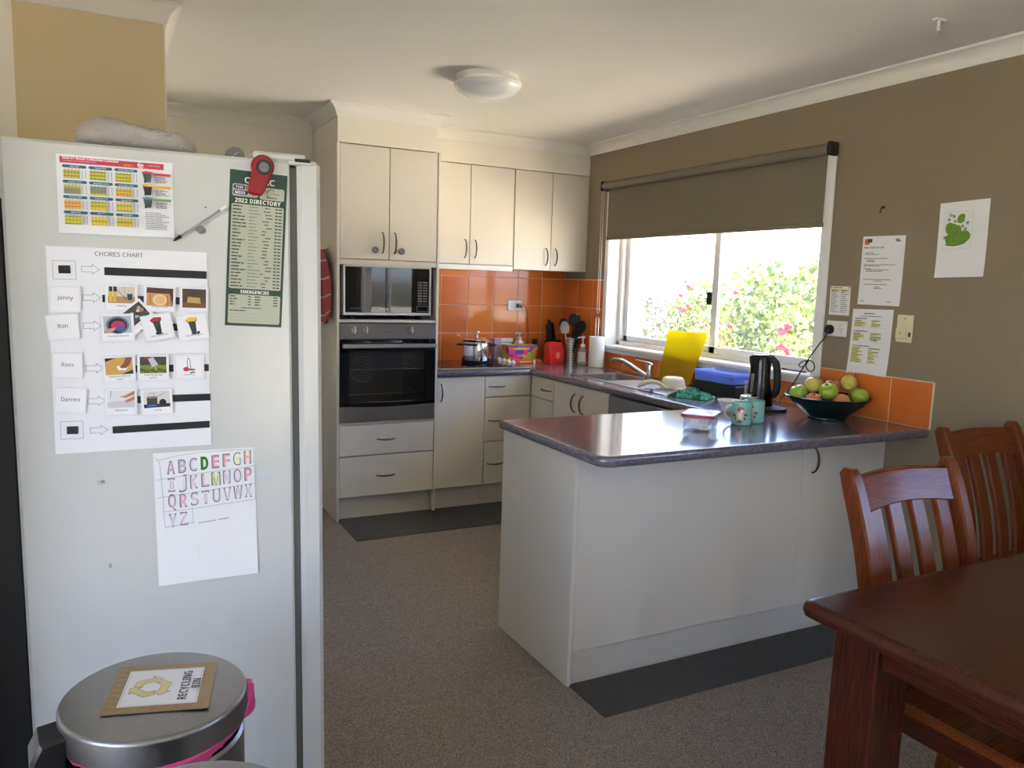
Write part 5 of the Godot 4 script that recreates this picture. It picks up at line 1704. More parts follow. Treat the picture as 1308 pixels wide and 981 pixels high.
func build_dining() -> void:
	var t := thing("dining_table", "dark red-brown polished wooden dining table with thick square legs", "table", Vector3(-0.89, 0, 4.42))
	var top := MB.new()
	slab(top, round_rect(-1.692, 3.925, -0.10, 4.80, 0.03), [[0.014, 0.720], [0.004, 0.726], [0.0, 0.737], [0.0015, 0.747], [0.006, 0.755], [0.014, 0.7595], [0.024, 0.76]], Vector3.ZERO)
	part("table_top", top, M.wood_x, t)
	for q in [[-1.632, 3.982], [-0.275, 3.982], [-1.632, 4.63], [-0.275, 4.63]]:
		part("leg", MB.new().span(Vector3(q[0], 0, q[1]), Vector3(q[0] + 0.116, 0.722, q[1] + 0.116), 0.005), M.wood_y, t)
	part("apron", MB.new().span(Vector3(-1.612, 0.648, 4.098), Vector3(-1.590, 0.722, 4.632), 0.002), M.wood_z, t)
	part("apron", MB.new().span(Vector3(-0.20, 0.648, 4.098), Vector3(-0.178, 0.722, 4.632), 0.002), M.wood_z, t)
	part("apron", MB.new().span(Vector3(-1.518, 0.648, 4.0), Vector3(-0.273, 0.722, 4.022), 0.002), M.wood_x, t)
	part("apron", MB.new().span(Vector3(-1.518, 0.648, 4.706), Vector3(-0.273, 0.722, 4.728), 0.002), M.wood_x, t)
	var c := thing("dining_chair", "slat-backed wooden chair at the table's left end, nearest the peninsula cupboard's middle", "chair", Vector3.ZERO, "slat-backed dining chairs")
	var back := func(y: float) -> float:
		# how far the back stands behind the seat's rear edge at a height
		if y < 0.46:
			return -0.005 - 0.028 * pow((0.46 - y) / 0.46, 1.6)
		var k := (y - 0.46) / 0.54
		return -0.005 - 0.118 * pow(k, 1.35) + 0.018 * sin(PI * k)
	for s in [-1.0, 1.0]:
		var pts := []
		for i in 21:
			var y := 0.985 * i / 20.0
			pts.append(Vector3(s * 0.2035, y, back.call(y)))
		var po := MB.new()
		var rings := []
		for i in pts.size():
			var p: Vector3 = pts[i]
			var dd := 0.027 - (0.004 if i == 20 else 0.0)
			var ww := 0.0205
			var e := 0.006
			var ring := PackedVector3Array()
			for q in [[ww - e, dd], [ww, dd - e], [ww, e - dd], [ww - e, -dd], [e - ww, -dd], [-ww, e - dd], [-ww, dd - e], [e - ww, dd]]:
				ring.append(p + Vector3(q[0], 0, q[1]))
			rings.append(ring)
		var topc := PackedVector3Array()
		for q in rings[20]:
			topc.append(pts[20] + (q - pts[20]) * Vector3(0.72, 1, 0.55) + Vector3(0, 0.016, -0.002))
		rings.append(topc)
		po.loft(rings)
		part("rear_post", po, M.chair_y, c)
	var rail := MB.new()
	var rr := []
	for i in 13:
		var q := i / 12.0
		var x := lerpf(-0.184, 0.184, q)
		var bowed := -0.016 * sin(PI * q)
		var yb := 0.886 + 0.012 * sin(PI * q)
		var yt := 0.978 + 0.006 * sin(PI * q)
		var ring := PackedVector3Array()
		for e in [[yb, 0.010], [yb + 0.004, 0.013], [yt - 0.006, 0.013], [yt, 0.007], [yt, -0.007], [yt - 0.006, -0.013], [yb + 0.004, -0.013], [yb, -0.010]]:
			ring.append(Vector3(x, e[0], back.call(e[0]) + bowed + e[1]))
		rr.append(ring)
	rail.loft(rr)
	part("top_rail", rail, M.chair_x, c)
	part("lower_rail", MB.new().span(Vector3(-0.184, 0.50, -0.022), Vector3(0.184, 0.535, -0.002), 0.004), M.chair_x, c)
	for i in 4:
		var x := -0.141 + 0.094 * i
		var bow_ := -0.016 * sin(PI * (x + 0.184) / 0.368)
		var pts := []
		for k in 15:
			var y := lerpf(0.515, 0.905, k / 14.0)
			pts.append(Vector3(x, y, back.call(y) + bow_ * smoothstep(0.5, 0.9, y) - 0.004))
		part("slat", MB.new().bar(pts, Vector3.RIGHT, 0.055, 0.020, 0.004), M.chair_y, c)
	var seat := MB.new()
	slab(seat, round_rect(-0.225, -0.005, 0.225, 0.415, 0.03), [[0.006, 0.428], [0.0, 0.434], [0.0, 0.452], [0.006, 0.459], [0.024, 0.46]], Vector3.ZERO)
	part("seat", seat, M.chair_x, c)
	for s in [-1.0, 1.0]:
		part("front_leg", MB.new().span(Vector3(s * 0.20 - 0.02, 0, 0.362), Vector3(s * 0.20 + 0.02, 0.43, 0.402), 0.004), M.chair_y, c)
		part("stretcher", MB.new().span(Vector3(s * 0.20 - 0.01, 0.20, -0.01), Vector3(s * 0.20 + 0.01, 0.23, 0.365), 0.003), M.wood_z, c)
		part("seat_rail", MB.new().span(Vector3(s * 0.20 - 0.011, 0.37, 0.02), Vector3(s * 0.20 + 0.011, 0.43, 0.365), 0.003), M.wood_z, c)
	part("front_rail", MB.new().span(Vector3(-0.182, 0.37, 0.372), Vector3(0.182, 0.43, 0.392), 0.003), M.chair_x, c)
	var c2 := c.duplicate()
	c2.name = numbered("dining_chair")
	add_child(c2)
	tag(c2, "slat-backed wooden chair standing near the window wall, at the right edge of the view", "chair", "slat-backed dining chairs")
	c.position = Vector3(-1.136, 0, 3.872)
	c2.position = Vector3(-0.258, 0, 3.535)

# ---------------------------------------------------------------- the things on the bench
func build_bench_things() -> void:
	# sink and tap
	var s := thing("sink", "stainless steel sink with a draining board under the window", "sink", Vector3(-0.31, 0.9, 1.4))
	var m := MB.new()
	var rim := 0.9035
	for q in [[-0.492, -0.462, 0.925, 1.88], [-0.158, -0.128, 0.925, 1.88], [-0.462, -0.158, 0.925, 0.95], [-0.462, -0.158, 1.295, 1.34]]:
		m.span(Vector3(q[0], 0.8995, q[2]), Vector3(q[1], rim, q[3]), 0.001)
	m.span(Vector3(-0.462, 0.8995, 1.34), Vector3(-0.158, 0.9012, 1.88))
	for i in 9:
		m.span(Vector3(-0.44 + i * 0.032, 0.901, 1.37), Vector3(-0.432 + i * 0.032, 0.9026, 1.86), 0.0007)
	part("drainer", m, M.brushed, s)
	var b := MB.new()
	var outer := [[0.0, 0.9035], [0.004, 0.898], [0.012, 0.80], [0.03, 0.758], [0.06, 0.75]]
	var inner := [[0.06, 0.752], [0.034, 0.760], [0.016, 0.80], [0.008, 0.898], [0.006, 0.9036]]
	slab(b, round_rect(-0.463, 0.949, -0.157, 1.297, 0.05), outer + inner, Vector3.ZERO)
	var keep := b.P.size()
	# the slab's own top cap is left out: it is an open bowl
	b = MB.new()
	var rings := []
	for l in outer + inner:
		var r := PackedVector3Array()
		for q in MB.inset(round_rect(-0.463, 0.949, -0.157, 1.297, 0.06), l[0]):
			r.append(Vector3(q.x, l[1], q.y))
		rings.append(r)
	b.loft(rings, false, false, true)
	var ff := MB.new()
	slab(ff, round_rect(-0.405, 1.007, -0.215, 1.239, 0.03), [[0.0, 0.7495], [0.0, 0.7525]], Vector3.ZERO)
	b.P.append_array(ff.P)
	b.K.append_array(ff.K)
	part("bowl", b, M.brushed, s)
	part("drain", MB.new().lathe([Vector2(0, 0.7525), Vector2(0.035, 0.7525), Vector2(0.035, 0.756), Vector2(0.02, 0.754), Vector2(0, 0.754)], 20, false, Vector3(-0.31, 0, 1.12)), M.chrome, s)
	var tp := thing("tap", "chrome mixer tap with a long raised spout behind the sink", "tap", Vector3(-0.155, 0.9, 1.315))
	var B := Vector3(-0.158, 0.9, 1.305)
	part("body", MB.new().lathe([Vector2(0, 0), Vector2(0.027, 0), Vector2(0.027, 0.006), Vector2(0.022, 0.009), Vector2(0.0215, 0.088), Vector2(0.019, 0.096), Vector2(0, 0.099)], 24, false, B), M.chrome, tp)
	part("spout", MB.new().tube([B + Vector3(-0.01, 0.022, -0.012), B + Vector3(-0.035, 0.045, -0.045), B + Vector3(-0.075, 0.083, -0.095), B + Vector3(-0.105, 0.106, -0.135), B + Vector3(-0.125, 0.114, -0.160), B + Vector3(-0.140, 0.114, -0.182), B + Vector3(-0.146, 0.108, -0.191), B + Vector3(-0.147, 0.094, -0.193)], 0.0115, 14, [0.0135, 0.0135, 0.0125, 0.0115, 0.011, 0.011, 0.0115, 0.0115]), M.chrome, tp)
	part("lever", MB.new().bar([B + Vector3(0.012, 0.094, 0.012), B + Vector3(0.0, 0.106, -0.008), B + Vector3(-0.02, 0.112, -0.05), B + Vector3(-0.035, 0.114, -0.098)], Vector3(0.85, 0, -0.5).normalized(), 0.022, 0.009, 0.003), M.chrome, tp)
	# yellow flexible board leaning on the sill
	var yb := MB.new()
	var a0 := Vector3(-0.076, 0.902, 1.285)
	var a1 := Vector3(-0.076, 0.902, 1.583)
	var a2 := Vector3(-0.003, 1.205, 1.63)
	var a3 := Vector3(-0.003, 1.203, 1.27)
	var nn := (a1 - a0).cross(a3 - a0).normalized() * 0.0016
	var ri := []
	for sgn in [-1.0, 1.0]:
		var r := PackedVector3Array()
		var cs := [a0, a1, a2, a3]
		for k in 4:
			var prev: Vector3 = (cs[(k + 3) % 4] - cs[k]).normalized()
			var nxt: Vector3 = (cs[(k + 1) % 4] - cs[k]).normalized()
			for q in 5:
				var g := q / 4.0
				r.append(cs[k] + prev * 0.016 * pow(1.0 - g, 2.0) + nxt * 0.016 * pow(g, 2.0) + nn * sgn)
		ri.append(r)
	yb.loft(ri)
	var ym := mat(rgb8(196, 166, 10), 0.35)
	ym.backlight_enabled = true
	ym.backlight = Color(1.0, 0.94, 0.02)
	solo("cutting_board", yb, ym, "bright yellow translucent cutting board leaning against the window sill", "cutting board")
	# upturned bowl and cutlery on the drainer
	solo("bowl", MB.new().lathe([Vector2(0, 0.062), Vector2(0.044, 0.0615), Vector2(0.053, 0.058), Vector2(0.060, 0.048), Vector2(0.071, 0.008), Vector2(0.078, 0.003), Vector2(0.078, 0.0), Vector2(0.068, 0.003), Vector2(0.056, 0.046), Vector2(0.046, 0.055), Vector2(0, 0.057)], 36, false, Vector3(-0.255, 0.903, 1.655)), mat(rgb8(226, 222, 210), 0.45), "off-white bowl upside down on the draining board", "bowl")
	var lad := MB.new()
	var lp := []
	for i in 11:
		var q := i / 10.0
		lp.append(Vector3(-0.46 + 0.13 * q, 0.909 + 0.032 * sin(PI * q), 1.60 + 0.09 * q))
	lad.tube(lp, 0.012, 8, [0.007, 0.011, 0.014, 0.014, 0.013, 0.012, 0.011, 0.010, 0.009, 0.008, 0.006])
	solo("spatula", lad, mat(rgb8(214, 204, 178), 0.5), "cream curved plastic utensil lying on the draining board", "utensil")
	var ck := MB.new()
	for i in 4:
		ck.tube([Vector3(-0.46 + i * 0.018, 0.906, 1.66 + i * 0.012), Vector3(-0.40 + i * 0.02, 0.910 + 0.004 * i, 1.72 + i * 0.02), Vector3(-0.365 + i * 0.012, 0.907, 1.75 + i * 0.02)], 0.0035, 6)
	ck.blob(Vector3(-0.475, 0.914, 1.75), Vector3(0.02, 0.01, 0.016), func(d: Vector3) -> float: return 0.8 + 0.3 * sin(7.0 * d.x + 5.0 * d.y), 10, 8)
	solo("cutlery", ck, M.steel, "few pieces of metal cutlery lying at the front of the draining board", "cutlery")
	# green cloth
	var cl := MB.new().ink(rgb8(34, 118, 96))
	cl.soft = 85.0
	var n := FastNoiseLite.new()
	n.seed = 5
	n.frequency = 0.9
	var N := 48
	var grid := []
	for i in N + 1:
		var row := []
		for j in N + 1:
			var u: float = i / float(N) * 2.0 - 1.0
			var v: float = j / float(N) * 2.0 - 1.0
			var rr := 1.0 + 0.18 * n.get_noise_2d(3.0 * u / maxf(0.3, absf(u) + absf(v)), 3.0 * v)
			var fold := absf(n.get_noise_2d(u * 1.3, v * 1.1 + 4.0)) + 0.5 * absf(n.get_noise_2d(u * 2.6 + 7.0, v * 2.6))
			var hgt := 0.004 + (0.012 + 0.06 * fold) * pow(maxf(0.0, 1.0 - maxf(absf(u), absf(v))), 0.45)
			var p := Vector2(u * 0.062 * rr, v * 0.105 * rr).rotated(-0.5)
			row.append(Vector3(-0.40 + p.x, 0.9005 + hgt, 1.985 + p.y))
		grid.append(row)
	for i in N:
		for j in N:
			cl.ink(rgb8(92, 190, 162) if (i / 6 + j / 10) % 3 else rgb8(40, 120, 102))
			if absi(i - 24) < 6 and absi(j - 21) < 7:
				cl.ink(rgb8(128, 142, 146))
			cl.quad(grid[i][j], grid[i][j + 1], grid[i + 1][j + 1], grid[i + 1][j])
			cl.quad(grid[i][j] - Vector3(0, 0.0012, 0), grid[i + 1][j] - Vector3(0, 0.0012, 0), grid[i + 1][j + 1] - Vector3(0, 0.0012, 0), grid[i][j + 1] - Vector3(0, 0.0012, 0))
	solo("dish_cloth", cl, M.cloth, "crumpled green dish cloth on the bench beside the draining board", "cloth")
	# black tray with the blue tub on it
	solo("tray", MB.new().span(Vector3(-0.19, 0.9, 1.735), Vector3(-0.04, 0.964, 2.09), 0.008), M.black_soft, "black rectangular box under the blue lidded tub", "box")
	var tb := thing("plastic_tub", "blue translucent plastic tub with a lid, standing on the black box", "tub", Vector3(-0.125, 0.964, 1.91))
	var blu := mat(rgb8(150, 184, 250), 0.22)
	blu.backlight_enabled = true
	blu.backlight = Color(0.25, 0.4, 0.9)
	var tl := [[0.012, 0.9645], [0.002, 0.97], [0.0, 1.006], [0.004, 1.006], [0.008, 0.972], [0.016, 0.968]]
	var tubm := MB.new()
	slab(tubm, round_rect(-0.205, 1.765, -0.05, 2.06, 0.02), tl, Vector3.ZERO)
	part("tub", tubm, blu, tb)
	var lidm := MB.new()
	slab(lidm, round_rect(-0.212, 1.758, -0.043, 2.067, 0.024), [[0.004, 1.004], [0.0, 1.006], [0.0, 1.018], [0.004, 1.024], [0.014, 1.024], [0.019, 1.014], [0.0225, 1.0138]], Vector3.ZERO)
	var lm := mat(rgb8(160, 194, 252), 0.18)
	lm.backlight_enabled = true
	lm.backlight = Color(0.35, 0.5, 0.95)
	part("lid", lidm, lm, tb)
	solo("plastic_tub", MB.new().lathe([Vector2(0, 0), Vector2(0.030, 0), Vector2(0.036, 0.085), Vector2(0.040, 0.088), Vector2(0.040, 0.1), Vector2(0.036, 0.1), Vector2(0.029, 0.004), Vector2(0, 0.004)], 28, false, Vector3(-0.135, 0.9, 2.135)), M.clear_plastic, "small clear plastic tub between the black box and the kettle", "tub")
	kettle()
	mugs()
	# white bowl and steel canister behind the mugs
	solo("bowl", MB.new().lathe([Vector2(0, 0), Vector2(0.03, 0), Vector2(0.034, 0.004), Vector2(0.056, 0.044), Vector2(0.060, 0.052), Vector2(0.057, 0.052), Vector2(0.031, 0.008), Vector2(0, 0.006)], 32, false, Vector3(-0.515, 0.9, 2.40)), mat(rgb8(236, 234, 230), 0.3), "small white bowl on the bench behind the mugs", "bowl")
	solo("canister", MB.new().lathe([Vector2(0, 0), Vector2(0.038, 0), Vector2(0.04, 0.004), Vector2(0.04, 0.075), Vector2(0.042, 0.078), Vector2(0.042, 0.088), Vector2(0.038, 0.093), Vector2(0.012, 0.094), Vector2(0.012, 0.1), Vector2(0, 0.1)], 28, false, Vector3(-0.53, 0.9, 2.535)), M.chrome, "small shiny steel canister behind the mugs", "canister")
	biscuit_box()
	fruit_bowl()

func kettle() -> void:
	var K := Vector3(-0.316, 0.9, 2.379)
	var t := thing("kettle", "tall black electric kettle standing under the right window pane", "kettle", K)
	part("base", MB.new().lathe([Vector2(0, 0), Vector2(0.088, 0), Vector2(0.09, 0.004), Vector2(0.088, 0.014), Vector2(0.07, 0.018), Vector2(0, 0.018)], 36, false, K + Vector3(0.005, 0, 0.05)), M.black_soft, t)
	var bd := MB.new()
	var rings := []
	# the jug leans: wide below, its top shifted towards the window
	for q in [[0.0, 0.068], [0.006, 0.070], [0.03, 0.068], [0.08, 0.058], [0.13, 0.050], [0.20, 0.049], [0.232, 0.047], [0.242, 0.038], [0.245, 0.0]]:
		var r := PackedVector3Array()
		for j in 32:
			var a := TAU * j / 32.0
			r.append(K + Vector3(cos(a) * q[1] * 0.92, 0.018 + q[0], sin(a) * q[1] - 0.004))
		rings.append(r)
	bd.loft(rings)
	var km := mat(rgb8(26, 25, 24), 0.18)
	part("jug", bd, km, t)
	var dirh := Vector3(0.66, 0, 0.75).normalized()
	var side := dirh.cross(Vector3.UP).normalized()
	var hp := []
	for q in [[0.020, 0.245], [0.048, 0.243], [0.066, 0.224], [0.073, 0.19], [0.076, 0.15], [0.078, 0.115], [0.074, 0.085], [0.055, 0.065]]:
		hp.append(K + dirh * q[0] + Vector3(0, q[1], 0))
	part("handle", MB.new().bar(hp, side, 0.040, 0.034, 0.009), M.black_soft, t)
	part("spout", MB.new().tube([K - dirh * 0.030 + Vector3(0, 0.20, 0), K - dirh * 0.042 + Vector3(0, 0.235, 0), K - dirh * 0.050 + Vector3(0, 0.252, 0)], 0.014, 10, [0.020, 0.016, 0.008]), km, t)
	part("lid_rim", MB.new().lathe([Vector2(0.030, 0.254), Vector2(0.037, 0.254), Vector2(0.037, 0.259), Vector2(0.030, 0.260)], 30, true, K + Vector3(0, 0.002, -0.004)), M.steel, t)
	part("gauge", MB.new().span(K + Vector3(-0.056, 0.07, -0.006), K + Vector3(-0.042, 0.17, 0.006), 0.002), M.grey_plastic, t)
	# cord up to the power point, tied in a bow
	var c := [Vector3(-0.255, 0.908, 2.40), Vector3(-0.20, 0.906, 2.36), Vector3(-0.13, 0.93, 2.335), Vector3(-0.09, 0.985, 2.352), Vector3(-0.08, 1.05, 2.388), Vector3(-0.078, 1.10, 2.418), Vector3(-0.076, 1.128, 2.434), Vector3(-0.07, 1.165, 2.455), Vector3(-0.06, 1.215, 2.484), Vector3(-0.052, 1.255, 2.512), Vector3(-0.048, 1.278, 2.52), Vector3(-0.040, 1.290, 2.512)]
	var cv := Curve3D.new()
	for i in c.size():
		var tan_: Vector3 = (c[mini(i + 1, c.size() - 1)] - c[maxi(i - 1, 0)]) / 6.0
		cv.add_point(c[i], -tan_, tan_)
	part("cord", MB.new().tube(Array(cv.tessellate(3, 4)), 0.0032, 7), M.black, t)
	var lp := MB.new()
	for s in [[-1.0, 0.055, 0.024, 0.5], [1.0, 0.056, 0.048, -0.75]]:
		var pts := []
		for i in 21:
			var a := TAU * i / 20.0
			var q := Vector2((0.5 - 0.5 * cos(a)) * s[1] * s[0], 0.5 * s[2] * sin(a)).rotated(s[3] * s[0] * s[0])
			pts.append(Vector3(-0.074, 1.128 + q.y, 2.434 + q.x))
		lp.tube(pts, 0.0028, 6)
	lp.blob(Vector3(-0.076, 1.128, 2.434), Vector3(0.008, 0.008, 0.008), func(_d: Vector3) -> float: return 1.0, 8, 6)
	part("cord_bow", lp, M.black, t)
	part("plug", MB.new().lathe([Vector2(0, 0), Vector2(0.0215, 0), Vector2(0.0225, 0.004), Vector2(0.0225, 0.016), Vector2(0.017, 0.026), Vector2(0.008, 0.031), Vector2(0, 0.031)], 22, false, Vector3(-0.0105, 1.289, 2.502), Basis(Vector3.BACK, PI / 2)), M.black_soft, t)

func mugs() -> void:
	var places := [[Vector3(-0.719, 0.9, 2.690), "turquoise mug with a red and white festive print, the left one with its handle showing"], [Vector3(-0.626, 0.9, 2.668), "turquoise mug with a red and white festive print, the right one partly hidden"]]
	for k in 2:
		var c: Vector3 = places[k][0]
		var t := thing("mug", places[k][1], "mug", c, "turquoise mugs")
		part("cup", MB.new().lathe([Vector2(0, 0.0), Vector2(0.036, 0.0), Vector2(0.041, 0.004), Vector2(0.042, 0.01), Vector2(0.042, 0.093), Vector2(0.0412, 0.0955), Vector2(0.0388, 0.0955), Vector2(0.0378, 0.09), Vector2(0.0378, 0.009), Vector2(0, 0.007)], 40, false, c), mat(rgb8(142, 198, 188), 0.15), t)
		var face := Vector3(-0.80, 0, 0.60) if k == 0 else Vector3(-0.93, 0, 0.36)
		var right := Vector3(face.z, 0, -face.x)
		var hd := Vector3(-0.62, 0, -0.78) if k == 0 else Vector3(0.6, 0, -0.8)
		var hp := []
		for i in 11:
			var a := -PI * 0.5 + PI * i / 10.0
			hp.append(c + hd * (0.040 + 0.030 * cos(a)) + Vector3(0, 0.048 + 0.030 * sin(a), 0))
		part("handle", MB.new().tube(hp, 0.0055, 8), mat(rgb8(228, 232, 228), 0.18), t)
		# the print wraps round the cup: a pale figure with a red cap and red birds beside it
		var p := MB.new()
		var ang := atan2(face.z, face.x)
		var lay := 0.0424
		for q in [[0.0, 0.040, 0.017, 0.024, rgb8(206, 196, 178)], [0.0, 0.042, 0.009, 0.014, rgb8(232, 226, 212)], [0.002, 0.068, 0.013, 0.011, rgb8(176, 48, 56)], [0.006, 0.062, 0.009, 0.006, rgb8(238, 232, 224)], [-0.024, 0.042, 0.008, 0.006, rgb8(152, 46, 56)], [0.024, 0.046, 0.008, 0.006, rgb8(152, 46, 56)], [0.0, 0.017, 0.012, 0.007, rgb8(150, 52, 60)], [-0.018, 0.030, 0.004, 0.006, rgb8(120, 70, 66)], [0.020, 0.030, 0.005, 0.006, rgb8(120, 70, 66)]]:
			p.ink(q[4])
			lay += 0.00003
			var pts := []
			for i in 12:
				var a := TAU * i / 12.0
				var th: float = ang - (q[0] + q[2] * cos(a)) / 0.042
				pts.append(c + Vector3(cos(th) * lay, q[1] + q[3] * sin(a), sin(th) * lay))
			var th0: float = ang - q[0] / 0.042
			var ce := c + Vector3(cos(th0) * (lay + 0.0004), q[1], sin(th0) * (lay + 0.0004))
			for i in 12:
				p.facing(ce, pts[i], pts[(i + 1) % 12], ce, ce - c - Vector3(0, q[1], 0))
		part("print", p, M.gloss_print, t)

func biscuit_box() -> void:
	var ctr := Vector3(-0.956, 0.9, 2.71)
	var t := thing("food_container", "clear plastic food container with a red-rimmed white lid on the peninsula", "food container", ctr)
	var X := Transform3D(Basis(Vector3.UP, 0.67), ctr)   # long side across the view
	var m := MB.new()
	m.X = X
	slab(m, round_rect(-0.078, -0.058, 0.078, 0.058, 0.018), [[0.006, 0.0], [0.0, 0.006], [-0.0, 0.054], [0.0035, 0.054], [0.0035, 0.008], [0.015, 0.004]], Vector3.ZERO)
	part("tub", m, M.clear_plastic, t)
	m = MB.new()
	m.X = X
	slab(m, round_rect(-0.088, -0.068, 0.088, 0.068, 0.024), [[0.004, 0.052], [0.0, 0.054], [0.0, 0.062], [0.003, 0.065], [0.01, 0.065]], Vector3.ZERO)
	part("lid_rim", m, mat(rgb8(168, 34, 62), 0.3), t)
	m = MB.new()
	m.X = X
	slab(m, round_rect(-0.082, -0.062, 0.082, 0.062, 0.02), [[0.0, 0.0645], [0.0, 0.0665], [0.006, 0.0675], [0.012, 0.0655]], Vector3.ZERO)
	part("lid", m, mat(rgb8(228, 230, 236), 0.18), t)
	m = MB.new()
	m.X = X
	var g := RandomNumberGenerator.new()
	g.seed = 31
	for i in 9:
		m.ink([rgb8(196, 182, 158), rgb8(206, 200, 192), rgb8(150, 120, 96), rgb8(220, 214, 206)][i % 4])
		var bx := -0.052 + 0.035 * (i % 4)
		m.box(Vector3(bx, 0.018 + 0.014 * (i / 4), -0.02 + 0.02 * (i % 3)), Vector3(0.034, 0.013, 0.032), 0.003)
	m.ink(rgb8(236, 234, 228))
	m.span(Vector3(-0.0695, 0.010, -0.030), Vector3(-0.066, 0.046, 0.004))
	m.ink(rgb8(222, 206, 168))
	m.span(Vector3(-0.0700, 0.007, 0.006), Vector3(-0.066, 0.030, 0.042))
	m.ink(rgb8(196, 160, 62))
	m.span(Vector3(-0.0706, 0.009, 0.020), Vector3(-0.0700, 0.026, 0.032))
	m.ink(rgb8(70, 60, 50))
	for i in 4:
		m.span(Vector3(-0.0706, 0.010, 0.034 + i * 0.0018), Vector3(-0.0700, 0.026, 0.0348 + i * 0.0018))
	part("contents", m, M.print, t)

func fruit_bowl() -> void:
	var c := Vector3(-0.215, 0.9, 2.695)
	solo("fruit_bowl", MB.new().lathe([Vector2(0, 0), Vector2(0.078, 0), Vector2(0.082, 0.004), Vector2(0.082, 0.010), Vector2(0.12, 0.042), Vector2(0.165, 0.078), Vector2(0.184, 0.098), Vector2(0.186, 0.102), Vector2(0.182, 0.103), Vector2(0.155, 0.083), Vector2(0.11, 0.046), Vector2(0.075, 0.018), Vector2(0, 0.014)], 56, false, c), mat(rgb8(18, 40, 36), 0.16), "wide dark green bowl heaped with apples and pears", "bowl")
	var G := rgb8(156, 184, 56)
	var Y := rgb8(212, 190, 84)
	var R := rgb8(214, 108, 88)
	# [name, place, radius, colour, blush, label]
	var f := [
		["apple", Vector3(-0.334, 1.012, 2.632), 0.041, G, rgb8(176, 196, 82), "green apple at the left end of the fruit bowl"],
		["pear", Vector3(-0.262, 1.050, 2.645), 0.039, Y, rgb8(222, 204, 110), "yellow pear on top of the heap at the left, its stem end forward"],
		["apple", Vector3(-0.192, 1.046, 2.60), 0.034, Y, rgb8(206, 176, 80), "yellow fruit just peeping out behind the pear on the left"],
		["apple", Vector3(-0.253, 1.028, 2.728), 0.042, G, rgb8(170, 194, 76), "green apple in the middle front of the fruit bowl"],
		["apple", Vector3(-0.138, 1.032, 2.650), 0.040, R, rgb8(196, 150, 74), "reddish apple behind the middle green apple"],
		["apple", Vector3(-0.108, 1.060, 2.712), 0.036, Y, rgb8(226, 206, 112), "yellow apple on top of the heap at the right"],
		["apple", Vector3(-0.322, 0.988, 2.711), 0.037, R, rgb8(198, 152, 86), "reddish apple low in the bowl at front left"],
		["apple", Vector3(-0.233, 0.990, 2.785), 0.038, R, rgb8(206, 160, 86), "reddish apple low in the bowl at front right"],
		["apple", Vector3(-0.122, 1.006, 2.786), 0.041, G, rgb8(164, 190, 70), "green apple at the right end of the fruit bowl"],
		["pear", Vector3(-0.060, 1.008, 2.715), 0.034, Y, rgb8(214, 204, 110), "yellow pear behind the right-hand green apple"],
		["apple", Vector3(-0.205, 0.968, 2.69), 0.042, G, G, ""],
	]
	for q in f:
		if q[5] == "":
			continue
		var t := thing(q[0], q[5], q[0], q[1] - Vector3(0, q[2], 0), "fruit in the bowl")
		var m := MB.new()
		var r: float = q[2]
		var pear: bool = q[0] == "pear"
		var ax := Basis.from_euler(Vector3(rng.randf_range(-0.5, 0.5), rng.randf() * TAU, rng.randf_range(-0.5, 0.5)))
		if pear:
			ax = Basis(Vector3(0.62, 0, 0.78).normalized(), -1.15)
		if q[1].y > 1.058:
			ax = Basis(Vector3(0.62, 0, 0.78).normalized(), -1.2)
		m.X = Transform3D(ax, q[1])
		var prof := []
		for i in 19:
			var a := PI * i / 18.0
			if pear:
				prof.append(Vector2(r * sin(a) * (1.0 - 0.30 * smoothstep(0.2, 0.95, -cos(a) * 0.5 + 0.5)), -r * cos(a) * (1.0 + 0.35 * smoothstep(0.3, 1.0, i / 18.0))))
			else:
				prof.append(Vector2(r * sin(a) * (1.0 - 0.06 * (1.0 + cos(a)) * 0.5), -r * 0.93 * cos(a) * (1.0 - 0.32 * exp(-pow(sin(a) / 0.32, 2.0)))))
		var rings := []
		for p in prof:
			var ring := PackedVector3Array()
			for j in 24:
				var a := TAU * j / 24.0
				ring.append(Vector3(p.x * cos(a), p.y, p.x * sin(a)))
			rings.append(ring)
		m.loft(rings)
		# skin: blush over one cheek (it belongs to the fruit)
		var n := FastNoiseLite.new()
		n.seed = int(r * 100000.0) + int(q[1].z * 1000.0)
		n.frequency = 22.0
		for i in m.P.size():
			var k := clampf(0.5 + 0.9 * n.get_noise_3dv(m.P[i] * Vector3(1, 0.5, 1)), 0.0, 1.0)
			m.K[i] = q[3].lerp(q[4], k).srgb_to_linear()
		part("flesh", m, M.gloss_print, t)
		var sm := MB.new()
		sm.X = Transform3D(ax, q[1])
		var ty := r * (1.30 if pear else 0.62)
		sm.tube([Vector3(0, ty, 0), Vector3(0.001, ty + 0.010, 0), Vector3(0.004, ty + 0.018, 0.001)], 0.0014, 6)
		part("stalk", sm, mat(rgb8(84, 62, 36), 0.8), t)

# ---------------------------------------------------------------- paper and fittings on the right wall
func wall_sheet(tl: Vector2, tr: Vector2, bl: Vector2, curl: float) -> Sheet:
	# corners as (z, y) on the wall x = 0
	var o := Vector3(-0.0008, tl.y, tl.x)
	var s := Sheet.new(o, Vector3(0, tr.y - tl.y, tr.x - tl.x), Vector3(0, bl.y - tl.y, bl.x - tl.x), (tr - tl).length(), (bl - tl).length())
	s.curl = curl
	return s

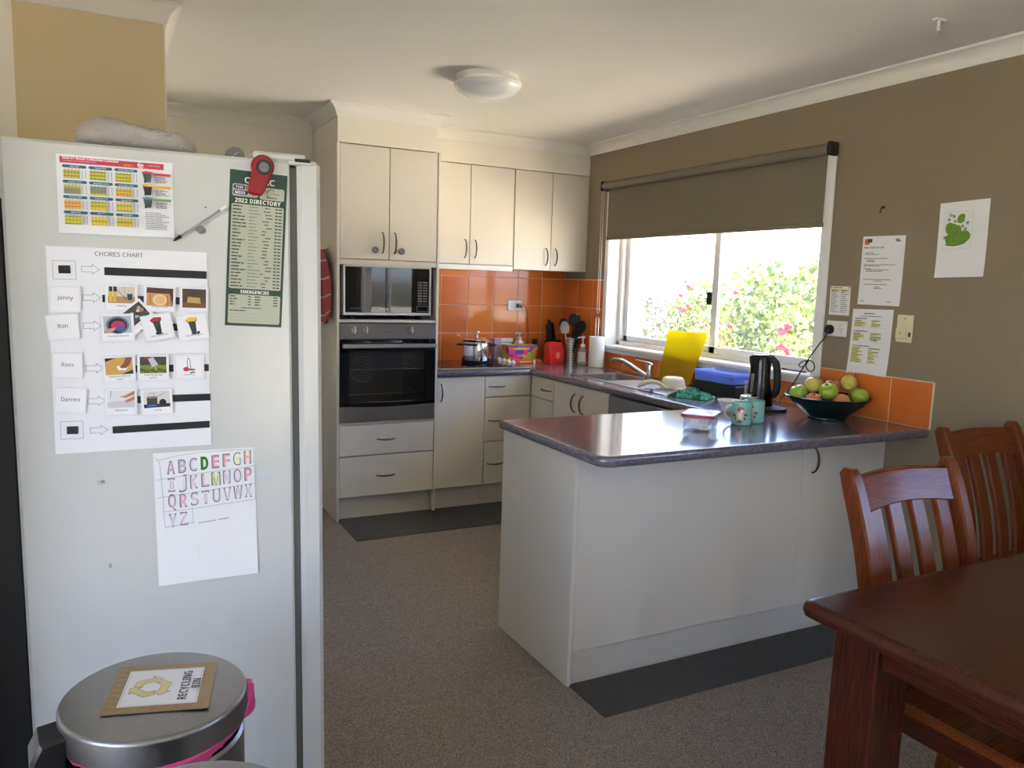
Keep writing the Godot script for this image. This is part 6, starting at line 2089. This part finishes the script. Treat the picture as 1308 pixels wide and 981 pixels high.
func build_wall_things() -> void:
	var K := rgb8(84, 84, 88)
	var s := wall_sheet(Vector2(2.636, 1.722), Vector2(2.854, 1.720), Vector2(2.637, 1.414), 0.006)
	var t := thing("notice", "white typed notice with an orange and grey logo, upper sheet on the right wall", "notice", Vector3(-0.001, 1.414, 2.745), "notices on the right wall")
	part("sheet", s.paper(), M.paper, t)
	s.rect(0.010, 0.012, 0.026, 0.026, rgb8(222, 108, 62))
	s.rect(0.026, 0.012, 0.024, 0.016, rgb8(70, 74, 84))
	s.lines(0.170, 0.014, 0.032, 0.012, 0.007, 0.005, K, 1)
	s.text("After Hours On Call", 0.060, 0.050, 0.0085, rgb8(92, 94, 104), 0.5, true, 0.105)
	var k := 0
	for q in [[0.018, 0.073, 0.05, 1], [0.018, 0.080, 0.12, 1], [0.016, 0.098, 0.12, 1], [0.030, 0.106, 0.055, 1], [0.030, 0.112, 0.075, 1], [0.016, 0.126, 0.17, 1], [0.016, 0.132, 0.10, 1], [0.016, 0.144, 0.06, 1], [0.028, 0.149, 0.12, 1], [0.028, 0.155, 0.13, 1], [0.018, 0.192, 0.165, 1], [0.075, 0.199, 0.05, 1], [0.026, 0.214, 0.145, 1], [0.08, 0.226, 0.045, 1], [0.08, 0.232, 0.045, 1], [0.012, 0.290, 0.03, 1], [0.15, 0.290, 0.035, 1]]:
		k += 1
		s.lines(q[0], q[1], q[2], 0.001, 0.01, 0.0026, K, 40 + k)
	part("print", s.mb, M.print, t)
	s = wall_sheet(Vector2(2.614, 1.392), Vector2(2.828, 1.396), Vector2(2.609, 1.093), 0.012)
	t = thing("notice", "white sheet of lists marked with yellow highlighter, lower sheet beside the power point", "notice", Vector3(-0.001, 1.093, 2.72), "notices on the right wall")
	part("sheet", s.paper(), M.paper, t)
	s.lines(0.062, 0.018, 0.10, 0.001, 0.01, 0.0040, K, 60)
	s.lines(0.045, 0.031, 0.13, 0.001, 0.01, 0.0026, K, 61)
	var hl := rgb8(212, 204, 96)
	for b in [[0.050, 4], [0.108, 5], [0.176, 9]]:
		s.lines(0.016, b[0] - 0.009, 0.10, 0.001, 0.01, 0.0034, K, 62 + int(b[0] * 1000.0))
		s.frame(0.012, b[0] - 0.002, 0.190, b[1] * 0.0078 + 0.006, 0.0005, rgb8(190, 190, 192))
		for c in 2:
			for i in b[1]:
				var w := 0.028 + 0.034 * fposmod(sin(i * 7.3 + c * 3.1 + b[0] * 50.0) * 43.7, 1.0)
				if (i + c) % 3 != 2 or c == 0:
					s.rect(0.016 + c * 0.090, b[0] + i * 0.0078, w, 0.0062, hl)
				s.lines(0.017 + c * 0.090, b[0] + 0.002 + i * 0.0078, w, 0.001, 0.01, 0.0024, rgb8(110, 108, 80), 80 + i + 20 * c)
	s.rect(0.125, 0.139, 0.022, 0.005, rgb8(110, 140, 40))
	part("print", s.mb, M.print, t)
	s = wall_sheet(Vector2(2.473, 1.495), Vector2(2.590, 1.494), Vector2(2.477, 1.359), 0.003)
	t = thing("notice", "small narrow notice of two columns just above the power point", "notice", Vector3(-0.001, 1.359, 2.53), "notices on the right wall")
	part("sheet", s.paper(), M.paper, t)
	s.disc(0.007, 0.006, 0.004, 0.004, rgb8(110, 50, 40), 10)
	s.disc(0.110, 0.006, 0.004, 0.004, rgb8(110, 50, 40), 10)
	s.lines(0.018, 0.005, 0.08, 0.001, 0.01, 0.004, rgb8(130, 70, 60), 90)
	for c in 2:
		s.rect(0.006 + c * 0.056, 0.014, 0.048, 0.012, rgb8(218, 204, 92))
		for i in 12:
			s.lines(0.008 + c * 0.056, 0.018 + i * 0.0092, 0.044, 0.001, 0.01, 0.0026, K, 91 + i + 30 * c)
	s.line(0.058, 0.014, 0.058, 0.128, 0.0005, rgb8(190, 190, 192))
	part("print", s.mb, M.print, t)
	# the coloured-in plant picture
	s = wall_sheet(Vector2(3.002, 1.843), Vector2(3.211, 1.849), Vector2(3.007, 1.538), 0.008)
	t = thing("drawing", "white sheet with a green coloured-in plant drawing, alone on the right wall", "drawing", Vector3(-0.001, 1.538, 3.11))
	part("sheet", s.paper(), M.paper, t)
	s.frame(0.024, 0.040, 0.120, 0.150, 0.0008, rgb8(170, 186, 158))
	s.line(0.024, 0.065, 0.048, 0.040, 0.0006, rgb8(178, 190, 170))
	s.line(0.118, 0.040, 0.144, 0.066, 0.0006, rgb8(178, 190, 170))
	s.line(0.024, 0.166, 0.05, 0.190, 0.0006, rgb8(178, 190, 170))
	var g1 := rgb8(112, 156, 50)
	var g2 := rgb8(66, 104, 28)
	for q in [[0.060, 0.110, 0.030, 0.024, 0.2], [0.048, 0.100, 0.018, 0.018, 0.0], [0.080, 0.146, 0.036, 0.030, 0.0], [0.058, 0.150, 0.026, 0.024, 0.4], [0.112, 0.142, 0.028, 0.024, -0.2], [0.096, 0.158, 0.030, 0.017, 0.0], [0.076, 0.120, 0.026, 0.026, 0.0], [0.070, 0.165, 0.034, 0.011, 0.0]]:
		s.disc(q[0], q[1], q[2], q[3], g1, 18, q[4])
	s.poly([[0.082, 0.085], [0.078, 0.066], [0.088, 0.052], [0.104, 0.050], [0.112, 0.056], [0.110, 0.080], [0.098, 0.088]], g1)
	for i in 46:
		var u := 0.044 + rng.randf() * 0.085
		var v := 0.100 + rng.randf() * 0.066
		s.line(u, v, u + rng.randf_range(-0.008, 0.008), v + rng.randf_range(0.004, 0.011), 0.0010, g2)
	for q in [[0.050, 0.052, rgb8(120, 160, 60)], [0.044, 0.070, rgb8(96, 100, 96)], [0.064, 0.058, rgb8(96, 100, 96)], [0.072, 0.078, g1], [0.104, 0.100, rgb8(104, 104, 112)], [0.124, 0.088, rgb8(96, 96, 92)], [0.116, 0.112, rgb8(98, 120, 70)], [0.032, 0.142, rgb8(96, 100, 96)], [0.088, 0.100, g1]]:
		for i in 5:
			var a := TAU * i / 5.0
			s.line(q[0], q[1], q[0] + 0.007 * cos(a), q[1] + 0.007 * sin(a), 0.0030, q[2])
	s.path([[0.036, 0.170], [0.05, 0.175], [0.075, 0.177], [0.10, 0.174]], 0.0026, rgb8(58, 84, 30))
	part("print", s.mb, M.print, t)
	# switch plate with a thermostat-like block
	t = thing("switch_plate", "cream wall plate with a small square control, right of the notices", "switch plate", Vector3(0, 1.258, 2.892))
	part("plate", MB.new().span(Vector3(-0.008, 1.258, 2.854), Vector3(0.001, 1.377, 2.930), 0.002), M.cream_plastic, t)
	part("control", MB.new().span(Vector3(-0.026, 1.272, 2.862), Vector3(-0.007, 1.320, 2.910), 0.004), M.cream_plastic, t)
	part("rocker", MB.new().span(Vector3(-0.012, 1.283, 2.916), Vector3(-0.007, 1.303, 2.925), 0.001), mat(rgb8(70, 64, 50), 0.5), t)
	for q in [[1.361, 2.892, -0.0078], [1.298, 2.886, -0.0258]]:
		part("screw", MB.new().lathe([Vector2(0, 0), Vector2(0.0036, 0), Vector2(0.003, 0.0012), Vector2(0, 0.0014)], 10, false, Vector3(q[2], q[0], q[1]), Basis(Vector3.BACK, PI / 2)), mat(rgb8(80, 68, 50), 0.5), t)
	var nh := MB.new()
	nh.tube([Vector3(0.0, 1.847, 2.728), Vector3(-0.012, 1.845, 2.728), Vector3(-0.016, 1.836, 2.728), Vector3(-0.013, 1.826, 2.726), Vector3(-0.020, 1.822, 2.724)], 0.0026, 6)
	nh.lathe([Vector2(0, 0), Vector2(0.007, 0), Vector2(0.006, 0.003), Vector2(0, 0.004)], 10, false, Vector3(0, 1.847, 2.728), Basis(Vector3.BACK, PI / 2))
	solo("wall_hook", nh, M.black_soft, "small dark hook left in the wall above the upper notice", "hook")

# ---------------------------------------------------------------- the corner of the back bench, the lamp and the rest
func build_small_things() -> void:
	# cooking pot
	var c := Vector3(-0.834, 0.9129, 0.245)
	var t := thing("cooking_pot", "shiny steel cooking pot with a tilted lid on the cooktop", "pot", c)
	part("pot", MB.new().lathe([Vector2(0, 0), Vector2(0.094, 0), Vector2(0.100, 0.003), Vector2(0.100, 0.018), Vector2(0.103, 0.024), Vector2(0.106, 0.06), Vector2(0.105, 0.11), Vector2(0.100, 0.135), Vector2(0.101, 0.142), Vector2(0.105, 0.144), Vector2(0.104, 0.146), Vector2(0.098, 0.145), Vector2(0.097, 0.13), Vector2(0.101, 0.1), Vector2(0.100, 0.02), Vector2(0, 0.012)], 44, false, c), M.chrome, t)
	part("base_ring", MB.new().lathe([Vector2(0.096, 0.0005), Vector2(0.1018, 0.0035), Vector2(0.1018, 0.020), Vector2(0.099, 0.020)], 44, true, c), mat(rgb8(64, 62, 58), 0.3, 0.9), t)
	var tilt := Basis(Vector3(0, 0, 1), -0.13)
	var lid := part("lid", MB.new().lathe([Vector2(0.103, -0.002), Vector2(0.108, 0.0), Vector2(0.108, 0.004), Vector2(0.098, 0.008), Vector2(0.06, 0.020), Vector2(0.02, 0.026), Vector2(0, 0.026), Vector2(0, 0.023), Vector2(0.06, 0.017), Vector2(0.1, 0.003)], 44, false, c + Vector3(0, 0.152, 0), tilt), M.chrome, t)
	part("knob", MB.new().lathe([Vector2(0, 0.025), Vector2(0.009, 0.025), Vector2(0.009, 0.030), Vector2(0.006, 0.034), Vector2(0.007, 0.05), Vector2(0.013, 0.055), Vector2(0.012, 0.062), Vector2(0, 0.064)], 20, false, c + Vector3(0, 0.152, 0), tilt), M.chrome, lid)
	for a in [0.35, 3.5]:
		var d := Vector3(cos(a), 0, sin(a))
		var sd := Vector3(-sin(a), 0, cos(a))
		var hp := []
		for i in 9:
			var q := PI * i / 8.0
			hp.append(c + d * (0.103 + 0.032 * sin(q)) + sd * 0.038 * cos(q) + Vector3(0, 0.122, 0))
		part("handle", MB.new().tube(hp, 0.006, 8), M.black, t)
	var fh := MB.new()
	var fp := []
	for i in 9:
		var a := 1.95 + 0.85 * i / 8.0
		fp.append(c + Vector3(cos(a) * 0.109, 0.128, sin(a) * 0.109))
	fh.bar(fp, Vector3.UP, 0.014, 0.010, 0.003)
	part("grip_band", fh, M.black, t)
	# packets and boxes
	var op := thing("packet", "flat orange packet under the tissue box", "packet", Vector3(-0.445, 0.9, 0.18))
	part("packet", MB.new().span(Vector3(-0.565, 0.9, 0.075), Vector3(-0.330, 0.925, 0.275), 0.006), mat(rgb8(226, 104, 30), 0.4), op)
	var ps := Sheet.new(Vector3(-0.565, 0.925, 0.2752), Vector3.RIGHT, Vector3.DOWN, 0.235, 0.025)
	ps.lines(0.055, 0.009, 0.10, 0.003, 0.02, 0.007, rgb8(246, 214, 190), 4)
	ps.rect(0.165, 0.0, 0.016, 0.025, rgb8(232, 228, 226))
	ps.rect(0.185, 0.003, 0.012, 0.02, rgb8(120, 70, 50))
	part("print", ps.mb, M.gloss_print, op)
	var tb := thing("tissue_box", "tissue box printed with bright purple, orange and lime patches", "tissue box", Vector3(-0.442, 0.9255, 0.15))
	part("box", MB.new().span(Vector3(-0.558, 0.9255, 0.085), Vector3(-0.326, 1.024, 0.20), 0.002), mat(rgb8(196, 214, 66), 0.45), tb)
	var tp := Sheet.new(Vector3(-0.558, 1.024, 0.2002), Vector3.RIGHT, Vector3.DOWN, 0.232, 0.0985)
	var cols := [rgb8(236, 120, 56), rgb8(152, 62, 180), rgb8(228, 72, 130), rgb8(244, 170, 48), rgb8(186, 206, 54), rgb8(110, 70, 196), rgb8(240, 140, 90)]
	for i in 14:
		for j in 6:
			var k := int(absf(sin(floor((i + j * 0.6) / 2.0) * 12.9 + floor(j / 1.6) * 4.1)) * 97.0) % 7
			if i > 8 and j > 2 and i < 13:
				k = 4
			if j == 0:
				k = 1
			tp.rect(i * 0.01657, j * 0.01642, 0.0166, 0.01645, cols[k])
	tp.disc(0.222, 0.088, 0.006, 0.004, rgb8(40, 40, 60), 10)
	part("print", tp.mb, M.gloss_print, tb)
	var lp := Sheet.new(Vector3(-0.5582, 1.024, 0.085), Vector3.BACK, Vector3.DOWN, 0.115, 0.0985)
	for i in 6:
		lp.rect(i * 0.019, 0.012 * (i % 3), 0.0185, 0.05, cols[(i * 3) % 7])
	part("side_print", lp.mb, M.gloss_print, tb)
	var pb := thing("carton", "grey-purple and white carton standing behind the tissue box", "carton", Vector3(-0.545, 0.9, 0.05))
	part("box", MB.new().span(Vector3(-0.615, 0.9, 0.022), Vector3(-0.475, 1.062, 0.078), 0.002), mat(rgb8(168, 156, 176), 0.5), pb)
	part("flap", MB.new().span(Vector3(-0.565, 1.040, 0.079), Vector3(-0.470, 1.066, 0.083), 0.001).span(Vector3(-0.560, 0.97, 0.078), Vector3(-0.49, 1.03, 0.0795)), mat(rgb8(226, 226, 236), 0.5), pb)
	pump_bottle(Vector3(-0.400, 0.9, 0.048), 0.036, 0.150, 0.205, mat(rgb8(226, 220, 206), 0.4), "white pump bottle behind the tissue box", Vector3(-1, 0, 0.2), false)
	solo("bottle", MB.new().lathe([Vector2(0, 0), Vector2(0.024, 0), Vector2(0.026, 0.004), Vector2(0.026, 0.10), Vector2(0.018, 0.118), Vector2(0.018, 0.128), Vector2(0.020, 0.130), Vector2(0.020, 0.158), Vector2(0, 0.160)], 24, false, Vector3(-0.270, 0.9, 0.055)), mat(rgb8(52, 50, 48), 0.35), "short dark bottle between the pump bottle and the red tub", "bottle")
	# red tub
	var rt := thing("plastic_tub", "red plastic tub with a hinged lid and a pale round sticker, in the bench corner", "tub", Vector3(-0.25, 0.9, 0.29))
	var rm := MB.new()
	rm.X = Transform3D(Basis(Vector3.UP, 0.42), Vector3(-0.252, 0.9, 0.262))
	rm.prism(PackedVector2Array([Vector2(-0.082, 0.004), Vector2(-0.076, 0.0), Vector2(0.076, 0.0), Vector2(0.082, 0.004), Vector2(0.084, 0.092), Vector2(-0.084, 0.092)]), 0.06, 0.003)
	part("tub", rm, M.red_plastic, rt)
	rm = MB.new()
	rm.X = Transform3D(Basis(Vector3.UP, 0.42) * Basis(Vector3.RIGHT, -0.12), Vector3(-0.252, 0.991, 0.264))
	rm.prism(PackedVector2Array([Vector2(-0.087, -0.006), Vector2(0.087, -0.006), Vector2(0.086, 0.026), Vector2(0.074, 0.046), Vector2(0.05, 0.054), Vector2(-0.046, 0.062), Vector2(-0.07, 0.056), Vector2(-0.084, 0.034)]), 0.05, 0.005)
	part("lid", rm, M.red_plastic, rt)
	rm = MB.new()
	rm.X = Transform3D(Basis(Vector3.UP, 0.42), Vector3(-0.252, 0.9, 0.262))
	rm.lathe([Vector2(0, 0), Vector2(0.026, 0), Vector2(0.026, 0.001), Vector2(0, 0.001)], 22, false, Vector3(0.004, 0.058, 0.0602), Basis(Vector3.RIGHT, PI / 2))
	part("sticker", rm, mat(rgb8(240, 150, 140), 0.5), rt)
	# knife block
	var kb := thing("knife_block", "knife block with black-handled knives in the tiled corner behind the red tub", "knife block", Vector3(-0.125, 0.9, 0.11))
	var km := MB.new()
	km.X = Transform3D(Basis(Vector3.UP, 0.5), Vector3(-0.155, 0.9, 0.055))
	km.prism(PackedVector2Array([Vector2(-0.055, 0), Vector2(0.055, 0), Vector2(0.055, 0.15), Vector2(-0.055, 0.15)]), 0.075, 0.003)
	part("block", km, M.black_soft, kb)
	for i in 5:
		var hm := MB.new()
		hm.X = Transform3D(Basis(Vector3.UP, 0.5) * Basis(Vector3.RIGHT, -0.14), Vector3(-0.155, 0.9, 0.055))
		hm.span(Vector3(-0.048 + i * 0.022, 0.14, 0.030 + 0.008 * (i % 2)), Vector3(-0.036 + i * 0.022, 0.262 + 0.012 * ((i * 3) % 4), 0.052 + 0.008 * (i % 2)), 0.004)
		part("knife_handle", hm, M.black, kb)
	# utensil holder
	var U := Vector3(-0.098, 0.9, 0.285)
	var uh := thing("utensil_holder", "perforated steel utensil holder full of black spoons and a whisk", "utensil holder", U)
	var cyl := MB.new().lathe([Vector2(0, 0), Vector2(0.044, 0), Vector2(0.046, 0.003), Vector2(0.046, 0.178), Vector2(0.0475, 0.18), Vector2(0.044, 0.18), Vector2(0.043, 0.004), Vector2(0, 0.003)], 36, false, U)
	var hol := part("cup", cyl, M.steel, uh)
	var dots := MB.new()
	for i in 20:
		for j in 9:
			var a := TAU * (i + 0.5 * (j % 2)) / 20.0
			dots.lathe([Vector2(0, 0), Vector2(0.0042, 0), Vector2(0.0042, 0.0004), Vector2(0, 0.0005)], 6, false, U + Vector3(cos(a) * 0.046, 0.022 + j * 0.018, sin(a) * 0.046), Basis(Vector3.UP, -a) * Basis(Vector3.BACK, -PI / 2))
	part("perforation", dots, M.black_soft, hol).set_meta("kind", "stuff")
	var ut := [[-0.30, -0.30, 0.30, "spoon"], [0.30, 0.42, 0.29, "spoon"], [0.12, 0.72, 0.27, "turner"], [-0.06, 0.20, 0.335, "ladle"], [-0.45, 0.10, 0.28, "slotted"], [0.22, -0.12, 0.32, "turner"], [-0.12, 0.95, 0.25, "spoon"]]
	for q in ut:
		var dir := Vector3(q[0] * 0.42, 1.0, q[1] * 0.42).normalized()
		var b0 := U + Vector3(q[0] * 0.05, 0.02, q[1] * 0.02)
		var tip: Vector3 = b0 + dir * q[2]
		var side := dir.cross(Vector3(-0.6, 0, 0.8)).normalized()
		var mm := MB.new()
		var slotted: bool = q[3] == "slotted"
		mm.tube([b0, b0 + dir * (q[2] - 0.075)], 0.0045, 7)
		var h0: Vector3 = tip - dir * 0.08
		var hp := []
		for i in 7:
			hp.append(h0 + dir * 0.085 * i / 6.0)
		var rings := []
		for i in 7:
			var k := i / 6.0
			var ww := 0.008 + 0.026 * pow(sin(PI * minf(1.0, 0.15 + 0.8 * k)), 0.8) if q[3] != "turner" else lerpf(0.010, 0.036, minf(1.0, k * 1.5))
			var nn := dir.cross(side).normalized()
			var ring := PackedVector3Array()
			for j in 12:
				var a := TAU * j / 12.0
				ring.append(hp[i] + side * cos(a) * ww + nn * (sin(a) * 0.0035 + 0.008 * sin(PI * k)))
			rings.append(ring)
		mm.loft(rings)
		var lbl := {"spoon": "black cooking spoon", "turner": "black spatula", "ladle": "black ladle", "slotted": "pale slotted spoon"}
		var where := " leaning in the steel utensil holder"
		if q[3] == "spoon" or q[3] == "turner":
			where = [" at the back left of the steel utensil holder", " standing right of centre in the utensil holder", " leaning far right out of the utensil holder", "", "", " at the back of the steel utensil holder", " leaning out furthest towards the paper towel"][ut.find(q)]
		solo("kitchen_utensil", mm, mat(rgb8(186, 182, 172), 0.4) if slotted else mat(rgb8(34, 36, 34), 0.45), lbl[q[3]] + where, "utensil", "utensils in the steel holder")
	pump_bottle(Vector3(-0.088, 0.9, 0.425), 0.034, 0.125, 0.200, M.clear_plastic, "clear hand soap bottle with a white pump beside the paper towel", Vector3(-1, 0, -0.5), true)
	# paper towel on a wire stand
	var P := Vector3(-0.102, 0.9, 0.628)
	var pt := thing("paper_towel_holder", "white paper towel roll on a wire stand left of the window", "paper towel", P)
	part("roll", MB.new().lathe([Vector2(0.018, 0.008), Vector2(0.052, 0.008), Vector2(0.0535, 0.010), Vector2(0.0535, 0.214), Vector2(0.052, 0.216), Vector2(0.018, 0.216)], 40, true, P), mat(rgb8(236, 236, 236), 0.95), pt)
	var wl := [P + Vector3(-0.006, 0.0, -0.012)]
	for i in 11:
		var a := PI * i / 10.0
		wl.append(P + Vector3(-0.005 + 0.0, 0.335 + 0.016 * sin(a), -0.016 * cos(a)))
	wl.append(P + Vector3(-0.006, 0.0, 0.016))
	wl[0] = P + Vector3(-0.006, 0.0, -0.016)
	part("wire_loop", MB.new().tube(wl, 0.0028, 8), M.steel, pt)
	var rg := []
	for i in 25:
		var a := TAU * i / 24.0
		rg.append(P + Vector3(cos(a) * 0.062, 0.0035, sin(a) * 0.062))
	var bm := MB.new().tube(rg, 0.003, 7)
	bm.tube([P + Vector3(-0.062, 0.0035, 0), P + Vector3(0.062, 0.0035, 0)], 0.003, 7)
	part("wire_base", bm, M.steel, pt)
	# phone-style charger in the back power point
	var ch := thing("plug_and_cord", "black plug with a thin dark cord hanging in front of the orange tiles", "plug", Vector3(-0.40, 1.30, 0.02))
	part("plug", MB.new().span(Vector3(-0.418, 1.284, 0.0155), Vector3(-0.384, 1.312, 0.050), 0.005), M.black, ch)
	var cv := Curve3D.new()
	var pts := [Vector3(-0.384, 1.298, 0.035), Vector3(-0.355, 1.292, 0.036), Vector3(-0.335, 1.25, 0.03), Vector3(-0.318, 1.17, 0.022), Vector3(-0.312, 1.08, 0.018), Vector3(-0.318, 0.98, 0.02), Vector3(-0.325, 0.905, 0.03)]
	for i in pts.size():
		var tg: Vector3 = (pts[mini(i + 1, pts.size() - 1)] - pts[maxi(i - 1, 0)]) / 6.0
		cv.add_point(pts[i], -tg, tg)
	part("cord", MB.new().tube(Array(cv.tessellate(3, 4)), 0.0024, 6), M.black, ch)
	# pen on the window sill
	var pen := thing("pen", "dark blue pen lying on the window sill behind the kettle", "pen", Vector3(0.03, 1.058, 2.26))
	part("barrel", MB.new().tube([Vector3(0.03, 1.0625, 2.205), Vector3(0.032, 1.0625, 2.335)], 0.0042, 8), mat(rgb8(70, 96, 150), 0.4), pen)
	part("cap", MB.new().tube([Vector3(0.0295, 1.063, 2.178), Vector3(0.03, 1.063, 2.21)], 0.0048, 8), M.black_soft, pen)
	# red tea towel hanging from the side of the oven cupboard
	var tw := MB.new()
	var W := 26
	var Hn := 40
	var cloth := func(u: float, v: float) -> Vector3:
		# u across, v down; gathered at the hook, spreading in folds
		var spread := 0.045 + 0.125 * pow(minf(1.0, v * 2.2), 0.6) - 0.03 * smoothstep(0.6, 1.0, v)
		var ctr_ := 0.365 + 0.03 * v
		var fold := sin(u * 15.0 + 1.2 * v) * (0.010 + 0.010 * minf(1.0, v * 2.0)) + 0.006 * sin(u * 31.0 - 3.0 * v)
		var yb := 1.63 - v * (0.47 - 0.10 * absf(u - 0.55) * 2.0 + 0.035 * sin(u * 9.0))
		return Vector3(-1.925 - fold - 0.012 * sin(PI * u), yb, ctr_ + (u - 0.5) * 2.0 * spread)
	for i in W:
		for j in Hn:
			var u0 := i / float(W)
			var u1 := (i + 1) / float(W)
			var v0 := j / float(Hn)
			var v1 := (j + 1) / float(Hn)
			var white := (i % 9 == 4) or (j % 10 == 6)
			tw.ink(rgb8(222, 196, 194) if white and (j % 10 == 6) else rgb8(194, 104, 106) if (i / 3) % 2 else rgb8(182, 90, 95))
			var a: Vector3 = cloth.call(u0, v0)
			var b: Vector3 = cloth.call(u1, v0)
			var d2: Vector3 = cloth.call(u1, v1)
			var e: Vector3 = cloth.call(u0, v1)
			tw.facing(a, b, d2, e, Vector3.LEFT)
			var th := Vector3(0.0025, 0, 0)
			tw.facing(a + th, b + th, d2 + th, e + th, Vector3.RIGHT)
	solo("tea_towel", tw, M.cloth, "red striped tea towel hanging from the side of the tall oven cupboard", "tea towel")
	var hkm := MB.new().lathe([Vector2(0, 0), Vector2(0.014, 0), Vector2(0.013, 0.004), Vector2(0, 0.005)], 14, false, Vector3(-1.8955, 1.636, 0.362), Basis(Vector3.BACK, PI / 2))
	hkm.tube([Vector3(-1.899, 1.636, 0.362), Vector3(-1.925, 1.628, 0.362), Vector3(-1.932, 1.640, 0.362)], 0.003, 6)
	solo("towel_hook", hkm, M.white_plastic, "small white hook behind the top of the red tea towel", "hook")
	# ceiling lamp, switched off
	var L := Vector3(-1.432, 2.44, 1.60)
	var cl := thing("ceiling_light", "round white glass ceiling light, switched off", "ceiling light", L - Vector3(0, 0.09, 0))
	part("base", MB.new().lathe([Vector2(0, 0), Vector2(0.150, 0), Vector2(0.150, -0.026), Vector2(0.163, -0.030), Vector2(0.165, -0.040), Vector2(0.160, -0.044), Vector2(0, -0.044)], 56, false, L), mat(rgb8(238, 236, 228), 0.4), cl)
	var gl := mat(rgb8(236, 238, 240), 0.16)
	part("diffuser", MB.new().lathe([Vector2(0.160, -0.043), Vector2(0.159, -0.050), Vector2(0.146, -0.066), Vector2(0.118, -0.083), Vector2(0.08, -0.095), Vector2(0.04, -0.101), Vector2(0, -0.103), Vector2(0, -0.045)], 56, false, L), gl, cl)
	# white plastic hook in the ceiling
	var hc := Vector3(-0.427, 2.44, 3.226)
	var ch2 := thing("ceiling_hook", "small white hook screwed into the ceiling over the dining table", "hook", hc - Vector3(0, 0.05, 0))
	part("plate", MB.new().span(hc + Vector3(-0.025, -0.008, -0.012), hc + Vector3(0.025, 0.001, 0.012), 0.003), M.white_plastic, ch2)
	part("stem", MB.new().tube([hc + Vector3(0, -0.006, 0), hc + Vector3(0, -0.034, 0), hc + Vector3(0.004, -0.04, 0)], 0.006, 8), M.white_plastic, ch2)
	part("wire", MB.new().tube([hc + Vector3(0, -0.038, 0), hc + Vector3(-0.006, -0.05, 0.004), hc + Vector3(-0.012, -0.062, 0.006), hc + Vector3(-0.004, -0.068, 0.004)], 0.0016, 6), M.grey_plastic, ch2)

func pump_bottle(c: Vector3, r: float, h: float, top: float, m: Material, label: String, nozzle: Vector3, label_on: bool) -> void:
	var t := thing("pump_bottle", label, "bottle", c)
	part("bottle", MB.new().lathe([Vector2(0, 0), Vector2(r * 0.92, 0), Vector2(r, 0.005), Vector2(r, h * 0.82), Vector2(r * 0.85, h * 0.92), Vector2(r * 0.42, h), Vector2(r * 0.42, h + 0.006), Vector2(0, h + 0.006)], 28, false, c), m, t)
	if label_on:
		var lb := MB.new().ink(rgb8(236, 234, 228))
		for i in 8:
			var a0 := PI * (0.45 + 0.85 * i / 8.0)
			var a1 := PI * (0.45 + 0.85 * (i + 1) / 8.0)
			var p := func(a: float, y: float) -> Vector3: return c + Vector3(cos(a) * (r + 0.0006), y, sin(a) * (r + 0.0006))
			lb.ink(rgb8(236, 234, 228))
			lb.facing(p.call(a0, 0.025), p.call(a1, 0.025), p.call(a1, 0.095), p.call(a0, 0.095), p.call((a0 + a1) * 0.5, 0.0) - c)
		part("label", lb, M.print, t)
		part("liquid", MB.new().lathe([Vector2(0, 0.004), Vector2(r * 0.9, 0.004), Vector2(r * 0.93, 0.01), Vector2(r * 0.93, h * 0.35), Vector2(0, h * 0.35)], 24, false, c), mat(Color(0.86, 0.84, 0.76), 0.3), t)
	var n := nozzle.normalized()
	var pm := MB.new().lathe([Vector2(0, h + 0.004), Vector2(r * 0.5, h + 0.004), Vector2(r * 0.5, h + 0.02), Vector2(0.005, h + 0.024), Vector2(0.005, top - 0.012), Vector2(0.014, top - 0.010), Vector2(0.014, top), Vector2(0, top + 0.001)], 20, false, c)
	pm.tube([c + Vector3(0, top - 0.005, 0), c + n * 0.03 + Vector3(0, top - 0.005, 0), c + n * 0.036 + Vector3(0, top - 0.014, 0)], 0.004, 8)
	part("pump", pm, M.white_plastic, t)
